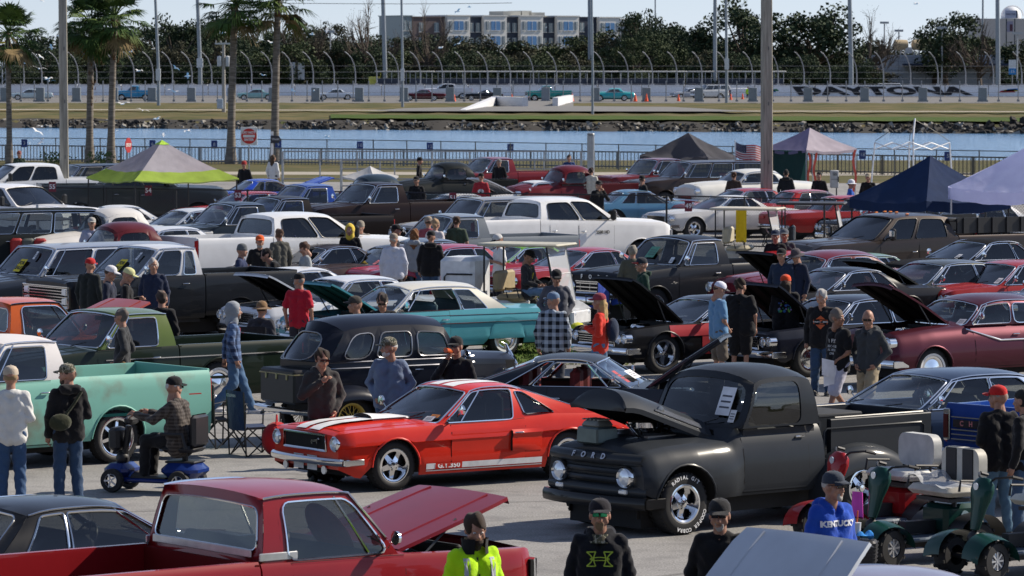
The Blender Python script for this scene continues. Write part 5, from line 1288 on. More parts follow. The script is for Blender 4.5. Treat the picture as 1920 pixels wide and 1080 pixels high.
 if hood == 'down': tp += [('c', tl(-.10, -.08, 1.47), tl(-.10, .08, 1.47), .06, .06), ('c', tl(-.03, .09, 1.49), tl(.07, .05, 1.42), .035, .03), ('c', tl(-.03, -.09, 1.49), tl(.07, -.05, 1.42), .035, .03)]
 PT, QT = surf(tp, h, .022, nz, seed); tm = topmat or cloth(top)
 tpart = link('jacket' if sleeves == 'long' else 'shirt', mesh_np('top', [(PT, QT, 0)], [tm]), root)
 lg = [('c', tl(0, .05, .93), hip[1], .090*f, .100*f), ('c', tl(0, -.05, .93), hip[-1], .090*f, .100*f)]
 for s in (1, -1):
  k_ = np.array(kn[s]); a_ = np.array(an[s])
  if short: lg += [('c', hip[s], k_, .105*f, .095)]
  else: lg += [('c', hip[s], k_, .094*f, .078), ('c', k_, a_+(0, 0, .0), .078, .066)]
 PL, QL = surf(lg, h, .025, nz, seed+3)
 link('shorts' if short else 'trousers', mesh_np('legs', [(PL, QL, 0)], [legmat or cloth(leg)]), root)
 for s in (1, -1):
  m = MB(); a_ = Vector(an[s]); fz = a_.z-.09
  m.box((a_.x+.055, a_.y, fz+.045), (.28, .10, .09), b=.035, taper=.86); m.cur = 1; m.box((a_.x+.055, a_.y, fz+.012), (.285, .105, .024), b=.01)
  m.build('shoe', [plain(shoes, .6), plain((.5, .5, .5) if shoes[0] > .3 else (.05, .05, .05), .7)], root)
 if hair is not None:
  rs = MB();
  hp = [('e', (-.018, 0, .030), (.106, .087, .108)), ('e', (.06, 0, -.03), (.075, .069, .085), 'sub')]
  if hat: hp = [('e', (-.018, 0, .014), (.094, .079, .072)), ('e', (.055, 0, -.02), (.080, .075, .13), 'sub')]
  if long_hair: hp = [hp[0], ('c', (-.06, .045, -.04), (-.075, .05, -.24), .05, .04), ('c', (-.06, -.045, -.04), (-.075, -.05, -.24), .05, .04), ('c', (-.07, 0, -.04), (-.09, 0, -.26), .06, .045), hp[1]]
  Pq, Qq = surf(hp, hh, .02, .006 if hat else .013, seed); link('hair', mesh_np('hair', [(tr(Pq), Qq, 0)], [cloth(hair)]), body)
 if beard:
  bp = [('e', (.055, 0, -.085), (.040, .050, .045 if beard != 'long' else .07)), ('e', (.03, 0, -.07), (.05, .066, .05))]
  if beard == 'goatee': bp = [('e', (.076, 0, -.096), (.020, .028, .030)), ('c', (.086, -.022, -.058), (.086, .022, -.058), .007, .007), ('c', (.082, -.028, -.062), (.074, -.024, -.09), .007, .008), ('c', (.082, .028, -.062), (.074, .024, -.09), .007, .008)]
  elif beard == 'long': bp += [('c', (.065, 0, -.10), (.06, 0, -.17), .045, .02)]
  bc = hair if beard in ('full', 'long') or hair is not None and hair[0] < .25 else (.34, .32, .30)
  Pq, Qq = surf(bp, hh, .02, .005, seed); link('beard', mesh_np('beard', [(tr(Pq), Qq, 0)], [cloth(bc)]), body)
 if hood == 'up':
  Pq, Qq = surf([('e', (-.025, 0, .015), (.125, .108, .135)), ('c', (-.03, 0, -.08), (-.04, 0, -.16), .09, .10), ('e', (.115, 0, -.01), (.085, .072, .10), 'sub')], hh, .02, .003, seed); link('hood', mesh_np('hood', [(tr(Pq), Qq, 0)], [cloth(hatc)]), root)
 elif hat:
  m = MB(); hm = hat_mats(hatc); B = Matrix.Rotation(R(brimdir), 4, 'Z')
  if hat == 'beanie':
   m.lathe([(.098, .02), (.100, .05), (.094, .085), (.07, .118), (.035, .134), (.001, .138)], 18, Matrix.Diagonal((1.04, .90, 1, 1)), axis='z')
   m.lathe([(.100, .0), (.104, .02), (.102, .045), (.098, .05)], 18, Matrix.Diagonal((1.04, .90, 1, 1)), axis='z')
  else:
   m.lathe([(.102, .028), (.103, .05), (.096, .088), (.070, .120), (.035, .134), (.001, .138)], 20, Matrix.Diagonal((1.04, .90, 1, 1)), axis='z'); m.ell((0, 0, .139), (.010, .010, .005), n=8, m=4)
   m.cur = 1
   if hat == 'cap':
    for zz in (0, .006): m.grid(lambda a, c, zz=zz: (.080+(.105*(1-(2*c-1)**2)**.5)*a+.0, (2*c-1)*.080*(1-.0*a), .044-.014*a*a-.018*(2*c-1)**2*a+zz), 5, 10, B)
   else:
    rr_ = .17 if hat == 'bucket' else .19; m.lathe([(.10, .03), (rr_, .005), (rr_, .0), (.10, .022)], 20, axis='z')
  m.add([], []); ho = m.build('cap' if hat != 'bucket' else 'sun_hat', hm, root, angle=60); ho.data.transform(H4)
 if glasses:
  m = MB()
  for s in (1, -1):
   m.cur = 0; m.box((.100, s*.033, .006), (.008, .056, .034), b=.006); m.cur = 1; m.tube([(.098, s*.06, .014), (.05, s*.080, .014), (-.0, s*.084, .008)], .003, 4)
  m.cur = 1; m.tube([(.103, -.01, .012), (.103, .01, .012)], .004, 4)
  go = m.build('sunglasses', [plain(glasses, .06, .5), plain((.015, .015, .015), .3)], root); go.data.transform(H4)
 return dict(root=root, body=body, top=tpart, tl=tl, wr=wr_, el=el, sh=sh, H4=H4, hc=hc, an=an, loc=loc, face=R(face))
def hat_mats(c):
 if c == 'camo': m_ = cloth((.10, .09, .06), 'camo', (.30, .28, .22)); return [m_, m_]
 if isinstance(c, list): return [cloth(c[0]), cloth(c[1])]
 return [cloth(c), cloth(dim(c, .9))]
# --- the visitors: label, head-top pixel, facing (0 = screen right, 90 = away, 180 = left, 270 = to camera)
N = dict(near=True); JN = (.035, .075, .16); BK = (.010, .010, .012)
PP = {}
PP['vest'] = person('woman in a white quilted jacket and checked cap seen from behind at the left edge', 20, 700, 95, (.62, .62, .60), JN, hat='cap', hatc=[(.45, .38, .30), (.30, .08, .08)], hair=(.25, .17, .09), hgt=1.66, shoes=(.3, .3, .3), fat=1.08, arms=('bent', 'bent'), **N)
PP['strap'] = person('man in a camouflage cap and black hoodie with an olive bag slung across his back', 127, 672, 112, BK, (.03, .06, .12), hat='cap', hatc='camo', hood='down', arms=('down', 'bent'), legs='stand', fat=1.12, headyaw=45, hgt=1.82, beard='full', **N)
PP['hooded'] = person('man with a grey hood up in a blue plaid jacket striding past the trucks', 437, 560, 5, (.03, .06, .16), (.06, .12, .22), topmat=cloth((.018, .03, .07), 'plaid', (.10, .16, .30), 9), hood='up', hatc=(.25, .27, .30), arms=('back', 'down'), legs='walk', shoes=(.5, .5, .52), hair=None, beard='goatee', hgt=1.80, **N)
person('man in a charcoal pullover and tan trousers beside the dark green pickup cab', 226, 556, 175, (.030, .032, .036), (.20, .12, .05), hair=(.12, .10, .09), arms=('pocket', 'pocket'), headyaw=-30, near=True, hgt=1.83, at_world=(at(228, 65.6).x, 65.6, 0))
p_ = person('man in a black sweatshirt with a pale motor print on his back', 303, 543, 75, BK, (.02, .03, .05), hair=(.07, .05, .04), fat=1.2, near=True); PP['backprint'] = p_
person('grey-haired man in a navy button jacket facing the camera by the black pickup', 288, 483, 265, (.018, .026, .055), (.03, .04, .06), hair=(.35, .33, .32), fat=1.1, near=True, headyaw=15)
person('man in a bright red cap and dark fleece seen from behind', 168, 483, 60, (.016, .02, .02), (.03, .03, .04), hat='cap', hatc=(.40, .02, .02), fat=1.15)
person('person in a white cap and navy vest with pale sleeves', 205, 497, 350, (.015, .02, .04), (.03, .03, .04), hat='cap', hatc=(.62, .62, .65), arms=('bent', 'low'), headpitch=15)
person('person in a pale yellow cap and black jacket', 238, 501, 0, BK, (.03, .03, .04), hat='cap', hatc=(.55, .55, .28), arms=('bent', 'low'), headpitch=20)
person('man in lilac T-shirt and grey cap among the rear pickups', 172, 407, 280, (.30, .32, .42), (.04, .05, .07), hat='cap', hatc=(.35, .34, .32), sleeves='short', fat=1.15)
person('man in a grey beanie and navy sweatshirt near the white truck wheel', 452, 456, 350, (.02, .03, .08), (.03, .03, .05), hat='beanie', hatc=(.10, .11, .12), fat=1.1)
person('man in an orange cap and black shirt by the white truck', 487, 440, 280, BK, (.03, .03, .05), hat='cap', hatc=(.60, .10, .02), sleeves='short', beard='full', hair=(.3, .28, .26))
person('person in a navy hooded top leaning at the white truck door', 545, 418, 90, (.012, .02, .06), (.03, .03, .05), hair=(.03, .02, .02), hood='down')
person('small child in grey crouching by the white truck', 524, 459, 120, (.08, .08, .07), (.03, .03, .03), hgt=1.38, z0=0, hair=(.10, .06, .04))
person('person with dark hair bending forward in a black jacket', 537, 472, 180, BK, (.02, .02, .03), hair=(.02, .015, .015), lean=35, hgt=1.55)
person('man with cropped hair in a grey and white baseball jacket looking down', 572, 459, 200, (.30, .32, .33), (.03, .03, .05), hair=(.07, .04, .03), headpitch=25, hgt=1.68)
person('person with a yellow hood pulled up over a black jacket', 656, 419, 260, BK, (.02, .02, .03), hood='up', hatc=(.62, .45, .06), hair=None)
person('man in a tan knit hat and beige vest', 676, 413, 270, (.24, .22, .20), (.05, .05, .06), hat='beanie', hatc=(.25, .22, .18))
person('man in a black cap behind the bronze coupe', 741, 420, 0, (.012, .014, .025), (.03, .03, .03), hat='cap', hatc=BK)
person('heavy man in a white long-sleeved sweatshirt seen from behind', 738, 437, 88, (.50, .52, .60), (.03, .03, .035), hat='cap', hatc=(.25, .20, .16), fat=1.25, hair=(.3, .28, .26))
person('woman with reddish brown hair in a grey hoodie', 777, 436, 85, (.26, .28, .31), (.05, .09, .16), hair=(.16, .07, .03), long_hair=True, hgt=1.66, hood='down')
person('large person in a black hoodie and cap seen from behind', 808, 432, 85, BK, (.03, .06, .12), hat='cap', hatc=BK, fat=1.3, hood='down')
person('man in a dusty red shirt and tan cap near the white pickup tail', 803, 405, 80, (.28, .07, .09), (.05, .05, .07), hat='beanie', hatc=(.24, .20, .16), sleeves='short')
person('person in a white shirt with a red panel beside the dusty red shirt', 816, 409, 60, (.55, .50, .50), (.05, .05, .07), sleeves='short', hair=(.3, .2, .12))
person('man in an olive green T-shirt behind the white pickup tail', 856, 404, 88, (.045, .065, .045), (.05, .05, .06), sleeves='short', hair=(.05, .03, .02))
person('man in white T-shirt and white-backed cap standing beside the golf cart', 936, 438, 200, (.62, .62, .62), (.015, .015, .02), hat='cap', hatc=[(.5, .5, .5), (.02, .02, .02)], sleeves='short', arms=('bent', 'bent'), headpitch=20)
person('man in a black cap and grey quarter-zip jacket facing the camera', 1043, 504, 275, (.075, .08, .10), (.03, .035, .05), hat='cap', hatc=BK, fat=1.12, beard=None, near=True, glasses=(.02, .02, .02), headpitch=15, arms=('pocket', 'pocket'))
person('man in a black and white plaid shirt and blue cap seen from behind', 1037, 547, 80, (.3, .3, .3), (.03, .035, .05), topmat=cloth((.010, .014, .022), 'plaid', (.36, .42, .50), 8), hat='cap', hatc=(.12, .18, .28), near=True, headyaw=60, fat=1.08, hair=(.25, .24, .22))
PP['redcoat'] = person('woman in a bright red fleece and maroon cap with a drawstring bag', 1126, 558, 165, (.55, .035, .02), (.10, .18, .30), hat='cap', hatc=(.25, .04, .06), hair=(.40, .27, .12), long_hair=True, near=True, hgt=1.68, arms=('bent', 'bent'), legs='walk')
person('white-haired man in a dark green hoodie and black red cap', 1205, 482, 190, (.012, .035, .025), (.03, .03, .04), hat='cap', hatc=[(.02, .025, .035), (.35, .04, .03)], hair=(.55, .55, .55), hood='down', fat=1.1, near=True, glasses=(.02, .02, .02))
person('man in light blue shirt and white mesh cap looking into an engine bay', 1347, 527, 25, (.12, .25, .42), (.12, .10, .08), hat='cap', hatc=[(.62, .64, .75), (.10, .09, .10)], sleeves='short', arms=('low', 'low'), headpitch=20, near=True, fat=1.12, short=True)
person('large man in a plain black T-shirt and black shorts from behind', 1388, 507, 75, BK, BK, hair=(.03, .02, .015), sleeves='short', short=True, fat=1.45, near=True, headyaw=-30, arms=('down', 'down'), hgt=1.88)
PP['flower'] = person('long-haired man in an orange cap with a green and blue print on his black back', 1473, 508, 80, BK, BK, hair=(.05, .035, .025), long_hair=True, hat='cap', hatc=(.62, .07, .02), short=True, fat=1.25, near=True, arms=('low', 'low'), hgt=1.82, skn=SK2)
PP['badge'] = person('grey-haired man in a black top with an orange and black shield', 1541, 536, 255, BK, (.03, .06, .12), hair=(.36, .35, .34), fat=1.1, near=True, headpitch=15, hgt=1.80)
PP['slogan'] = person('bald man in a black slogan T-shirt carrying white sheets', 1572, 577, 215, BK, (.45, .45, .55), hair=(.16, .13, .11), sleeves='short', near=True, fat=1.15, arms=('low', 'down'), headyaw=110, legs='walk', short=True, shoes=(.02, .02, .02), skn=SK2)
person('bald man in sunglasses, grey hoodie and khaki shorts', 1629, 579, 235, (.045, .05, .055), (.32, .26, .17), hair=None, glasses=(.02, .02, .02), hood='down', short=True, near=True, headyaw=25, headpitch=15, beard=None, arms=('pocket', 'pocket'), legs='walk')
person('man in a black cap and dark blue jacket by the high black bonnet', 1466, 465, 250, (.018, .03, .06), (.03, .03, .05), hat='cap', hatc=BK, hair=(.5, .5, .48))
person('man in wide-brimmed sun hat and navy shirt with a flag patch', 1494, 465, 230, (.012, .018, .04), (.03, .03, .05), hat='bucket', hatc=(.07, .06, .07), headpitch=15)
PP['redcap'] = person('man in a red cap and heavy black coat looking at the blue tailgate', 1873, 712, 110, BK, (.10, .18, .26), hat='cap', hatc=(.50, .02, .02), hair=(.3, .28, .26), fat=1.25, near=True, hgt=1.82, headyaw=40, arms=('bent', 'bent'))
person('person in dark clothes cut by the right edge next to the black coat', 1921, 728, 150, BK, (.05, .09, .16), hair=(.02, .02, .02), near=True, hgt=1.76)
PP['blue'] = person('man in sunglasses and a bright blue hoodie beside the mobility scooters', 1560, 882, 305, (.015, .07, .42), (.25, .25, .27), hat='cap', hatc=(.035, .045, .065), glasses=(.015, .015, .015), beard='goatee', hair=(.4, .38, .36), hood='down', fat=1.15, near=True, arms=('low', 'down'), headyaw=12)
PP['goat'] = person('grey-haired man in black cap and jacket half hidden by the raised pale bonnet', 1350, 933, 262, BK, (.03, .03, .05), hat='cap', hatc=(.02, .02, .022), glasses=(.015, .015, .015), beard='goatee', hair=(.34, .32, .30), near=True, long_hair=False, headpitch=6, fat=1.05)
PP['green'] = person('man with green mirrored glasses in a black hoodie with a lime outlined emblem', 1125, 933, 268, (.008, .009, .014), (.03, .03, .05), hat='cap', hatc=(.015, .013, .018), glasses=(.02, .30, .12), beard='goatee', hair=(.20, .13, .08), hood='down', fat=1.1, near=True)
PP['hiviz'] = person('bearded man in a fluorescent yellow jacket with silver bands', 889, 958, 300, (.45, .78, .01), (.03, .03, .05), hair=(.035, .022, .015), beard='long', near=True, fat=1.15, headyaw=-12, headpitch=18)
PP['young'] = person('young man in sunglasses and a charcoal hoodie pointing down', 603, 651, 285, (.035, .033, .034), (.012, .012, .014), hair=(.03, .02, .015), glasses=(.015, .015, .015), hood='down', near=True, arms=('pocket', 'chest'), headyaw=10, headpitch=18)
PP['bluesw'] = person('man in a camouflage cap and faded blue sweatshirt', 730, 631, 262, (.13, .17, .26), (.04, .08, .15), hat='cap', hatc='camo', hair=(.5, .5, .48), beard='full', near=True, headyaw=-62, fat=1.15, arms=('pocket', 'pocket'))
PP['drink'] = person('man in a black cap and jacket raising an orange bottle to his mouth', 856, 635, 245, (.010, .011, .015), (.02, .02, .03), hat='cap', hatc=(.012, .012, .014), glasses=(.02, .03, .06), near=True, arms=('down', 'mouth'), hgt=1.72)
person('man in a red polo shirt and black cap from behind', 560, 511, 70, (.38, .012, .03), (.03, .03, .04), hat='cap', hatc=BK, sleeves='short', near=True, headyaw=60, beard='full', hair=(.2, .19, .18))
person('man in an orange T-shirt under a black jacket bending over the turquoise car', 718, 545, 268, BK, (.02, .02, .03), hair=(.05, .04, .035), glasses=(.02, .02, .02), near=True, lean=12, headpitch=25);
person('man whose dark tan cap shows above the prewar sedan roof', 668, 554, 190, (.05, .05, .05), (.03, .03, .03), hat='cap', hatc=(.05, .045, .04))
person('dark-haired woman with long hair in a white top by the lake fence', 512, 293, 60, (.58, .58, .58), (.012, .012, .014), hair=(.07, .045, .03), long_hair=True, hgt=1.68)
person('person in a red knit hat and black coat near the lake fence', 458, 301, 250, BK, BK, hat='beanie', hatc=(.30, .03, .03))
person('person in black beside the black rounded pickup', 786, 294, 0, BK, BK, hat='beanie', hatc=BK)
PP['club'] = person('man in a red and black top with a white round emblem on his back', 902, 324, 85, (.35, .03, .04), BK, hat='cap', hatc=BK)
person('man in a black jacket at the fence left of sign 51', 781, 330, 260, BK, BK, hat='cap', hatc=BK)
person('man in black in front of the red pickup windshield', 936, 297, 250, BK, BK, hair=(.2, .19, .18))
person('head of a person beyond the maroon hot rod bed', 1067, 289, 270, (.02, .05, .15), BK, hair=(.03, .02, .02))
person('man in a cream jacket walking by the maroon hot rod', 1108, 313, 80, (.50, .48, .42), (.05, .05, .06), hair=(.03, .02, .02), arms=('down', 'down'))
person('woman in a black jacket and cap behind the fence', 1122, 338, 300, BK, BK, hat='cap', hatc=BK, arms=('mouth', 'down'))
person('man in black walking along the fence in grey trousers', 1205, 328, 200, BK, (.06, .055, .05), hat='cap', hatc=BK, sleeves='short', legs='walk', headyaw=-150)
person('person in an orange-red hooded top in front of the brown wagon', 1271, 299, 240, (.50, .05, .025), (.15, .16, .2), hood='up', hatc=(.50, .05, .025), hair=None, legs='stand')
person('person with dark hair before the white finned coupe', 1376, 321, 90, (.05, .035, .03), BK, hair=(.06, .03, .02))
person('person in a black hooded coat right of the tall pole', 1474, 317, 85, (.015, .017, .02), BK, hair=(.02, .02, .02), hood='down')
person('person in black by the striped tent poles', 1536, 321, 250, BK, BK, hair=(.02, .02, .02))
person('man in a white brimmed hat and royal blue shirt near the navy canopy', 1595, 336, 0, (.02, .10, .42), BK, hat='bucket', hatc=(.6, .62, .68))
person('man in a tan cap and dark coat beside the navy canopy peak', 1628, 324, 260, BK, BK, hat='cap', hatc=(.35, .30, .22))
person('person whose grey curly head shows before the black Ford-lettered pickup', 1186, 458, 90, (.09, .09, .07), (.05, .05, .05), hair=(.22, .20, .17))
person('person in a dark cap at the left of the group beside the open bonnet', 1454, 430, 260, BK, BK, hat='cap', hatc=(.02, .03, .06), skn=SK)
person('person in a grey cap behind the utility cabinets', 1471, 428, 260, (.05, .05, .06), BK, hat='cap', hatc=(.10, .11, .13))
person('person in a knit hat above the white crew cab at the upper left', 36, 282, 270, (.03, .05, .03), BK, hat='beanie', hatc=(.22, .08, .07))
def person_mat(p): return Matrix.Translation(p['loc']) @ Matrix.Rotation(p['face'], 4, 'Z')
def decal(p, name, z, size, build, back=False, x=.115, y=0):
 """flat print on the chest or back of a person"""
 s = -1 if back else 1; o = Vector((s*x, y, 0)); q = p['tl'](s*x, y, z)
 build(p, name, basis(q, (0, s*1, 0), (0, 0, 1)), size)
def proj_txt(p, txt, z, size, col, back=False, x=.125, y=0, **k):
 s = -1 if back else 1; q = p['tl'](s*x, y, z); me = text_mesh(txt, size, mat=plain(col, .7), **k); me.transform(basis(q, (0, s, 0), (0, 0, 1))); shrink(me, p, s); link('print', me, p['top'])
from mathutils.bvhtree import BVHTree
def shrink(me, p, s, off=.006):
 t = p['top'].data; bv = BVHTree.FromPolygons([v.co[:] for v in t.vertices], [q.vertices[:] for q in t.polygons])
 for v in me.vertices:
  h_ = bv.ray_cast(Vector((s*.6, v.co.y, v.co.z)), Vector((-s, 0, 0)))
  if h_[0] is not None: v.co.x = h_[0].x+s*off
def patchp(p, pts, col, back=False, name='print', sub=1):
 s = -1 if back else 1; m = MB()
 for poly in pts: m.add([(s*.15, s*a, p['tl'](0, 0, b)[2]) for a, b in poly], [tuple(range(len(poly)))])
 me = m.mesh(name, plain(col, .7), smooth=False, weld=False)
 bm = bmesh.new(); bm.from_mesh(me); bmesh.ops.triangulate(bm, faces=bm.faces)
 for k in range(sub): bmesh.ops.subdivide_edges(bm, edges=bm.edges, cuts=1)
 bm.to_mesh(me); bm.free(); shrink(me, p, s); return link(name, me, p['top'])
def strip(path, w):
 out = []
 for (a, b), (c, d) in zip(path, path[1:]):
  L = math.hypot(c-a, d-b) or 1; nx, ny = -(d-b)/L*w/2, (c-a)/L*w/2; out.append([(a+nx, b+ny), (c+nx, d+ny), (c-nx, d-ny), (a-nx, b-ny)])
 return out
g_ = PP['green']; Lg = (.42, .55, .06)
for s in (1, -1):
 a = [(s*(.115-.05*math.sin(math.pi*t)), 1.20+.10*t*1.25) for t in [k/8 for k in range(9)]]
 b = [(s*(.035+.018*math.sin(math.pi*t)), 1.20+.10*t*1.25) for t in [k/8 for k in range(9)]]
 patchp(g_, strip(a+[b[-1]], .010)+strip(b, .010)+strip([a[0], b[0]], .010), Lg)
patchp(g_, strip([(.085*math.cos(2*math.pi*k/16), 1.262+.014*math.sin(2*math.pi*k/16)) for k in range(17)], .007), Lg)
proj_txt(PP['blue'], 'KENTUCKY', 1.30, .075, (.75, .76, .8), bold=.004)
proj_txt(PP['slogan'], 'I FLY\nBECAUSE\nLIFE IS TOO\nSHORT FOR\nONE ROAD'.split('\n')[0], 1.28, .085, (.7, .7, .7))
for k, t_ in enumerate(('DECIDES', 'AS BOSS', 'ONE')): proj_txt(PP['slogan'], t_ if k != 0 else 'BECAUSE', 1.20-.055*k, .05, (.65, .65, .65))
patchp(PP['badge'], [[(-.12, 1.27), (.12, 1.27), (.12, 1.20), (-.12, 1.20)], [(-.08, 1.28), (0, 1.34), (.08, 1.28)], [(-.08, 1.19), (.08, 1.19), (0, 1.11)]], (.50, .10, .03))
patchp(PP['badge'], [[(-.11, 1.262), (.11, 1.262), (.11, 1.208), (-.11, 1.208)]], (.02, .02, .02), name='print')
proj_txt(PP['badge'], 'HARLEY-DAVIDSON', 1.235, .028, (.7, .7, .7), bold=.001)
rg = random.Random(4)
for c_ in ((.16, .40, .05), (.03, .12, .45), (.25, .20, .42), (.02, .25, .22)):
 pl_ = []
 for k in range(9):
  a, b = rg.uniform(-.11, .11), rg.uniform(1.12, 1.38); r_ = rg.uniform(.012, .03); pl_.append([(a+r_*math.cos(t), b+r_*math.sin(t)) for t in (0, 1.2, 2.5, 3.8, 5)])
 patchp(PP['flower'], pl_, c_, back=True)
proj_txt(PP['backprint'], 'AFFORDABLE', 1.36, .042, (.5, .5, .5), back=True); proj_txt(PP['backprint'], 'Street Rods', 1.15, .05, (.5, .5, .5), back=True, shear=.3)
patchp(PP['backprint'], strip([(-.11, 1.24), (-.08, 1.30), (0, 1.32), (.08, 1.29), (.12, 1.25), (.11, 1.21), (-.11, 1.21), (-.11, 1.24)], .010)+strip([(-.10, 1.25), (.10, 1.25)], .008), (.38, .36, .36), back=True)
patchp(PP['club'], [[(.10*math.cos(k*.4488), 1.18+.075*math.sin(k*.4488)) for k in range(14)]], (.7, .7, .7), back=True); proj_txt(PP['club'], 'G', 1.18, .13, (.02, .02, .02), back=True, bold=.012, )
hv = PP['hiviz']
for s in (1, -1):
 for bk in (False, True): patchp(hv, strip([(s*.13, .95), (s*.13, 1.15), (s*.125, 1.40)], .05), (.45, .46, .5), back=bk, name='reflective_band', sub=2);
 patchp(hv, strip([(s*.09, 1.20), (s*.17, 1.20)], .02), (.10, .11, .12), name='reflective_band')
patchp(hv, strip([(0, .9), (0, 1.40)], .014), (.01, .01, .012), name='zip')
def ringgeo(p, name, zs_, r_, mat_, open_=.0):
 m = MB(); n = 22
 for i, (z, rx, ry, xo) in enumerate(zs_):
  pass
 def fn(a, c):
  t = open_+(2*math.pi-2*open_)*a; k = c*(len(zs_)-1); i = min(int(k), len(zs_)-2); q = [lerp(zs_[i][j], zs_[i+1][j], k-i) for j in range(4)]
  v_ = p['tl'](q[3]+q[1]*math.cos(t), q[2]*math.sin(t), q[0]); return v_
 m.grid(fn, n, len(zs_)-1); return m.build(name, mat_, p['root'])
ringgeo(hv, 'collar', [(1.43, .10, .125, .01), (1.50, .105, .115, .01), (1.56, .115, .12, .01)], 0, cloth(BK), .45)
ringgeo(PP['green'], 'neck_gaiter', [(1.40, .115, .125, .0), (1.44, .095, .10, .01), (1.475, .08, .085, .01)], 0, cloth((.10, .09, .06), 'camo', (.30, .28, .22)), .0)
p_ = PP['strap']; m = MB(); m.tube([p_['tl'](-.135, -.14, 1.44), p_['tl'](-.150, -.03, 1.28), p_['tl'](-.15, .10, 1.12)], .022, 6); m.ell(p_['tl'](-.17, .15, 1.06), (.06, .15, .11)); m.tube([p_['tl'](.0, -.16, 1.50), p_['tl'](.13, -.02, 1.25), p_['tl'](.08, .20, 1.05)], .018, 5)
b_ = m.build('shoulder_bag', cloth((.035, .038, .022)), None); b_.location = p_['loc']; b_.rotation_euler = (0, 0, p_['face']); tag(b_, 'olive sling bag on the back of the man in the camouflage cap', 'bag')
p_ = PP['redcoat']; m = MB(); m.ell(p_['tl'](-.20, -.03, 1.18), (.10, .16, .20)); m.tube([p_['tl'](-.13, -.12, 1.45), p_['tl'](.06, -.16, 1.36), p_['tl'](-.08, -.17, 1.05)], .010, 5)
b_ = m.build('drawstring_bag', cloth((.012, .022, .05)), None); b_.location = p_['loc']; b_.rotation_euler = (0, 0, p_['face']); tag(b_, 'navy drawstring bag on the back of the woman in red', 'bag')
p_ = PP['drink']; q = p_['H4'] @ Vector((.13, .0, -.06)); m = MB(); m.lathe([(.001, -.02), (.014, -.02), (.018, .03), (.034, .06), (.034, .19), (.001, .19)], 12, Matrix.Translation(q) @ Matrix.Rotation(R(80), 4, 'Y'), axis='z')
b_ = m.build('bottle', plain((.60, .12, .03), .3), None); b_.location = p_['loc']; b_.rotation_euler = (0, 0, p_['face']); tag(b_, 'orange drink bottle held to the mouth of the man in black', 'bottle')
p_ = PP['slogan']; w_ = p_['wr'][1]; m = MB(); m.grid(lambda a, c: (w_[0]-.02+.26*a, w_[1]+.03+.02*math.sin(3*a), w_[2]-.05-.30*c+.02*math.sin(4*a)), 4, 4); m.grid(lambda a, c: (w_[0]+.05+.24*a, w_[1]+.05, w_[2]+.03-.26*c+.05*a), 4, 4)
b_ = m.build('paper_sheets', plain((.72, .72, .76), .7), None); b_.location = p_['loc']; b_.rotation_euler = (0, 0, p_['face']); tag(b_, 'white paper sheets in the hand of the bald man in the slogan shirt', 'paper')
# ============================================================= far setting
def poly(name, pts, mat, kind='structure'):
 m = MB(); m.add(pts, [tuple(range(len(pts)))]); o = m.build(name, mat, None, smooth=False); o['kind'] = kind; return o
m_, n_, b_ = newmat('lake_water'); setp(b_, base=(.10, .24, .44), rough=.10, spec=.7)
tc = n_.nodes.new('ShaderNodeTexCoord'); mp = n_.nodes.new('ShaderNodeMapping'); mp.inputs['Scale'].default_value = (1.0, .35, 1)
n_.links.new(tc.outputs['Object'], mp.inputs[0]); nz = n_.nodes.new('ShaderNodeTexNoise'); nz.inputs['Scale'].default_value = 1.6; nz.inputs['Detail'].default_value = 6; n_.links.new(mp.outputs[0], nz.inputs['Vector'])
bump(n_, b_, nz.outputs[0], 1.0, .30)
poly('lake', [(-300, 232, -.8), (300, 232, -.8), (300, 420, -.8), (-300, 420, -.8)], m_)
GR = grassm((.055, .065, .020), (.15, .118, .055), .22); GR2 = grassm((.04, .075, .012), (.075, .10, .02), .3)
def shoreY(px): return lerp(388, 352, (px+200)/2320)
m = MB(); N = 120; vs = []
for i in range(N+1):
 px = -400+2720*i/N; y0 = shoreY(px)+1.5*math.sin(i*.9)+1.0*math.sin(i*2.3)
 for k, (dy, z) in enumerate(((0, -.85), (4, -.25), (9, .02), (24, .05), (60, .03), (92, .22), (118, .30), (134, .02))):
  Y = y0+dy if k < 4 else lerp(y0+24, 512, (k-3)/4.0); xx = (px-960)/F0*Y; vs.append((xx*1.0, Y, z+.05*math.sin(i*1.7+k)))
fs = [(i*8+j, (i+1)*8+j, (i+1)*8+j+1, i*8+j+1) for i in range(N) for j in range(7)]
m.add(vs, fs); o = m.build('grass_bank', GR); struct(o)
m = MB(); vs = []
for i in range(N+1):
 px = -400+2720*i/N; y0 = shoreY(px)+1.5*math.sin(i*.9)+1.0*math.sin(i*2.3)
 for dy, z in ((-.6, -.84), (4.2, -.20), (6.5, -.06+.05*math.sin(i*1.3))): vs.append(((px-960)/F0*(y0+dy), y0+dy, z))
m.add(vs, [(i*3+j, (i+1)*3+j, (i+1)*3+j+1, i*3+j+1) for i in range(N) for j in range(2)]); struct(m.build('shore_soil', plain((.028, .024, .018), .95)))
m = MB(); vs = []
for i in range(N+1):
 px = 620+1700*i/N; y0 = shoreY(px)+6;
 for k in range(3): Y = y0+12*k; vs.append(((px-960)/F0*Y, Y, .11+.02*math.sin(i+k)))
m.add(vs, [(i*3+j, (i+1)*3+j, (i+1)*3+j+1, i*3+j+1) for i in range(N) for j in range(2)]); struct(m.build('green_verge', GR2))
m = MB(); m.add([((-400-960)/F0*434, 434, .24), ((2300-960)/F0*410, 410, .24), ((2300-960)/F0*415, 415, .25), ((-400-960)/F0*439, 439, .25)], [(0, 1, 2, 3)]); struct(m.build('path', plain((.34, .30, .25), .9)))
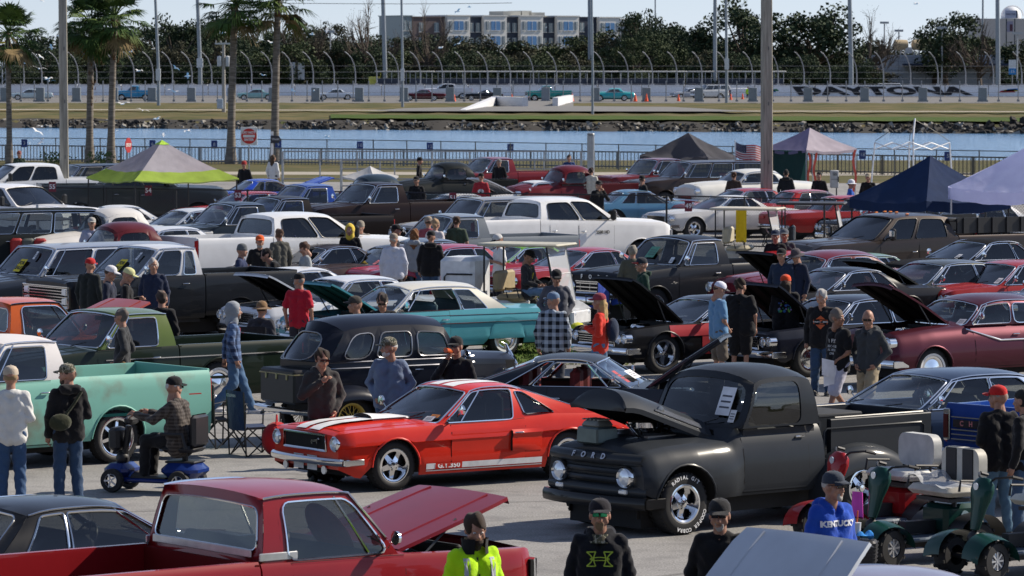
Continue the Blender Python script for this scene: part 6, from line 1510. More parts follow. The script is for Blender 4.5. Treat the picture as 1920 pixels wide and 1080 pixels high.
p1, p2 = G(680, 215, .26), G(1420, 222, .26)
poly('ramp_road', [(at(690, 420).x, 420, .25), (at(1420, 416).x, 416, .25), (at(1260, 450).x, 450, .3), (at(1075, 458).x, 458, .3), (at(1075, 512).x, 512, .3), (at(985, 512).x, 512, .3), (at(985, 458).x, 458, .3), (at(760, 440).x, 440, .29)], plain((.16, .155, .15), .9))
rg = random.Random(3); m = MB()
for i in range(2600):
 px = rg.uniform(-350, 2270); y0 = shoreY(px)+rg.uniform(-.8, 3.5); s_ = rg.uniform(.15, .50)*(1.0 if px < 1500 else 1.25); z = -.85+max(0, (y0-shoreY(px)))*.16+rg.uniform(0, .15)
 if px > 1850 and rg.random() < .5: z += rg.uniform(0, .7)
 M = Matrix.Translation((at(px, y0).x, y0, z)) @ Matrix.Rotation(rg.uniform(0, 6), 4, Vector((rg.random(), rg.random(), rg.random())))
 m.cur = 0 if rg.random() < .78 else 1
 vs = [(a*s_*rg.uniform(.6, 1.1)*1.2, b*s_*rg.uniform(.5, 1), c*s_*rg.uniform(.35, .7)) for a, b, c in ((-1, -1, -1), (1, -1, -1), (1, 1, -1), (-1, 1, -1), (-1, -1, 1), (1, -1, 1), (1, 1, 1), (-1, 1, 1))]
 m.add([(x*.5, y*.5, z_*.5) for x, y, z_ in vs], [(3, 2, 1, 0), (4, 5, 6, 7), (0, 1, 5, 4), (1, 2, 6, 5), (2, 3, 7, 6), (3, 0, 4, 7)], M)
o = m.build('shore_rocks', [plain((.03, .027, .024), .9), plain((.25, .235, .21), .9)], smooth=False, weld=False); o['kind'] = 'stuff'
poly('lakeside_grass', [(-60, 196, .004), (60, 186, .004), (60, 231, .004), (-60, 231, .004)], grassm((.07, .075, .03), (.12, .10, .05), .6))
poly('lakeside_walk', [(-60, 206, .01), (60, 199, .01), (60, 204, .01), (-60, 211, .01)], plain((.32, .29, .24), .9))
poly('grass_island', [tuple(G(900, 668, .008)), tuple(G(1010, 690, .008)), tuple(G(1200, 560, .008)), tuple(G(1080, 545, .008))], grassm((.045, .085, .012), (.085, .12, .03), 2.5))
rgi = random.Random(8); m = MB()
for i in range(9000):
 p = G(rgi.uniform(905, 1190), rgi.uniform(552, 685), 0)
 h_ = rgi.uniform(.03, .08); a = rgi.uniform(0, 6.28); m.add([(p.x-.02*math.cos(a), p.y-.02*math.sin(a), .006), (p.x+.02*math.cos(a), p.y+.02*math.sin(a), .006), (p.x+rgi.uniform(-.03, .03), p.y, h_)], [(0, 1, 2)])
o = m.build('grass_blades', grassm((.05, .10, .015), (.13, .15, .05), 3), smooth=False, weld=False); o['kind'] = 'stuff'
poly('race_track', [(at(-400, 512).x, 512, .04), (at(2300, 506).x, 506, .04), (at(2300, 552).x, 552, .50), (at(-400, 566).x, 566, .50)], plain((.15, .145, .14), .9))
poly('far_ground', [(-400, 556, .0), (400, 546, .0), (500, 1600, .0), (-500, 1600, .0)], grassm((.06, .06, .03), (.10, .09, .05), .2))
def wallY(px): return lerp(564, 548, (px+200)/2320)
wm = plain((.84, .85, .88), .6); W0 = thing('track_wall', 'long white concrete wall of the race track across the far side', 'wall', (0, 555, .45))
NW = 34
for k in range(NW):
 a, b = -420+2760*k/NW, -420+2760*(k+1)/NW; pa, pb = at(a, wallY(a)), at(b-1.5, wallY(b)); c = (pa+pb)/2; L = (pb-pa).length
 m = MB(); m.box((0, 0, .68), (L, .35, 1.36), b=.03); m.box((0, -.05, 1.40), (L, .5, .08)); o = m.build('wall_panel', wm, W0); o.location = (c.x, c.y-555, 0); o.rotation_euler = (0, 0, math.atan2(pb.y-pa.y, pb.x-pa.x))
ang = math.atan2(at(2000, wallY(2000)).y-at(0, wallY(0)).y, at(2000, 550).x-at(0, 560).x)
c = at(1656, wallY(1656)-.30); me = text_mesh('DAYTONA', 1.38, mat=plain((.012, .014, .02), .6), bold=.07, sx=4.6, shear=-.25)
xs_ = [v.co.x for v in me.vertices]; sc_ = (338/F0*wallY(1656))/(max(xs_)-min(xs_));
for v in me.vertices: v.co.x *= sc_
me.transform(basis((c.x, c.y-555, .66), (math.cos(ang), math.sin(ang), 0), (0, 0, 1))); link('lettering', me, W0)
for px, cs in ((1442, ((.02, .15, .35), (.05, .2, .1))), (1890, ((.4, .03, .04), (.5, .4, .05), (.02, .2, .5)))):
 m = MB();
 for k, cc in enumerate(cs):
  m.cur = k; q = at(px+k*6-6, wallY(px)-.30); m.add([(q.x-.9, q.y-555, .5+.12*k), (q.x+1.3, q.y-555, .55+.12*k), (q.x+1.0, q.y-555, .85+.1*k), (q.x-.5, q.y-555, .75+.1*k)], [(0, 1, 2, 3)])
 m.build('sponsor_logo', [plain(x) for x in cs], W0, smooth=False, weld=False)
CF = thing('catch_fence', 'tall catch fence of curved grey poles and cables above the white track wall', 'fence', (0, 555, .45)); gm_ = plain((.27, .28, .30), .5, .4)
px = -20.; k = 0; m = MB(); m.tube([(0, 0, 1.2), (0, 0, 3.0), (-.15, -.1, 4.0), (-.5, -.4, 4.9), (-1.0, -.9, 5.5), (-1.35, -1.2, 5.75)], [.10, .09, .08, .075, .065, .06], 6); m.box((0, 0, 1.5), (.5, .3, .25)); pm_ = m.mesh('fence_pole', gm_)
while px < 1960:
 q = at(px, wallY(px)+.3); link('fence_pole', pm_, CF, (q.x, q.y-555, 0)); px += lerp(33, 53.5, max(0, px)/1920)
for z, xo in ((2.3, 0), (3.1, -.02), (3.9, -.12)):
 m = MB(); m.tube([(at(q, wallY(q)).x+xo, wallY(q)-555+.3+xo*.7, z) for q in range(-40, 2000, 60)], .014, 4); m.build('cable', plain((.25, .26, .28), .6), CF)
IF = thing('inner_track_fence', 'row of thin steel posts with rails along the near edge of the track', 'fence', (0, 512, 0)); m = MB(); m.tube([(0, 0, 0), (0, 0, 2.5)], .07, 6); m.box((0, 0, 2.3), (.16, .16, .12)); m.box((0, 0, .12), (.3, .3, .24)); pm_ = m.mesh('post', gm_); px = -10.
while px < 1960: q = at(px, 511); link('post', pm_, IF, (q.x, -1, .2)); px += lerp(25, 37, max(0, px)/1920)
for z in (.75, 1.3, 2.3): m = MB(); m.tube([(at(-40, 511).x, -1, z), (at(1980, 511).x, -1, z)], .02, 4); m.build('rail', gm_, IF)
m = MB(); m.box((0, 0, .95), (1.0, .7, 1.5), b=.04); m.box((.38, -.36, .95), (.12, .03, .8)); m.box((0, 0, .1), (1.2, .9, .2)); pb_ = m.mesh('electrical_box', plain((.22, .25, .28), .5, .3))
px = 10.
while px < 1960:
 q = at(px, 509); o = link('electrical_box', pb_, None, (q.x, 509, .2)); tag(o, 'grey metal electrical box standing at the near edge of the race track', 'utility box', 'electrical boxes along the track'); px += lerp(66, 117, max(0, px)/1920)
wc = plain((.60, .61, .64), .7)
def ramp_wall(label, a, b, Ya, Yb, h1, h2, g=None):
 pa, pb = at(a, Ya), at(b, Yb); d = (pb-pa); m = MB(); n = Vector((-d.y, d.x, 0)).normalized()*.3
 z0 = .2; m.add([tuple(pa-n)[:2]+(z0,), tuple(pb-n)[:2]+(z0,), tuple(pb+n)[:2]+(z0,), tuple(pa+n)[:2]+(z0,), tuple(pa-n)[:2]+(z0+h1,), tuple(pb-n)[:2]+(z0+h2,), tuple(pb+n)[:2]+(z0+h2,), tuple(pa+n)[:2]+(z0+h1,)], [(3, 2, 1, 0), (4, 5, 6, 7), (0, 1, 5, 4), (1, 2, 6, 5), (2, 3, 7, 6), (3, 0, 4, 7)])
 o = m.build('ramp_wall', wc, smooth=False); tag(o, label, 'wall')
ramp_wall('long white tapering ramp wall left of the track opening', 868, 930, 426, 470, .10, 1.05); ramp_wall('white ramp wall panel facing the lake beside the opening', 926, 985, 468, 455, 1.05, 1.05); ramp_wall('short white ramp wall right of the track opening', 1041, 1070, 458, 500, 1.0, .9)
for px, wd_, Y, bx, lean in ((298, 6, 465, 140, -.9), (376, 8, 590, 118, -.8), (722, 9, 600, 0, -.6), (755, 5, 455, 140, -.3), (1106, 8, 640, 0, -.2), (1111, 4.5, 413, 0, -.3), (1340, 8, 600, 0, 0), (1362, 5.5, 505, 120, -.3), (1595, 9, 580, 0, -.6), (1870, 9, 575, 0, -.3), (1841, 4, 700, 0, 0), (1228, 3, 720, 0, 0)):
 r_ = wd_/F0*Y/2; p = at(px, Y); m = MB(); m.tube([(0, 0, -.5), (0, 0, 4), (lean*.6, 0, 18)], [r_*1.15, r_, r_*.8], 10); m.cur = 1
 if bx: m.box((0, -r_-.15, zat(bx, Y)), (.9*r_*3.2, .35, 1.3))
 o = m.build('light_pole', [plain((.27, .30, .33), .5, .4), plain((.6, .62, .64), .5)], loc=p); tag(o, {298: 'grey light pole with a white box nearest the left palms', 376: 'grey light pole with a box and yellow band among the left trees', 722: 'thick grey light pole behind the left end of the trams', 755: 'thin grey pole standing on the lake bank left of the apartments', 1106: 'thick grey light pole behind the track in the centre', 1111: 'slim brown pole rising from the path in front of the centre light pole', 1340: 'thick grey pole just left of the big oak', 1362: 'slim pole with a pale box at the white jeep', 1595: 'thick grey pole at the right side of the big oak', 1870: 'thick grey pole in front of the white warehouse', 1841: 'distant thin pole above the right oak', 1228: 'distant thin pole above the trees right of the apartments'}[px], 'pole')
for px, top_, Y in ((620, 62, 640), (1163, 55, 640), (1684, 60, 690), (1657, 45, 700), (1765, 55, 620), (1906, 65, 600), (1560, 105, 700), (596, 68, 650)):
 m = MB(); z = zat(top_, Y); m.tube([(0, 0, 0), (0, 0, z)], .12, 6); m.box((0, 0, z+.2), (1.4, .6, .35)); o = m.build('street_lamp', plain((.45, .46, .47), .5), loc=at(px, Y)); tag(o, 'slim grey street lamp with a small box head among the far trees', 'lamp', 'far street lamps')
U = thing('utility_pole', 'pale utility pole with a crossarm, two transformers and a box at its foot', 'pole', at(420, 425)); z = zat(80, 425)
m = MB(); m.tube([(0, 0, 0), (0, 0, z)], [.2, .14], 8); m.build('pole', plain((.33, .31, .28), .8), U); m = MB(); m.box((0, -.1, z-.1), (1.7, .14, .16));
for q in (-.75, -.25, .25, .75): m.tube([(q, -.1, z), (q, -.1, z+.22)], .05, 6)
m.build('crossarm', plain((.5, .5, .48), .7), U)
for s in (-.42, .42): m = MB(); m.lathe([(.001, -.5), (.2, -.5), (.22, -.4), (.22, .45), (.15, .52), (.001, .55)], 12, Matrix.Translation((s, -.1, zat(115, 425))), axis='z'); m.build('transformer', plain((.5, .52, .54), .5), U)
m = MB(); m.box((-.35, -.2, .9), (.6, .4, 1.0), b=.03); m.build('meter_box', plain((.4, .47, .55), .5), U)
for px, Y, w2, lab in ((121, 146, .27, 'weathered square pole beside the white crew cab at the upper left'), (1438, 139, .33, 'tall square concrete pole right of centre rising out of the frame')):
 m = MB(); m.box((0, 0, 6), (w2, w2, 12), b=.03, taper=.86); m.cur = 1
 for zz in (2.2, 4.1, 5.9, 7.7): m.box((0, -w2*.48, zz), (.03, .02, .12))
 mm_, nn_, bb_ = newmat('weathered_concrete'); setp(bb_, rough=.9); nz, cr = noise_mix(nn_, bb_, (.20, .185, .155), (.34, .32, .27), 2.2, 8); mp = nn_.nodes.new('ShaderNodeMapping'); mp.inputs['Scale'].default_value = (6, 6, .5); nn_.links.new(nn_.nodes['Texture Coordinate'].outputs['Object'], mp.inputs[0]); nn_.links.new(mp.outputs[0], nz.inputs['Vector'])
 o = m.build('lot_pole', [mm_, plain((.1, .1, .1), .6)], loc=at(px, Y)); o.rotation_euler = (0, R(-.25), R(20)); tag(o, lab, 'pole')
# ---- trees
LEAF = {}
def leafm(c, key):
 if key not in LEAF:
  m, n, b = newmat('foliage'); setp(b, rough=.7, spec=.15); noise_mix(n, b, dim(c, .75), dim(c, 1.35), .5, 6, lo=.3, hi=.7); LEAF[key] = m
 return LEAF[key]
BARK = plain((.09, .07, .055), .9)
def tree_meshes(seed, kind):
 rg = random.Random(seed); m = MB(); t = MB()
 t.tube([(0, 0, 0), (.1, 0, .22), (.02, .05, .42)], [.045, .034, .022], 7); cl = []
 nb = 26 if kind != 'bare' else 14
 for k in range(nb):
  a = rg.uniform(0, 6.28); e = rg.uniform(.15, 1.0); r_ = .46*math.sqrt(rg.random()); z = .30+.62*rg.random()*(1-.45*(r_/.46)**2)
  c = Vector((r_*math.cos(a), r_*math.sin(a), z)); cl.append((c, rg.uniform(.10, .17)))
  t.tube([(0.05, 0, .22+.15*rg.random()), c*.5+Vector((0, 0, .15)), c], [.018, .010, .004], 5)
  if kind == 'bare':
   for q in range(12): d = Vector((rg.gauss(0, 1), rg.gauss(0, 1), rg.gauss(.6, 1))).normalized()*rg.uniform(.08, .2); t.tube([c*rg.uniform(.6, 1), c+d*.5, c+d+Vector((rg.uniform(-.02, .02), 0, .02))], [.004, .003, .0015], 3, caps=False)
 if kind != 'bare':
  for c, r_ in cl:
   for q in range(190):
    d = Vector((rg.gauss(0, 1), rg.gauss(0, 1), rg.gauss(0, 1))).normalized()*r_*rg.random()**.4; p = c+Vector((d.x, d.y, d.z*.8)); s_ = rg.uniform(.009, .022)
    ax = Vector((rg.gauss(0, 1), rg.gauss(0, 1), rg.gauss(0, 1))).normalized(); b_ = ax.orthogonal().normalized(); c2 = ax.cross(b_)
    m.add([p+b_*s_, p+c2*s_*.8, p-b_*s_, p-c2*s_*.8], [(0, 1, 2, 3)])
 else:
  for q in range(500):
   c, r_ = rg.choice(cl); d = Vector((rg.gauss(0, 1), rg.gauss(0, 1), rg.gauss(0, 1)))*.07; p = c+d; s_ = .006; m.add([p, p+Vector((s_, 0, s_)), p+Vector((0, s_, s_*2))], [(0, 1, 2)])
 return m, t
TM = {}
for kk, n_k in (('oak', 4), ('bare', 2)):
 for s in range(n_k):
  m, t = tree_meshes(s+10, kk); TM[kk, s] = (m, t)
TMESH = {}
def tree(label, px, Y, topy, wpx, kind='oak', s=0, col=(.035, .05, .018), key='g', grp='trees beyond the race track', base=0):
 hgt = zat(topy, Y)-base; wid = wpx/F0*Y
 k = (kind, s, key)
 if k not in TMESH:
  m, t = TM[kind, s]; TMESH[k] = (m.mesh('crown', leafm(col, key), smooth=False, weld=False), t.mesh('trunk', BARK, weld=False))
 c, t = TMESH[k]; r_ = thing('oak_tree' if kind == 'oak' else 'bare_tree', label, 'tree', (at(px, Y).x, Y, base), rnd.uniform(0, 6), grp)
 for nm, me in (('crown', c), ('trunk', t)): o = link(nm, me, r_); o.scale = (wid/.92*1.0, wid/.92, hgt/.98)
 return r_
rt = random.Random(21); x = 60.; i = 0
G1, G2, G3 = (.034, .052, .026), (.050, .068, .030), (.060, .060, .036)
def topat(px): return pl([(0, 70), (80, 60), (110, 48), (200, 55), (280, 40), (330, 25), (400, 40), (500, 45), (560, 30), (640, 45), (720, 55), (770, 66), (860, 62), (960, 58), (1050, 66), (1150, 62), (1175, 40), (1230, 22), (1300, 40), (1345, 60), (1600, 80), (1700, 80), (1740, 50), (1800, 40), (1860, 60), (1920, 70)], px)
while x < 1990:
 for row in range(2):
  px = x+rt.uniform(-20, 20)+row*22; Y = rt.uniform(640, 680) if row == 0 else rt.uniform(600, 632)
  if 1630 < px < 1880 and row == 1: continue
  tp = topat(px)+rt.uniform(-8, 12)+row*32; key = rt.choice(['g', 'g', 'h', 'b']); tree('dense dark tree in the far belt behind the race track', px, Y, tp, rt.uniform(75, 150), 'oak', rt.randrange(4), {'g': G1, 'h': G2, 'b': G3}[key], key)
 x += 29
for k in range(58):
 px = -20+k*34+rt.uniform(-10, 10)
 if 1620 < px < 1885: continue
 c = TMESH[('oak', k % 4, 'g')][0] if ('oak', k % 4, 'g') in TMESH else None
 if c: o = link('hedge_shrub', c, None, (at(px, 602).x, 602, -1.0), rt.uniform(0, 6)); o.scale = (7, 6, rt.uniform(4.5, 7)); tag(o, 'dark bushy undergrowth below the trees behind the track', 'bush', 'undergrowth below the far trees')
for px, tp, wp, s, lab in ((1395, -8, 190, 0, 'huge dark oak left of the tall concrete pole, cut by the top edge'), (1530, -14, 210, 1, 'huge dark oak right of the tall concrete pole, cut by the top edge'), (1212, 10, 110, 2, 'tall pine-like tree right of the apartment block'), (1285, 32, 110, 3, 'round tree between the apartments and the huge oak'), (1775, 14, 150, 2, 'tall oak above the white warehouse'), (330, 8, 120, 1, 'taller tree crest behind the left light poles'), (160, 20, 130, 0, 'tall tree behind the left pair of palms')):
 tree(lab, px, 625, tp, wp, 'oak', s, G1, 'g', None)
for px, tp, wp, lab in ((690, -5, 130, 'leafless brown tree left of the thick pole'), (800, 2, 90, 'leafless tree in front of the apartment block'), (1630, 20, 110, 'leafless tree right of the huge oak'), (1838, 35, 120, 'leafless grey tree in front of the warehouse'), (560, 12, 110, 'sparse brown tree behind the rightmost palm')):
 tree(lab, px, 612, tp, wp, 'bare', 0 if px < 1000 else 1, (.10, .07, .05), 'bare', None)
# ---- buildings
A = thing('apartment_building', 'white and navy apartment block with blue windows above the far trees', 'building', (at(960, 900).x, 900, 0)); ox = at(960, 900).x
wh, nv, bw, bl = plain((.70, .69, .66), .8), plain((.035, .045, .07), .8), plain((.13, .10, .10), .8), plain((.10, .22, .42), .15, .2); gw = plain((.20, .25, .28), .2)
BAY = [(757, 775, 32, 'g'), (775, 835, 34, 'b'), (835, 877, 31, 'w'), (877, 903, 34, 'n'), (903, 945, 31, 'w'), (945, 971, 34, 'n'), (971, 1013, 31, 'w'), (1013, 1040, 34, 'n'), (1040, 1081, 31, 'w'), (1081, 1120, 33, 'n'), (1120, 1160, 33, 'w'), (1160, 1196, 36, 'w')]
for a, b, tp, c in BAY:
 x0, x1 = at(a, 900).x-ox, at(b, 900).x-ox; z = zat(tp, 900); m = MB(); dpt = -1.2 if c == 'w' else 0
 m.box(((x0+x1)/2, 5+dpt, z/2), (x1-x0-.02, 10, z)); m.box(((x0+x1)/2, 5+dpt, z+.12), (x1-x0+.2, 10.3, .22)); m.build('wall', {'w': wh, 'n': nv, 'b': bw, 'g': gw}[c], A, smooth=False)
 for fl in range(4):
  zz = z-2.0-3.1*fl
  cols = [(.5, 1.9, bl), (.14, .6, gw), (.86, .6, gw)] if c == 'w' else [(.28, .9, gw), (.75, .9, gw)]
  for u_, w_, mt in cols:
   m = MB(); m.box((lerp(x0, x1, u_), dpt-.03, zz), (w_, .1, 1.9)); f_ = m.build('window', mt, A, smooth=False); m = MB(); m.box((lerp(x0, x1, u_), dpt-.1, zz), (.06, .06, 1.9)); m.box((lerp(x0, x1, u_), dpt-.1, zz-1.0), (w_+.2, .1, .1)); m.build('frame', wh, f_, smooth=False)
A.rotation_euler = (0, 0, R(30)); A.scale = (1.155, 1, 1)
for a, b, tp in ((957, 990, 23), (992, 1010, 22), (1005, 1035, 25)): x0, x1 = at(a, 903).x-ox, at(b, 903).x-ox; m = MB(); m.box(((x0+x1)/2, 6, zat(tp, 903)-1), (x1-x0, 6, 2.4)); m.build('roof_block', plain((.42, .42, .38), .8), A, smooth=False)
Wh = thing('warehouse', 'long white ribbed metal warehouse behind the track at the right', 'building', (at(1757, 640).x, 640, 0)); x0, x1 = at(1635, 640).x-at(1757, 640).x, at(1882, 640).x-at(1757, 640).x; z = zat(103, 640)
for k in range(10): a, b = lerp(x0, x1, k/10), lerp(x0, x1, (k+1)/10); m = MB(); m.box(((a+b)/2, 6, z/2), (b-a-.05, 12, z)); m.build('wall_panel', plain((.50, .53, .58), .6), Wh, smooth=False)
for k in range(9): m = MB(); m.box(((x0+x1)/2, -.03, z*(k+.5)/9), (x1-x0, .06, .05)); m.build('siding_rib', plain((.35, .38, .43), .6), Wh, smooth=False)
m = MB(); m.box(((x0+x1)/2+3, -1.5, zat(121, 638)), (x1-x0-3, 3, .3)); m.build('canopy_roof', plain((.03, .045, .09), .6), Wh, smooth=False)
m = MB(); m.box((lerp(x0, x1, .66), 4, z+.25), (3.5, 5, .3)); m.build('roof_edge', plain((.75, .75, .72), .6), Wh, smooth=False)
for px in (1690, 1724): m = MB(); q = at(px, 641).x-at(1757, 640).x; m.lathe([(.001, -1.0), (.75, -.95), (.8, 0), (.75, .95), (.001, 1.0)], 16, Matrix.Translation((q, 3, z+1.5)) @ Matrix.Rotation(R(15), 4, 'Z'), axis='x'); o_ = m.build('roof_tank', plain((.42, .33, .2), .6), Wh); m = MB(); [m.tube([(q+a, 3+b, z), (q+a, 3+b, z+1)], .06, 5) for a in (-.7, 0, .7) for b in (-.4, .4)]; m.box((q+1.2, 3, z+.7), (.9, .8, .9)); m.build('tank_leg', plain((.6, .6, .58), .6), o_)
D_ = thing('stadium_hall', 'pale hall with a white round dome behind a sign at the upper right edge', 'building', (at(1900, 820).x, 820, 0)); z = zat(35, 820); m = MB(); m.box((3, 8, z/2), (14+8, 14, z)); m.build('wall', plain((.55, .5, .47), .8), D_, smooth=False)
m = MB(); m.ell((.3, 8, zat(30, 820)), (2.0, 2, 1.9), n=20, m=12); m.build('dome', plain((.7, .72, .75), .4), D_); m = MB(); m.tube([(.3+2.1*math.cos(a*math.pi/12), 5.9, zat(30, 820)+2.0*math.sin(a*math.pi/12)) for a in range(13)], .1, 5); m.build('arch_rib', plain((.8, .8, .8), .4), D_)
B_ = thing('billboard', 'lilac roadside sign on two dark posts with a picture panel below it', 'sign', (at(1893, 760).x, 760, 0)); m = MB(); m.box((0, 0, zat(27, 760)), (1.95, .5, 1.4), b=.03); m.build('sign_panel', plain((.42, .44, .58), .5), B_)
text('lettering', 'SHELTAIR', .40, basis((0, -.27, zat(27, 760)), (1, 0, 0), (0, 0, 1)), plain((.12, .12, .2), .5), B_, bold=.01)
m = MB(); m.box((1.1, .1, zat(27, 760)), (.3, .6, 1.4)); m.build('sign_edge', plain((.02, .04, .08)), B_, smooth=False)
for s in (-.75, .75): m = MB(); m.box((s, 0, zat(35, 760)/2), (.18, .18, zat(35, 760))); m.build('post', plain((.05, .06, .07)), B_, smooth=False)
m = MB(); m.box((-.1, -.1, zat(50, 760)), (1.1, .08, 1.9)); m.cur = 1; m.box((.1, -.16, zat(52, 760)), (.5, .04, 1.2), Matrix.Identity(4)); m.build('picture_panel', [plain((.3, .28, .38)), plain((.10, .04, .06))], B_, smooth=False)
b2 = thing('roadside_board', 'white and blue number board with a row of black marks near the right edge', 'sign', (at(1897, 590).x, 590, 0)); m = MB(); m.box((0, 0, zat(125, 590)), (1.0, .15, 1.9)); m.build('board', plain((.7, .72, .74)), b2, smooth=False); m = MB(); m.box((0, -.1, zat(134, 590)), (1.0, .05, .85)); m.build('blue_panel', plain((.02, .22, .55)), b2, smooth=False); text('lettering', '15', .6, basis((0, -.14, zat(134, 590)), (1, 0, 0), (0, 0, 1)), plain((.7, .75, .8)), b2)
m = MB(); m.tube([(0, 0, 0), (0, 0, zat(135, 590))], .08, 6); m.build('post', plain((.3, .3, .3)), b2)
o = thing('billboard', 'pair of plain white boards on dark posts among the left trees', 'sign', at(558, 600));
for s, w_ in ((-.7, .8), (.55, .9)): m = MB(); m.box((s, 0, zat(133, 600)), (w_, .1, 2.4)); m.build('board', plain((.55, .57, .6)), o, smooth=False)
m = MB(); m.box((-.1, .1, 2.5), (.15, .15, 5)); m.build('post', plain((.05, .05, .05)), o, smooth=False)
o = thing('blue_tower', 'blue and yellow striped sign tower at the extreme left edge', 'sign', at(4, 560)); m = MB(); m.box((0, 0, zat(90, 560)), (1.3, .6, .8)); m.cur = 1; m.box((0, 0, zat(97, 560)), (1.3, .62, .25)); m.box((0, 0, zat(80, 560)), (1.3, .62, .25)); m.build('panel', [plain((.03, .08, .35)), plain((.7, .5, .03))], o, smooth=False)
m = MB()
for q in (-.45, .1, .6): m.tube([(q, 0, 0), (q, 0, zat(75, 560))], .07, 5)
for k in range(7): m.tube([(-.45, 0, k*.9), (.6, 0, k*.9+.9)], .04, 4)
m.build('lattice', plain((.35, .38, .42), .5, .4), o)
def tram(px, Y, w_, roofc, lab):
 t = thing('tram_trailer', lab, 'trailer', (at(px, Y).x, Y, 0), 0, 'tram trailers parked behind the track wall'); z = zat(134, Y); hw = w_/2
 m = MB(); m.box((0, 0, z), (w_+.5, 2.2, .16), b=.04); m.build('roof', plain(roofc, .5), t); m = MB(); m.box((0, 0, 1.55), (w_-.1, 1.9, 1.0), b=.05); m.box((0, -.9, 2.3), (w_-.3, .06, .5)); m.build('body', plain((.03, .04, .07), .4), t)
 for k in range(5):
  m = MB(); m.tube([(lerp(-hw+.1, hw-.1, k/4), -.9, 1.5), (lerp(-hw+.1, hw-.1, k/4), -.9, z)], .05, 5); m.build('post', plain((.4, .42, .45), .5), t)
 for k in range(4): m = MB(); m.box((lerp(-hw+.4, hw-.4, k/3), .1, 2.1), (.12, 1.6, .6)); m.build('seat', plain((.16, .18, .22), .6), t)
 for s in (-.3, .3): m = MB(); m.disc((s*w_, -.95, .5), .42, 14, h=.2); m.build('wheel', rubber(), t)
px = 700; k = 0
for px, w_, c in ((735, 4.2, .4), (790, 3.2, .5), (845, 3.6, .55), (900, 5, .6), (958, 3.6, .6), (1010, 4.6, .6), (1072, 4.4, .6), (1130, 5, .62), (1190, 4, .55), (1250, 5, .62), (1310, 3.6, .5), (1372, 4, .5), (1432, 5.5, .6)): tram(px, rnd.uniform(588, 594), w_, (c, c, c*.98), 'open tram trailer with a white roof and navy seats parked beyond the track wall')
t = MB(); t.box((0, 0, 1.6), (1.5, 1.5, 1.2), b=.1); t.box((.9, 0, 2.5), (.1, .1, .6)); o = t.build('generator', plain((.62, .58, .10), .5), loc=at(702, 590)); tag(o, 'yellow machine box at the left end of the tram row', 'generator'); o.location.z = .6
def FC(label, cat, T, px, py, deg, ztop_=None, Y=None, **k):
 S = T(**k); Y = Y or 530; psi = R(deg); p = at(px, Y); o = build_vehicle(label, cat, S, (p.x, p.y, .19 if Y < 560 else .05), psi, 'parked_car', 'cars touring the race track'); return o
FC('light blue vintage pickup on the track between the left palms', 'pickup truck', T_c10, 252, 0, 180, Y=528, col=(.03, .25, .45))
FC('pale small car at the far left of the track', 'car', T_car, 57, 0, 185, Y=530, col=(.5, .6, .62)); FC('aqua hatchback on the track behind the palm trunks', 'car', T_car, 480, 0, 185, Y=530, col=(.25, .45, .45))
FC('white coupe with dark glass on the track left of the centre poles', 'car', T_car, 628, 0, 190, Y=530, col=(.55, .6, .66)); FC('maroon coupe rolling on the track in front of the white pickup', 'car', T_car, 792, 0, 180, Y=524, col=(.10, .01, .015))
FC('white pickup stopped on the track with a man standing by it', 'pickup truck', T_modern, 838, 0, 182, Y=534, col=(.6, .62, .66)); FC('black low car on the track beside an electrical box', 'car', T_muscle, 905, 0, 180, Y=524, col=(.012, .015, .02))
FC('teal extended cab pickup at the track opening', 'pickup truck', T_square, 1022, 0, 190, Y=520, col=(.02, .26, .24)); FC('aqua and white 1950s hardtop on the track right of the opening', 'car', T_50car, 1147, 0, 182, Y=520, col=(.04, .38, .40), col2=(.6, .6, .6))
FC('white boxy off-roader on the track near the guard in yellow', 'jeep', T_wagon, 1328, 0, 200, Y=540, col=(.66, .66, .64), wb=2.5); FC('silver sedan at the edge of the white off-roader', 'car', T_car, 1292, 0, 200, Y=545, col=(.4, .44, .5))
FC('white sport utility vehicle behind the track fence near the warehouse', 'car', T_wagon, 1652, 0, 180, Y=592, col=(.55, .56, .56), wb=2.9); FC('white sedan next to the white sport utility vehicle behind the fence', 'car', T_50car, 1692, 0, 180, Y=596, col=(.58, .58, .56)); FC('dark grey sedan parked below the leafless tree', 'car', T_50car, 1805, 0, 180, Y=598, col=(.12, .13, .15)); FC('silver sedan behind the fence at the right edge', 'car', T_50car, 1893, 0, 180, Y=598, col=(.4, .42, .45)); FC('grey sedan behind the fence right of the big oak', 'car', T_50car, 1576, 0, 180, Y=598, col=(.2, .22, .25))
m = MB(); m.box((0, 0, .03), (.4, .4, .06)); m.lathe([(.17, .06), (.03, .75), (.001, .76)], 12, axis='z'); m.cur = 1; m.lathe([(.125, .27), (.085, .45)], 12, axis='z'); cm_ = m.mesh('traffic_cone', [plain((.8, .10, .03), .6), plain((.7, .7, .7), .5)])
for px, Y in ((960, 500), (1073, 505), (1191, 505), (1212, 505), (1272, 520), (1370, 528), (1392, 532), (852, 520)): o = link('traffic_cone', cm_, None, (at(px, Y).x, Y, .26 if Y < 512 else .05)); o.scale = (1.25, 1.25, 1.25); tag(o, 'orange traffic cone with a white band standing by the race track', 'cone', 'cones along the track')
person('track guard in a fluorescent yellow vest standing by the white barrier', 1402, 155, 270, (.45, .75, .02), (.02, .02, .03), at_world=(at(1402, 540).x, 540, .03), hair=(.03, .02, .02), hgt=1.8)
person('man in dark clothes leaning by the white pickup on the track', 850, 165, 180, BK, (.02, .02, .03), at_world=(at(850, 522).x, 522, .03), hair=(.03, .02, .02))
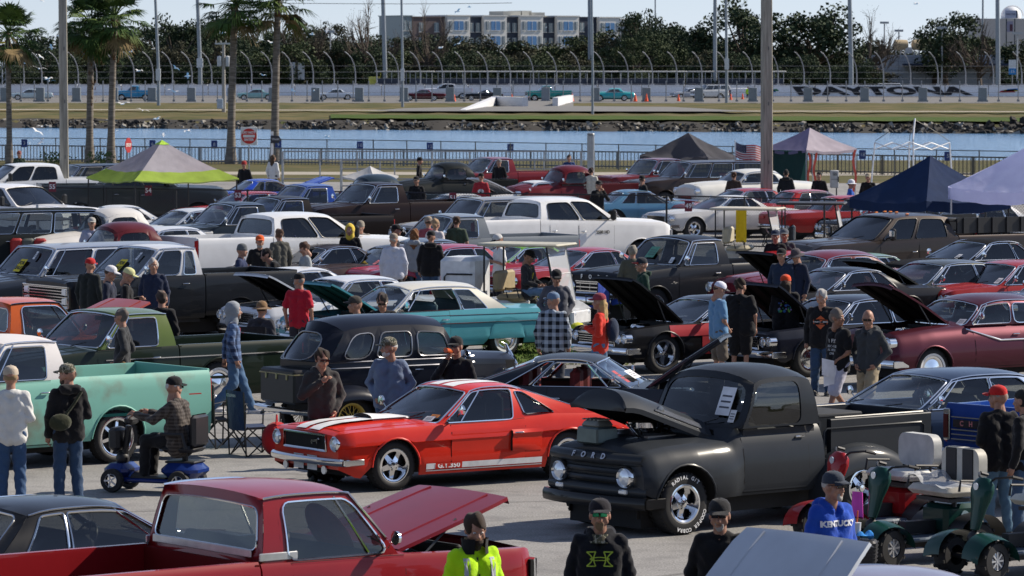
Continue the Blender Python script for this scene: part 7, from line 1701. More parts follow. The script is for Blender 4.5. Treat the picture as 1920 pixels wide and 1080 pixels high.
m = MB(); m.box((0, 0, .8), (4.6, .4, 1.5), b=.05); o = m.build('white_barrier', wm, loc=at(1380, 545)); tag(o, 'white barrier block behind the guard in the yellow vest', 'barrier')
# ---- palms
def palm(label, px, Y, crown_y, seed, rad=2.0, tw=.24, lean=0.0, brown=.5):
 rg = random.Random(seed); z = zat(crown_y, Y); P_ = thing('palm_tree', label, 'tree', at(px, Y))
 t = MB(); path = [(lean*(k/10)**1.5, 0, z*k/10) for k in range(11)]; t.tube(path, [tw*(1.5 if k == 0 else 1.15 if k == 1 else 1.0-.025*k) for k in range(11)], 12)
 tm, tn, tb = newmat('palm_bark'); setp(tb, rough=.95); nz, cr = noise_mix(tn, tb, (.10, .085, .07), (.24, .21, .18), 2, 6); mp = tn.nodes.new('ShaderNodeMapping'); mp.inputs['Scale'].default_value = (1, 1, 9); tn.links.new(tn.nodes['Texture Coordinate'].outputs['Object'], mp.inputs[0]); tn.links.new(mp.outputs[0], nz.inputs['Vector']); t.build('trunk', tm, P_)
 b = MB()
 for k in range(46):      # boots and dry husks
  a = rg.uniform(0, 6.28); zz = z-rg.random()*brown*2.6-.1; d = Vector((math.cos(a), math.sin(a), 0)); b.add([d*tw*.9+Vector((lean, 0, zz)), d*tw*.9+Vector((lean-d.y*.08, d.x*.08, zz)), d*(tw+.10)+Vector((lean, 0, zz+.25))], [(0, 1, 2)])
 b.build('dry_husk', plain((.16, .075, .035), .9), P_, smooth=False, weld=False)
 top = Vector((lean, 0, z))
 for k in range(60):
  a = rg.uniform(0, 6.28); el_ = rg.uniform(-.9, 1.35); dr = .35 if el_ < .2 else 0; d = Vector((math.cos(a)*math.cos(el_), math.sin(a)*math.cos(el_), math.sin(el_))); L = rad*rg.uniform(.45, .62)
  f = MB(); e = top+d*L+Vector((0, 0, -.12*L)); f.tube([top, top+d*L*.5, e], [.025, .018, .014], 4, caps=False)
  side = d.cross(Vector((0, 0, 1))).normalized(); upv = side.cross(d).normalized()
  for q in range(21):
   t_ = lerp(-1.5, 1.5, q/20)+rg.uniform(-.04, .04); l = rad*.50*(1-.25*abs(t_)/1.45)*rg.uniform(.85, 1.1)
   v_ = (d*math.cos(t_)+side*math.sin(t_)+upv*.12).normalized(); tip = e+v_*l+Vector((0, 0, -l*rg.uniform(.20, .5))); mid = e+v_*l*.55+Vector((0, 0, -.02)); wv = v_.cross(upv).normalized()*.045
   f.add([e, mid+wv, tip, mid-wv], [(0, 1, 2, 3)])
  dry = el_ < -.55 and rg.random() < .5
  f.build('frond', plain((.20, .14, .06), .8) if dry else leafm((.045, .085, .022), 'palm') if k % 3 else leafm((.08, .12, .03), 'palm2'), P_, smooth=False, weld=False)
palm('palm tree at the far left edge with a pale slim trunk', 18, 224, 62, 1, 2.1, .16, -.05, .9); palm('palm tree second from the left with a red-brown husky trunk', 168, 226, 48, 2, 2.3, .20, .15, 1.6); palm('palm tree with wide fronds right of the red-brown trunked palm', 208, 225, 32, 3, 2.2, .20, .25, .9)
palm('tall palm with a pale curved trunk left of the do not enter sign', 433, 224, 8, 4, 2.3, .22, .25, .3); palm('tallest palm whose trunk passes right of the do not enter sign', 515, 224, 2, 5, 2.3, .22, .2, .3)
for px, lab in ((188, 'small spiky green bush at the foot of the second palm'), (103, 'yellowish small shrub left of the second palm'), ):
 m = MB(); rg = random.Random(px)
 for k in range(160): d = Vector((rg.gauss(0, .35), rg.gauss(0, .35), rg.uniform(.1, .75))); s_ = .10; m.add([d, d+Vector((s_, 0, s_*.6)), d+Vector((0, s_, s_))], [(0, 1, 2)])
 o = m.build('bush', leafm((.05, .08, .02), 'bush'), smooth=False, weld=False, loc=at(px, 216)); tag(o, lab, 'bush')
m = MB(); m.tube([(-.22, 0, 0), (-.1, 0, .01), (.05, 0, .02), (.17, 0, .03), (.24, 0, .02)], [.01, .045, .055, .035, .008], 6); m.cur = 1
for s in (1, -1): m.add([(-.06, s*.04, .03), (.08, s*.04, .03), (.12, s*.32, .13), (.02, s*.62, .04), (-.04, s*.32, .11)], [(0, 1, 2, 4), (2, 3, 4)])
gull = m.mesh('seagull', [plain((.72, .72, .70), .7), plain((.66, .66, .66), .7)], smooth=False)
rg = random.Random(9)
pts = [(110, 67), (98, 89), (78, 107), (47, 119), (90, 148), (93, 152), (74, 129), (247, 97), (160, 102), (288, 92), (331, 128), (260, 133), (352, 143), (417, 62), (494, 141), (509, 80), (586, 65), (613, 58), (549, 170), (328, 172), (294, 223), (353, 247), (306, 254), (79, 237), (70, 247), (589, 170), (268, 207), (613, 257), (217, 245), (56, 268), (76, 268), (858, 22), (880, 14), (860, 82), (826, 90), (980, 84), (1024, 52), (1716, 8), (80, 2), (230, 195)]
for k, (px, py) in enumerate(pts):
 Y = rg.uniform(240, 330) if py > 190 else rg.uniform(250, 420); p = at(px, Y); o = link('seagull', gull, None, (p.x, Y, zat(py, Y)), rg.uniform(0, 6.28)); o.rotation_euler[0] = rg.uniform(-.5, .5); o.scale = [rg.uniform(.7, 1.1)]*3
 tag(o, 'white and grey gull flying over the lake', 'bird', 'gulls over the lake')
m = MB(); m.tube([(at(q, 500).x, 500, zat(6-(q-500)*.008+4*math.sin((q-500)/700*math.pi), 500)) for q in range(480, 1000, 40)], .03, 4); o = m.build('power_line', plain((.03, .03, .03))); tag(o, 'thin black power line crossing the sky left of the apartments', 'cable')
# ---- grandstand added behind the camera as a dark surface for cars to reflect
gs = thing('grandstand', 'long tiered grandstand with dark seats from which the lot is seen', 'grandstand', (0, -2, 0)); gm2 = plain((.10, .105, .11), .8); sm2 = plain((.03, .04, .07), .7)
for k in range(22):
 m = MB(); m.box((0, -1.2-k*.95, (3.7+k*.42)/2), (130, .95, 3.7+k*.42)); m.build('tier', gm2, gs, smooth=False)
 m = MB(); [m.box((-64+2.0*q, -1.2-k*.95, 3.7+k*.42+.3), (1.9, .12, .5)) for q in range(65)]; o = m.build('seat_row', sm2, gs, smooth=False, weld=False); o['kind'] = 'stuff'
m = MB(); m.box((0, -24, 8), (130, 3, 16)); m.box((0, -17, 16.2), (130, 17, .4)); m.build('rear_wall', gm2, gs, smooth=False)
# ============================================================= lot furniture
gal = plain((.30, .31, .32), .45, .6); blk = plain((.018, .018, .02), .5)
def chain_fence(name, label, pts, h, z0=0, step=3.0, mesh_=True, mat=None, post_r=.03, pitch=.09, rails=(1.0,), pname='fence_post'):
 """pts: list of world (x,y); posts, rails and woven wire"""
 mat = mat or blk; f = thing(name, label, 'fence', (pts[0][0], pts[0][1], z0)); o = Vector((pts[0][0], pts[0][1], 0)); wires = MB(); pmesh = MB(); pmesh.tube([(0, 0, 0), (0, 0, h+.03)], post_r, 7); pmesh = pmesh.mesh(pname, mat)
 for a, b in zip(pts, pts[1:]):
  a, b = Vector((*a, 0))-o, Vector((*b, 0))-o; L = (b-a).length; n = max(1, round(L/step)); d = (b-a)/L
  for k in range(n+1): link(pname, pmesh, f, a+d*(L*k/n))
  for r_ in rails:
   for k in range(n): m = MB(); m.tube([a+d*(L*k/n)+Vector((0, 0, h*r_)), a+d*(L*(k+1)/n)+Vector((0, 0, h*r_))], post_r*.75, 6); m.build('rail', mat, f)
  if mesh_:
   q = -h
   while q < L:
    for sg in (1, -1):
     s0, s1 = max(0, q), min(L, q+h)
     if s1 > s0:
      z_0, z_1 = (s0-q), (s1-q)
      if sg < 0: z_0, z_1 = h-z_0, h-z_1
      wires.add([a+d*s0+Vector((0, 0, z_0-.004)), a+d*s0+Vector((0, 0, z_0+.004)), a+d*s1+Vector((0, 0, z_1+.004)), a+d*s1+Vector((0, 0, z_1-.004))], [(0, 1, 2, 3)])
    q += pitch
 if wires.v: w_ = wires.build('wire_mesh', mat, f, smooth=False, weld=False); w_['kind'] = 'stuff'
 return f
def P2(px, Y): p = at(px, Y); return (p.x, p.y)
chain_fence('lot_fence', 'dark chain-link fence with numbered red signs between the car rows', [P2(-60, 136), P2(600, 131), P2(1250, 127), P2(1700, 122), P2(2000, 119)], 1.5, step=2.6, rails=(1.0, .05))
chain_fence('lakeside_fence', 'long grey chain-link fence with blue number plates along the lake', [P2(-60, 229), P2(700, 222), P2(1300, 208), P2(2000, 194)], 1.28, step=2.45, mat=plain((.10, .105, .11), .5, .5), pitch=.16)
def railing(name, label, pts, h, mat, bal=.16, step=2.4):
 f = thing(name, label, 'railing', (pts[0][0], pts[0][1], 0)); o = Vector((pts[0][0], pts[0][1], 0)); B = MB()
 for a, b in zip(pts, pts[1:]):
  a, b = Vector((*a, 0))-o, Vector((*b, 0))-o; L = (b-a).length; d = (b-a)/L; n = round(L/step)
  for k in range(n+1): m = MB(); m.box((0, 0, h/2), (.10, .10, h)); o_ = m.build('post', mat, f, loc=a+d*(L*k/n))
  for z in (h, .12):
   m = MB(); m.tube([a+Vector((0, 0, z)), b+Vector((0, 0, z))], .04, 6); m.build('rail', mat, f)
  for k in range(int(L/bal)): p = a+d*(k*bal); B.box((p.x, p.y, h/2), (.04, .04, h))
 w_ = B.build('baluster', mat, f, smooth=False, weld=False); w_['kind'] = 'stuff'
railing('lakeside_railing', 'low pale baluster railing at the water edge behind the left fence', [P2(-60, 231), P2(1240, 213)], .85, plain((.22, .23, .24), .5, .4), bal=.2)
railing('boardwalk_railing', 'weathered timber railing at the water edge on the right', [P2(1250, 211), P2(2000, 197)], .92, plain((.13, .12, .10), .8), bal=.22)
for px0, px1, Y, hh_, lab in ((530, 1090, 186, 1.5, 'tall barrier frame of grey pipes in front of the lake in the centre'), (640, 1075, 176, 1.35, 'second lower pipe barrier frame nearer the cars in the centre')):
 f = thing('pipe_barrier', lab, 'fence', at(px0, Y)); o = at(px0, Y); L = at(px1, Y).x-o.x; n = round(L/1.6)
 for k in range(n+1): m = MB(); m.tube([(L*k/n, 0, 0), (L*k/n, 0, hh_)], .035 if k % 4 else .06, 6); m.build('upright', gal, f)
 for z in (hh_, hh_-.35, .3): m = MB(); m.tube([(0, 0, z), (L, 0, z)], .03, 6); m.build('rail', gal, f)
for px, Y in ((1106, 186), (1408/3+640+0, 186)):
 m = MB(); m.tube([(0, 0, 0), (0, 0, 2.2)], .12, 8); m.ell((0, 0, 2.25), (.13, .13, .06)); o = m.build('gate_post', gal, loc=at(px, Y)); tag(o, 'thick grey gate post with a domed cap %s' % ('right of the maroon hot rod' if px == 1106 else 'beside it to the left'), 'post')
m = MB(); m.box((0, 0, 0), (.32, .03, .42)); nb_ = m.mesh('number_plate', plain((.02, .05, .22), .5), smooth=False)
for px, num in ((46, 3), (168, 5), (286, 6), (402, 8), (522, 9), (675, 10), (806, 12), (957, 14), (1617, 18), (1777, 5)):
 Y = pl([(-60, 229), (700, 222), (1300, 208), (2000, 194)], px)-.12; o = link('number_plate', nb_, None, (at(px, Y).x, Y, 1.0)); text('digits', str(num), .25, basis((0, -.02, 0), (1, 0, 0), (0, 0, 1)), plain((.6, .65, .7)), o); tag(o, 'small blue plate on the lakeside fence '+{46: 'between the first palm and the tall pole', 168: 'crossing the second palm trunk', 286: 'above the lime canopy peak', 402: 'left of the tall curved palm', 522: 'on the rightmost palm trunk', 675: 'above the small white canopy', 806: 'above the black rounded pickup', 957: 'above the red pickup', 1617: 'between the pink canopy and the popup frame', 1777: 'behind the right leg of the bare popup frame'}[px], 'sign')
for px, py, num in ((98, 350, 55), (278, 357, 54), (446, 366, 53), (642, 370, 52), (849, 371, 51), (1291, 386, 49), (1635, 393, 48)):
 Y = pl([(-60, 136), (600, 131), (1250, 127), (1700, 122), (2000, 119)], px)-.1; p = at(px, Y); m = MB(); m.box((0, 0, 0), (.22, .03, .32)); o = m.build('row_sign', plain((.15, .012, .03), .5), smooth=False, loc=(p.x, p.y, zat(py, Y))); text('digits', str(num), .20, basis((0, -.02, 0), (1, 0, 0), (0, 0, 1)), plain((.7, .7, .72)), o, bold=.004); tag(o, 'dark red fence sign in white digits '+{98: 'at the white crew cab tail', 278: 'on the charcoal pickup under the canopy', 446: 'before the vivid blue coupe', 642: 'left of the rust-worn tall pickup', 849: 'on the cream sports convertible', 1291: 'in front of the white coupe nose', 1635: 'by the navy canopy corner'}[px], 'sign')
S_ = thing('do_not_enter_sign', 'square white sign with a red disc reading DO NOT ENTER', 'sign', at(467, 200)); z = zat(255, 200); m = MB(); m.tube([(0, .04, 0), (0, .04, z)], .03, 6); m.build('post', gal, S_); m = MB(); m.box((0, 0, z), (.78, .03, .85), b=.01); m.build('panel', plain((.72, .72, .70), .5), S_)
m = MB(); m.disc((0, -.02, z), .36, 28, h=.01); m.build('red_disc', plain((.6, .03, .02), .5), S_); m = MB(); m.box((0, -.03, z), (.55, .01, .12)); m.build('white_bar', plain((.75, .75, .73)), S_, smooth=False)
text('lettering', 'DO NOT', .15, basis((0, -.035, z+.17), (1, 0, 0), (0, 0, 1)), plain((.75, .75, .73)), S_, bold=.006); text('lettering', 'ENTER', .15, basis((0, -.035, z-.17), (1, 0, 0), (0, 0, 1)), plain((.75, .75, .73)), S_, bold=.006)
S_ = thing('stop_sign', 'red stop sign turned nearly edge-on beside the lake fence', 'sign', at(241, 214), R(70)); z = zat(272, 214); m = MB(); m.lathe([(.001, -.01), (.40, -.01), (.40, .01), (.001, .01)], 8, Matrix.Translation((0, 0, z)) @ Matrix.Rotation(R(22.5), 4, 'Y')); m.build('panel', plain((.35, .02, .02)), S_, smooth=False); m = MB(); m.tube([(0, .05, 0), (0, .05, z+.2)], .03, 6); m.build('post', gal, S_); text('lettering', 'STOP', .24, basis((0, -.02, z), (1, 0, 0), (0, 0, 1)), plain((.75, .75, .73)), S_, bold=.005)
S_ = thing('arrow_sign', 'black arrow sign on a white post right of the do not enter sign', 'sign', at(510, 190)); z = zat(261, 190); m = MB(); m.box((0, 0, z/2+.2), (.12, .06, z+.3)); m.build('post', plain((.7, .7, .7)), S_, smooth=False); m = MB(); m.prism([(-.05, -.17), (.30, -.17), (.42, 0), (.30, .17), (-.05, .17)], .03, Matrix.Translation((0, -.06, z))); m.build('panel', plain((.03, .03, .04)), S_, smooth=False); text('lettering', 'TRAM', .13, basis((.16, -.08, z), (1, 0, 0), (0, 0, 1)), plain((.6, .6, .6)), S_)
def canopy(name, label, px, Y, Rr, phi, ze, za, cols, val=.22, val_cols=None, legs=None, walls=None, sag=0, tip=None, legc=None):
 c = thing(name, label, 'tent', at(px, Y)); n = 14; cor = [Vector((Rr*math.cos(R(phi+90*k)), Rr*math.sin(R(phi+90*k)), ze)) for k in range(4)]; ap = Vector((0, 0, za))
 for k in range(4):
  a, b = cor[k], cor[(k+1) % 4]; m = MB()
  def fn(u, v_, a=a, b=b, k=k):
   e = a.lerp(b, u); p = e.lerp(ap, v_); p.z -= sag*math.sin(math.pi*u)*math.sin(math.pi*min(1, v_*1.2))*.5+.10*(1-v_)*math.sin(math.pi*u)+.14*v_*(1-v_)*4*.35; p.z += .012*math.sin(u*23+v_*9+k)*(1-v_)
   if sag > .3: p.z += .07*math.sin(u*17+k*3)*math.sin(v_*11+k)*(1-v_)
   return p
  m.grid(fn, n, n); cc = cols[k % len(cols)]
  if tip: m2 = MB(); m2.grid(lambda u, v_, fn=fn: fn(u, .9+.1*v_)+Vector((0, 0, .02)), 6, 2); m2.build('peak_cap', cloth(tip), c)
  if val_cols: m3 = MB(); m3.grid(lambda u, v_, fn=fn: fn(u, .0+.27*v_)+Vector((0, 0, .012)), n, 3); m3.build('coloured_band', tentm(val_cols[k % len(val_cols)]), c)
  m.build('roof_panel', tentm(cc), c, angle=60)
  m = MB(); m.grid(lambda u, v_, fn=fn: fn(u, 0)-Vector((0, 0, val*v_)), n, 2); m.build('valance', tentm((val_cols or cols)[k % len(val_cols or cols)]), c)
 for k in range(4):
  if legs and k not in legs: continue
  m = MB(); p = cor[k]*.97; m.tube([(p.x, p.y, 0), (p.x, p.y, ze)], .025, 6); m.build('leg', legc or plain((.5, .5, .52), .4, .5), c)
 for k in (walls or []):
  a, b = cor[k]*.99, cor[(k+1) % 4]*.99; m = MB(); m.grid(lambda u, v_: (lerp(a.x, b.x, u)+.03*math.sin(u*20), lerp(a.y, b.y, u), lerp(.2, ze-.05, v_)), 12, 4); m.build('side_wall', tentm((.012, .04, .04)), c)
 return c, cor
TENT = {}
def tentm(c):
 if c not in TENT:
  m, n, b = newmat('tent_fabric'); setp(b, base=c, rough=.8, spec=.2); nz, cr = noise_mix(n, b, dim(c, .88), dim(c, 1.08), 2.0, 5); bump(n, b, nz.outputs[0], .5, .06)
  o = n.nodes['Material Output']; tl_ = n.nodes.new('ShaderNodeBsdfTranslucent'); tl_.inputs[0].default_value = (*c, 1); mx = n.nodes.new('ShaderNodeMixShader'); mx.inputs[0].default_value = .4
  n.links.new(b.outputs[0], mx.inputs[1]); n.links.new(tl_.outputs[0], mx.inputs[2]); n.links.new(mx.outputs[0], o.inputs[0]); TENT[c] = m
 return TENT[c]
gy = (.42, .40, .44); lime = (.36, .50, .08)
canopy('pop_up_canopy', 'grey pop-up canopy with a lime green border and peak cap', 304, 135, 2.56, -15, 1.78, 2.98, [gy], val=.02, val_cols=[lime], tip=(.35, .55, .05), legc=blk)
canopy('pop_up_canopy', 'sagging charcoal canopy next to the flag near the lake', 1290, 172, 2.1, 20, 1.62, 2.57, [(.085, .085, .10)], val=.22, sag=.5, legs=[0])
canopy('small_canopy', 'small white peaked cover over the navy panel truck', 694, 152, 1.02, 10, 1.38, 1.74, [(.62, .62, .62)], val=.06, legs=[9])
ct, cc_ = canopy('pop_up_canopy', 'pale pink-lilac canopy with a dark side wall right of the tall pole', 1518, 163, 1.80, -8, 2.12, 2.92, [(.42, .38, .45), (.42, .38, .45), (.20, .19, .32), (.46, .41, .47)], val=.10, walls=[2])  # one cloth: left front panel coloured as shaded, right front as sunlit
canopy('pop_up_canopy', 'plain navy blue canopy on the right', 1744, 106, 2.0, -8, 2.12, 3.18, [(.015, .035, .10)], val=.24, legc=blk)
canopy('pop_up_canopy', 'large lavender canopy cut by the right edge', 1965, 104, 2.42, -8, 2.46, 3.75, [(.72, .73, 1.0)], val=.30)
for px, z0, z1 in ((1515, .3, 2.0), (1526, .3, 2.0), (1600, .3, 2.1)):
 m = MB(); m.grid(lambda a, c: (.05*math.sin(a*9+px)+.09*c, .03*c, lerp(z0, z1, a)), 12, 1); o = m.build('streamer', plain((.60, .09, .06), .7), loc=at(px, 161.5), weld=False); tag(o, 'red streamer wound down the pink canopy leg', 'streamer', 'red streamers on the pink canopy')
f = thing('canopy_frame', 'bare white folding canopy frame without its cloth', 'frame', at(1710, 168)); wt = plain((.72, .73, .75), .4)
px2 = [(-70/F0*168, 0), (-3/F0*168, -1.2), (70/F0*168, 0), (0, 1.2)]
for x, y in px2: m = MB(); m.tube([(x*1.12, y*1.1, 0), (x, y, 2.25), ], .035, 6); m.build('leg', wt, f)
m = MB(); m.tube([(-.1, -1.2, 2.2), (.06, -.5, 3.2)], .03, 6); m.build('mast', wt, f)
for (x0, y0), (x1, y1) in zip(px2, px2[1:]+px2[:1]):
 for a, b in ((2.25, 1.98), (1.98, 2.25)):
  for s in (0, .5): m = MB(); m.tube([(lerp(x0, x1, s), lerp(y0, y1, s), a), (lerp(x0, x1, s+.5), lerp(y0, y1, s+.5), b)], .02, 5); m.build('scissor_bar', wt, f)
 m = MB(); m.tube([(x0, y0, 2.3), (x0*.5, y0*.5, 2.8), (.06, -.3, 3.15)], .012, 4); m.build('roof_rod', blk, f)
f = thing('national_flag', 'striped flag with stars flying over the brown wagon', 'flag', at(1378, 158)); z1 = zat(263, 158); m = MB(); m.tube([(0, 0, 1.2), (0, 0, z1+.02)], .015, 6); m.build('pole', plain((.7, .7, .7)), f)
def fl(u, v_): return Vector((.02+.95*u, .10*math.sin(u*7), z1-.05-.55*v_-.22*u-.05*math.sin(u*6)))
for k in range(13): m = MB(); m.grid(lambda a, c: fl(a if k > 6 else lerp(.42, 1, a), (k+c)/13), 10, 1); m.build('stripe', plain((.50, .03, .04) if k % 2 == 0 else (.7, .68, .66), .8), f)
m = MB(); m.grid(lambda a, c: fl(a*.42, c*7/13), 6, 3); ca = m.build('canton', plain((.015, .02, .07), .8), f)
for r_ in range(5):
 for c_ in range(6): p = fl(.03+.065*c_+.02*(r_ % 2), .05+.10*r_); m = MB(); m.add([p+Vector((.016*(1 if k % 2 == 0 else .45)*math.sin(k*math.pi/5), -.012, .016*(1 if k % 2 == 0 else .45)*math.cos(k*math.pi/5))) for k in range(10)], [tuple(range(10))]); m.build('star', plain((.7, .7, .7)), ca, smooth=False)
for px0, px1, y0, y1, Y, c, lab in ((1396, 1428, 370, 450, 137, (.12, .13, .14), 'tall dark grey cabinet left of the concrete pole foot'), (1490, 1526, 384, 455, 134, (.14, .15, .16), 'wide grey cabinet right of the concrete pole'), (1452, 1470, 418, 450, 134, (.17, .17, .17), 'small grey meter box at the concrete pole foot'), (1334, 1353, 364, 386, 150, (.42, .42, .42), 'louvred air unit near sign 53'), (1557, 1572, 319, 352, 160, (.42, .42, .42), 'pale vertical box near the pink canopy')):
 if px0 == 1334: px0, px1 = 334, 352
 p = at((px0+px1)/2, Y); w_ = (px1-px0)/F0*Y; z1 = zat(y0, Y); z0 = max(0, zat(y1, Y)); m = MB(); m.box((0, 0, (z0+z1)/2), (w_, .5, z1-z0), b=.02); m.cur = 1; m.box((w_*.42, -.26, (z0+z1)/2), (.05, .02, .2)); m.box((0, -.255, z0+(z1-z0)*.5), (w_*.96, .012, .012))
 for k in range(4): m.box((0, -.255, z0+(z1-z0)*(.72+.05*k)), (w_*.5, .012, .015))
 m.tube([(w_*.2, -.27, z0), (w_*.2, -.27, z0-.6)], .03, 6); o = m.build('utility_cabinet', [plain(c, .6, .2), plain((.06, .06, .06), .5)], loc=p); tag(o, lab, 'cabinet')
def golf_cart(label, px, py, deg, body, roofc, seatc, zroof=1.86, far=False):
 p = G(px, py, zroof); g = thing('golf_cart', label, 'golf cart', (p.x, p.y, 0), R(deg)); B = plain(body, .35)
 m = MB(); m.box((0, 0, zroof), (1.75, 1.15, .06), b=.025); m.build('roof', plain(roofc, .5), g)
 m = MB(); m.grid(lambda a, c: (lerp(.45, 1.18, a), lerp(-.55, .55, c), .42+.32*math.sin(math.pi*(.25+.6*a))), 8, 6); m.grid(lambda a, c: (lerp(.45, 1.18, a), .55*(1 if c > .5 else -1), lerp(.25, .42+.32*math.sin(math.pi*(.25+.6*a)), abs(2*c-1))), 8, 1); m.box((1.15, 0, .42), (.1, 1.0, .3), b=.04); m.build('front_cowl', B, g)
 m = MB(); m.box((-.55, 0, .55), (.85, 1.1, .42), b=.08); m.box((.1, 0, .28), (1.6, 1.0, .08)); m.build('rear_body', B, g)
 for s in (1, -1):
  for x, n_ in ((.62, 'roof_post'), (-.72, 'roof_post')): m = MB(); m.tube([(x+(.22 if x > 0 else 0), s*.52, .6), (x, s*.52, zroof)], .02, 6); m.build(n_, blk, g)
  for x in (.82, -.72): m = MB(); m.lathe([(.13, -.09), (.22, -.08), (.235, -.04), (.235, .04), (.22, .08), (.13, .09)], 20, Matrix.Translation((x, s*.48, .235))); m.cur = 1; m.lathe([(.13, .07*s), (.05, .09*s), (.001, .09*s)], 14, Matrix.Translation((x, s*.48, .235))); m.build('wheel', [rubber(), plain((.5, .5, .5), .3, .6)], g)
  m = MB(); m.ell((1.17, s*.38, .50), (.04, .08, .06)); m.build('headlight', lensm(), g)
 m = MB(); m.box((-.2, 0, .80), (.55, 1.05, .14), b=.06); m.build('seat', plain(seatc, .6), g); m = MB(); m.box((-.5, 0, 1.12), (.12, 1.0, .42), b=.05); m.build('seat_back', plain(seatc, .6), g)
 m = MB(); m.grid(lambda a, c: (lerp(.86, .63, c), lerp(-.5, .5, a), lerp(.72, zroof-.03, c)), 2, 4); m.build('windshield', hazeglass(), g); m = MB(); m.tube([(.745, -.5, 1.28), (.745, .5, 1.28)], .01, 4); m.tube([(.86, -.5, .72), (.63, -.5, zroof-.03), (.63, .5, zroof-.03), (.86, .5, .72)], .015, 4, closed=True); m.build('windshield_frame', plain((.5, .5, .5)), g)
 m = MB(); m.tube([(.62, .22, .6), (.42, .22, .98)], .02, 6); m.tube([(.40+.05*math.cos(a*.785), .22+.17*math.sin(a*.785), .99+.14*math.cos(a*.785)) for a in range(8)], .013, 5, closed=True); m.build('steering_wheel', blk, g)
 m = MB(); m.tube([(-.2, -.54, .8), (-.25, -.55, 1.0), (.0, -.55, 1.0), (.05, -.54, .8)], .015, 5); m.build('armrest', blk, g)
 return g
def hazeglass():
 if 'haze' not in MATS:
  m = bpy.data.materials.new('scratched_plastic'); m.use_nodes = True; n = m.node_tree; n.nodes.clear(); o = n.nodes.new('ShaderNodeOutputMaterial'); t = n.nodes.new('ShaderNodeBsdfTransparent'); d = n.nodes.new('ShaderNodeBsdfDiffuse'); d.inputs[0].default_value = (.7, .72, .75, 1); mx = n.nodes.new('ShaderNodeMixShader'); mx.inputs[0].default_value = .42
  n.links.new(t.outputs[0], mx.inputs[1]); n.links.new(d.outputs[0], mx.inputs[2]); n.links.new(mx.outputs[0], o.inputs[0]); MATS['haze'] = m
 return MATS['haze']
gc = golf_cart('white golf cart with a beige roof, tan seat and scratched windshield', 988, 458, -22, (.60, .61, .62), (.42, .40, .32), (.30, .24, .14))
o = thing('cargo_box', 'white moulded cargo box with a black trim line behind the golf cart', 'box', (gc.location.x-1.25, gc.location.y+.35, 0), R(-22)); m = MB(); m.box((0, 0, 1.05), (.75, .95, 1.1), b=.08); m.build('shell', plain((.55, .57, .60), .35), o); m = MB(); m.tube([(-.25, -.49, .55), (-.25, -.49, 1.2), (-.2, -.49, 1.26), (.36, -.49, 1.26)], .018, 5); m.build('trim', blk, o); m = MB(); m.box((0, 0, .3), (.6, .8, .4)); m.build('base', blk, o)
golf_cart('beige-roofed golf cart with a yellow towel left of the concrete pole', 1402, 391, -15, (.40, .38, .33), (.50, .46, .38), (.45, .40, .28), zroof=1.8)
m = MB(); m.grid(lambda a, c: (.02*math.sin(6*c), 0, 0)+() if 0 else (.28*a, .03*math.sin(6*a), -.85*c), 4, 5); p = G(1379, 398, 1.55); o = m.build('towel', cloth((.75, .50, .02)), loc=(p.x, p.y-.2, 1.62)); tag(o, 'yellow towel hanging from the beige golf cart roof', 'towel')
golf_cart('dark cart with a flat black roof right of the concrete pole', 1522, 381, -8, (.02, .02, .022), (.03, .03, .035), (.02, .02, .022), zroof=1.9)
gp = person('man with a yellow lanyard and dark jacket sitting in the white golf cart', 997, 472, -25, (.03, .03, .035), (.12, .2, .32), hat='cap', hatc=BK, legs='sit', seat=.80, arms=('lap', 'lap'), at_world=(gc.location.x+.02, gc.location.y-.22, .03), near=True, skn=SK2, headpitch=18)
patchp(gp, strip([(-.05, 1.42), (-.01, 1.2)], .014)+strip([(.05, 1.42), (.01, 1.2)], .014), (.75, .65, .05))
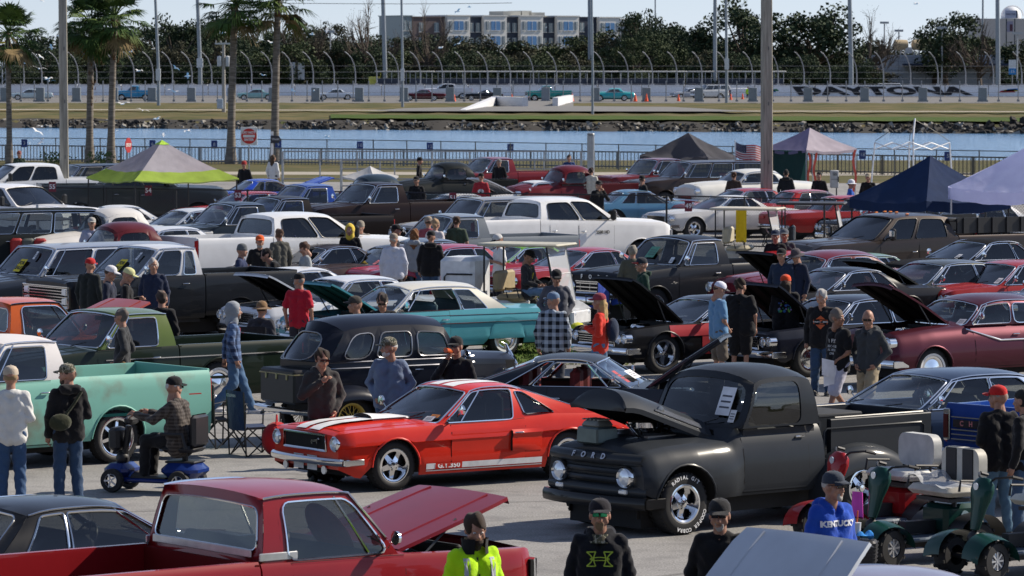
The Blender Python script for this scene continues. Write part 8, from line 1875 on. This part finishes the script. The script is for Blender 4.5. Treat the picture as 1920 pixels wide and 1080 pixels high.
def mob_cart(label, px, py, deg, body, seat, stripes=False, lift=.2):
 p = G(px, py, .2); g = thing('mobility_cart', label, 'mobility cart', (p.x, p.y, 0), R(deg)); B = paint(body, 'gloss'); K_ = blk
 for x in (.62, -.62):
  for s in (1, -1):
   t = MB(); t.lathe([(.11, -.09), (.19, -.085), (.215, -.05), (.215, .05), (.19, .085), (.11, .09)], 28)
   for q in range(22): M = Matrix.Rotation(2*math.pi*q/22, 4, 'Y') @ Matrix.Translation((.213, 0, 0)); t.box((0, .045*(1 if q % 2 else -1), 0), (.022, .08, .035), M)
   w_ = t.build('wheel', rubber(), g, loc=(x, s*.36, .22)); w_.rotation_euler = (0, 0, R(12) if x > 0 else 0)
   r_ = MB(); r_.lathe([(.11, .07*s), (.10, .085*s), (.09, .05*s), (.03, .06*s)], 20)
   for q in range(8): a = q*.785; r_.box((.06, .075*s, 0), (.08, .012, .02), Matrix.Rotation(a, 4, 'Y'))
   r_.disc((0, .08*s, 0), .022, 10); r_.build('rim', plain((.55, .56, .58), .3, .7), w_)
 for s in (1, -1):
  f = MB(); f.grid(lambda a, c: (.62-.29*math.cos(math.pi*a), s*(.20+.28*c), .25+.26*math.sin(math.pi*a)-.05*c*c), 12, 5); f.build('fender', B, g)
  f = MB(); f.grid(lambda a, c: (-.62-.33*math.cos(math.pi*a), s*(.20+.28*c), .26+.27*math.sin(math.pi*a)), 10, 3); f.build('rear_fender', K_, g)
 m = MB(); m.box((.02, 0, .27), (.86, .64, .05), b=.02); m.build('footboard', plain((.10, .13, .17), .35), g); m = MB(); m.box((-.55, 0, .46), (.55, .46, .34), b=.05); bb = m.build('battery_box', paint(dim(body, .8), 'gloss'), g)
 m = MB(); m.disc((0, 0, 0), .055, 20, Matrix.Translation((-.55, -.235, .5))); m.disc((0, 0, 0), .055, 20, Matrix.Translation((-.55, .235, .5))); m.build('round_logo', plain((.3, .4, .42), .4), bb)
 text('lettering', 'EV RIDER', .06, basis((-.2, .345, .255), (-1, 0, 0), (0, 0, 1)), plain((.7, .7, .7)), g)
 m = MB(); m.tube([(.60, 0, .35), (.52, 0, .75)], .03, 8); m.ell((.58, 0, .42), (.08, .08, .09)); m.build('steering_column', K_, g)
 m = MB(); m.lathe([(.001, .0), (.045, .02), (.06, .12), (.075, .25), (.10, .36), (.115, .45), (.105, .53), (.06, .59), (.001, .60)], 18, Matrix.Translation((.58, 0, .50)) @ Matrix.Rotation(R(-14), 4, 'Y') @ Matrix.Diagonal((.8, 1.5, 1, 1)), axis='z'); tl_ = m.build('tiller_shroud', B, g)
 m = MB(); m.disc((0, 0, 0), .04, 16, Matrix.Translation((.56, 0, .99)) @ Matrix.Rotation(R(90), 4, 'Z')); m.build('headlight', lensm(), tl_)
 for s in (1, -1): m = MB(); m.tube([(.42, 0, 1.0), (.40, s*.14, 1.08), (.30, s*.27, 1.10), (.20, s*.30, 1.08)], .014, 6); m.tube([(.28, s*.275, 1.10), (.16, s*.305, 1.07)], .021, 6); m.build('handlebar', K_, g)
 m = MB(); m.box((-.42, 0, .78), (.46, .80, .11), b=.05); m.build('seat', plain(seat, .55), g); m = MB(); m.box((-.42, 0, .68), (.3, .6, .04)); m.tube([(-.42, .2, .6), (-.42, .2, .72)], .03, 6); m.tube([(-.42, -.2, .6), (-.42, -.2, .72)], .03, 6); m.build('seat_frame', K_, g)
 m = MB(); m.prism(rrect(-.34, .34, .86, 1.24, .12, .12, 3, 4), .12, Matrix.Translation((-.72, 0, 0)) @ Matrix.Rotation(R(90), 4, 'Z')); sb = m.build('seat_back', plain(seat, .55), g)
 if stripes:
  for y in (-.16, .14): m = MB(); m.box((-.72, y, 1.05), (.14, .22, .385), b=.02); m.build('black_panel', plain((.015, .015, .018), .5), sb)
 for s in (1, -1): m = MB(); m.tube([(-.66, s*.25, .76), (-.70, s*.25, .95)], .018, 6); m.tube([(-.62, s*.47, .9), (-.30, s*.47, .92), (-.28, s*.47, .80)], .016, 6); m.build('armrest', K_, g)
 m = MB(); m.box((-.15, 0, .38), (.6, .12, .14)); m.tube([(.62, -.36, .22), (.62, .36, .22)], .03, 6); m.tube([(-.62, -.36, .22), (-.62, .36, .22)], .03, 6); m.box((0, 0, .2), (1.1, .3, .06)); m.build('chassis', K_, g)
 return g
GN = (.006, .045, .036); CR = (.55, .52, .44)
c1 = mob_cart('green mobility cart with a black and cream striped seat back and a pink tag', 1712, 1018, 212, GN, CR, True)
c2 = mob_cart('green mobility cart in the bottom right corner', 1905, 1042, 212, GN, CR)
c4 = mob_cart('red mobility cart with a plain cream seat back beside the grey pickup', 1632, 985, 212, (.30, .012, .015), (.50, .50, .48))
m = MB(); m.grid(lambda a, c: (.03*math.sin(5*a), lerp(-.10, .10, a)*(1+.3*c), .28-.30*c), 5, 4); o = m.build('pink_tag', plain((.60, .05, .45), .6)); o.parent = None; o.location = c1.location+Vector((-.62, -.05, .50)); o.rotation_euler = (0, 0, R(20)); tag(o, 'pink plastic sheet hanging from the green mobility cart', 'tag')
m = MB(); m.grid(lambda a, c: (lerp(-.24, .24, a), lerp(-.47, .47, c), .86+.03*math.sin(a*9+c*7)*math.sin(c*13)+(.10*max(0, 1-((c-.2)/.2)**2) if c < .4 else 0)), 14, 22); o = m.build('plastic_wrap', hazeglass(), loc=c1.location+Vector((.35, .22, -.01)), rz=R(212)); tag(o, 'clear plastic wrap over the seat of the striped green mobility cart', 'wrap')
def scooter(px, py, deg):
 p = G(px, py, .0); g = thing('mobility_scooter', 'blue four-wheeled mobility scooter with a black seat ridden by the man in plaid', 'scooter', (p.x, p.y, 0), R(deg)); B = paint((.01, .03, .16), 'gloss')
 for x in (.50, -.45):
  for s in (1, -1): t = MB(); t.lathe([(.09, -.05), (.145, -.05), (.155, -.02), (.155, .02), (.145, .05), (.09, .05)], 24, Matrix.Translation((x, s*.26, .155))); w_ = t.build('wheel', rubber(), g); r_ = MB(); [r_.box((.05, .052*s, 0), (.08, .012, .022), Matrix.Translation((x, s*.26, .155)) @ Matrix.Rotation(q*1.2566, 4, 'Y')) for q in range(5)]; r_.lathe([(.095, .04*s), (.085, .056*s), (.08, .03*s)], 20, Matrix.Translation((x, s*.26, .155))); r_.build('rim', plain((.6, .6, .62), .3, .6), w_)
 m = MB(); m.box((.05, 0, .16), (.75, .42, .06), b=.02); m.box((-.42, 0, .30), (.52, .52, .20), b=.08); m.box((.48, 0, .28), (.34, .50, .18), b=.07); m.build('body', B, g); m = MB(); m.box((.02, 0, .20), (.5, .40, .02)); m.box((-.42, 0, .41), (.42, .36, .03), b=.01); m.build('deck_mat', blk, g)
 m = MB(); m.disc((0, 0, 0), .05, 16, Matrix.Translation((-.15, -.262, .30))); m.build('round_logo', plain((.6, .6, .6)), g)
 m = MB(); m.tube([(.46, 0, .35), (.38, 0, .85)], .045, 8); m.ell((.47, 0, .42), (.09, .09, .10)); m.box((.34, 0, .92), (.12, .26, .10), b=.03); m.tube([(.30, -.27, .95), (.34, -.1, .97), (.34, .1, .97), (.30, .27, .95)], .018, 6); m.build('tiller', blk, g); m = MB(); m.box((.54, 0, .68), (.16, .30, .30), b=.04); m.build('front_basket', blk, g)
 m = MB(); m.tube([(-.42, 0, .35), (-.42, 0, .55)], .04, 8); m.box((-.40, 0, .58), (.46, .46, .09), b=.04); m.build('seat', plain((.02, .02, .022), .4), g); m = MB(); m.box((-.62, 0, .82), (.09, .46, .42), b=.04); m.build('seat_back', plain((.02, .02, .022), .35), g)
 for s in (1, -1): m = MB(); m.tube([(-.55, s*.27, .6), (-.5, s*.27, .78), (-.2, s*.27, .78)], .025, 6); m.build('armrest', blk, g)
 return g
sg = scooter(292, 922, 160)
person('seated man in a brown plaid shirt riding the blue mobility scooter', 337, 722, 160, (.1, .08, .07), (.012, .012, .014), topmat=cloth((.035, .028, .025), 'plaid', (.10, .085, .075), 22), hat='cap', hatc=BK, hair=(.5, .5, .48), near=True, legs='sit', seat=.58, fat=1.3, arms=('reach', 'reach'), lean=6, at_world=(sg.location.x-.36*math.cos(R(160)), sg.location.y-.36*math.sin(R(160)), 0), headyaw=-120, glasses=(.02, .02, .02))
def camp_chair(label, px, py, deg, col, logo=True):
 p = G(px, py, 0); g = thing('folding_chair', label, 'chair', (p.x, p.y, 0), R(deg)); w_, d_, hs = .27, .25, .42; K_ = blk
 for s in (1, -1):
  for a, b in (((-d_, s*w_, 0), (d_, s*w_, hs)), ((d_, s*w_, 0), (-d_, s*w_, hs))): m = MB(); m.tube([a, b], .011, 5); m.build('leg', K_, g)
  m = MB(); m.tube([(-d_-.02, s*w_, .0), (-d_-.06, s*w_, .92)], .012, 5); m.build('back_post', K_, g); m = MB(); m.tube([(d_, s*w_, 0), (d_+.02, s*w_, .62)], .012, 5); m.build('front_post', K_, g)
  m = MB(); m.grid(lambda a, c: (lerp(-d_-.05, d_+.04, a), s*w_+(c-.5)*.07, .63-.03*math.sin(math.pi*a)), 5, 1); m.build('armrest', cloth(col), g)
 for x in (-d_, d_):
  for a, b in (((x, -w_, 0), (x, w_, hs)), ((x, w_, 0), (x, -w_, hs))): m = MB(); m.tube([a, b], .011, 5); m.build('leg', K_, g)
 m = MB(); m.grid(lambda a, c: (lerp(-d_, d_, a), lerp(-w_, w_, c), hs-.06*math.sin(math.pi*c)), 5, 6); m.build('seat', cloth(col), g); m = MB(); m.grid(lambda a, c: (-d_-.03-.03*c-.05*math.sin(math.pi*a), lerp(-w_, w_, a), lerp(hs-.05, .93, c)), 6, 4); bk = m.build('backrest', cloth(col), g)
 if logo: text('print', 'COLEMAN', .06, basis((-d_-.125, .0, .86), (0, -1, 0), (0, 0, 1)), plain((.55, .6, .65)), bk)
 return g
camp_chair('black folding camp chair left of the blue one', 412, 838, 40, (.015, .015, .017)); camp_chair('blue folding camp chair next to a red bag', 478, 853, 30, (.012, .03, .085))
camp_chair('blue folding chair on the grass behind the woman in red', 1108, 612, 150, (.02, .06, .35), False)
m = MB(); m.ell((0, 0, .24), (.22, .26, .25), n=16, m=10); m.tube([(0, -.15, .45), (0, 0, .58), (0, .15, .45)], .014, 5); m.cur = 1; m.ell((.19, -.08, .2), (.04, .10, .08)); o = m.build('red_bag', [cloth((.40, .015, .02)), plain((.6, .4, .05), .5)], loc=G(519, 855)); tag(o, 'round red cooler bag with a yellow emblem at the nose of the red fastback', 'bag')
pc = person('man in a brown hat sitting in a folding chair behind the green pickup bed', 490, 568, 70, (.04, .04, .05), (.03, .03, .04), hat='bucket', hatc=(.20, .12, .06), legs='sit', seat=.42, near=True, fat=1.1); g_ = camp_chair('dark folding chair under the man in the brown hat', 500, 690, 70, (.02, .02, .024), False); g_.location = pc['loc']+Vector((-.05, -.1, 0))
m = MB(); m.lathe([(.001, 0), (.13, 0), (.16, .34), (.155, .34), (.12, .02)], 18, axis='z'); m.cur = 1; m.disc((0, -.155, .2), .06, 12, h=.004); o = m.build('bucket', [plain((.65, .64, .58), .5), plain((.02, .04, .03))], loc=G(966, 648)); tag(o, 'white plastic bucket under the turquoise car tail', 'bucket')
m = MB(); m.ell((0, 0, .22), (.22, .2, .26)); o = m.build('yellow_bag', cloth((.55, .55, .03)), loc=G(1083, 650)); tag(o, 'yellow plastic bag on the grass by the plaid shirt man', 'bag')
b_ = thing('basket', 'black basket with an oval white label in front of the man in blue', 'basket', G(1612, 1090), R(-10)); m = MB(); m.box((0, 0, .32), (.34, .28, .26), b=.03, taper=1.1)
for k in range(6): m.box((0, 0, .22+.04*k), (.36+.004*k, .30+.004*k, .012))
m.build('shell', blk, b_); m = MB(); m.disc((-.02, -.165, .32), .06, 20, Matrix.Translation((-.02, -.165, .32)) @ Matrix.Diagonal((1.7, 1, 1, 1)) @ Matrix.Translation((.02, .165, -.32)), h=.01); m.build('oval_label', plain((.65, .66, .68)), b_); text('lettering', "Hombre's", .05, basis((-.02, -.175, .335), (1, 0, 0), (0, 0, 1)), plain((.03, .03, .08)), b_, shear=.2); text('lettering', 'Motors', .03, basis((-.02, -.175, .30), (1, 0, 0), (0, 0, 1)), plain((.03, .03, .08)), b_, shear=.2)
m = MB(); m.tube([(-.13, -.1, 0), (-.13, -.1, .2)], .02, 5); m.tube([(.13, .1, 0), (.13, .1, .2)], .02, 5); m.tube([(.13, -.1, 0), (.13, -.1, .2)], .02, 5); m.tube([(-.13, .1, 0), (-.13, .1, .2)], .02, 5); m.build('leg', blk, b_)
q = b_.location; m = MB(); m.lathe([(.001, 0), (.035, 0), (.048, .17), (.05, .18), (.001, .185)], 16, axis='z'); m.cur = 1; m.tube([(0, 0, .15), (.01, 0, .31)], .008, 5); o = m.build('drink_cup', [plain((.55, .56, .58), .3), plain((.7, .12, .04))], loc=(q.x-.03, q.y+.05, .45)); tag(o, 'clear plastic drink cup with an orange straw in the black basket', 'cup')
m = MB(); m.grid(lambda a, c: (lerp(-.1, .1, a), lerp(-.08, .08, c), .03+.05*math.sin(a*6)*math.sin(c*5)), 8, 8); o = m.build('blue_cloth', cloth((.02, .20, .55)), loc=(q.x+.05, q.y, .47)); tag(o, 'crumpled bright blue cloth on top of the black basket', 'cloth')
t = thing('market_umbrella', 'small flat black shade on a pale post at the left edge', 'umbrella', at(70, 112)); z = zat(408, 112); m = MB(); m.lathe([(.001, .12), (.5, .03), (1.0, -.03), (.98, -.05), (.001, .08)], 8, Matrix.Translation((0, 0, z)), axis='z'); m.build('shade', cloth((.02, .022, .03)), t); m = MB(); m.tube([(0, 0, 0), (0, 0, z+.35)], .04, 8); m.build('post', plain((.5, .52, .55), .4), t)
for px, c, lab in ((30, (.30, .02, .02), 'red'), (52, (.08, .09, .08), 'olive'), (75, (.30, .02, .02), 'dark red')): m = MB(); m.box((0, 0, .9), (.30, .2, .45), b=.05); m.box((0, 0, .35), (.2, .15, .7)); o = m.build('stool', plain(c, .6), loc=at(px, 106)); tag(o, lab+' padded stool back at the left edge behind the wagon', 'stool')
for px in (858, 905, 925): camp_chair({858: 'dark red folding chair by the white pickup tail', 905: 'black folding chair left of the white pickup cab', 925: 'maroon director chair close to the white pickup cab'}[px], px, 470, 200, (.10, .015, .02) if px != 905 else (.015, .015, .02), False).location.y += 18
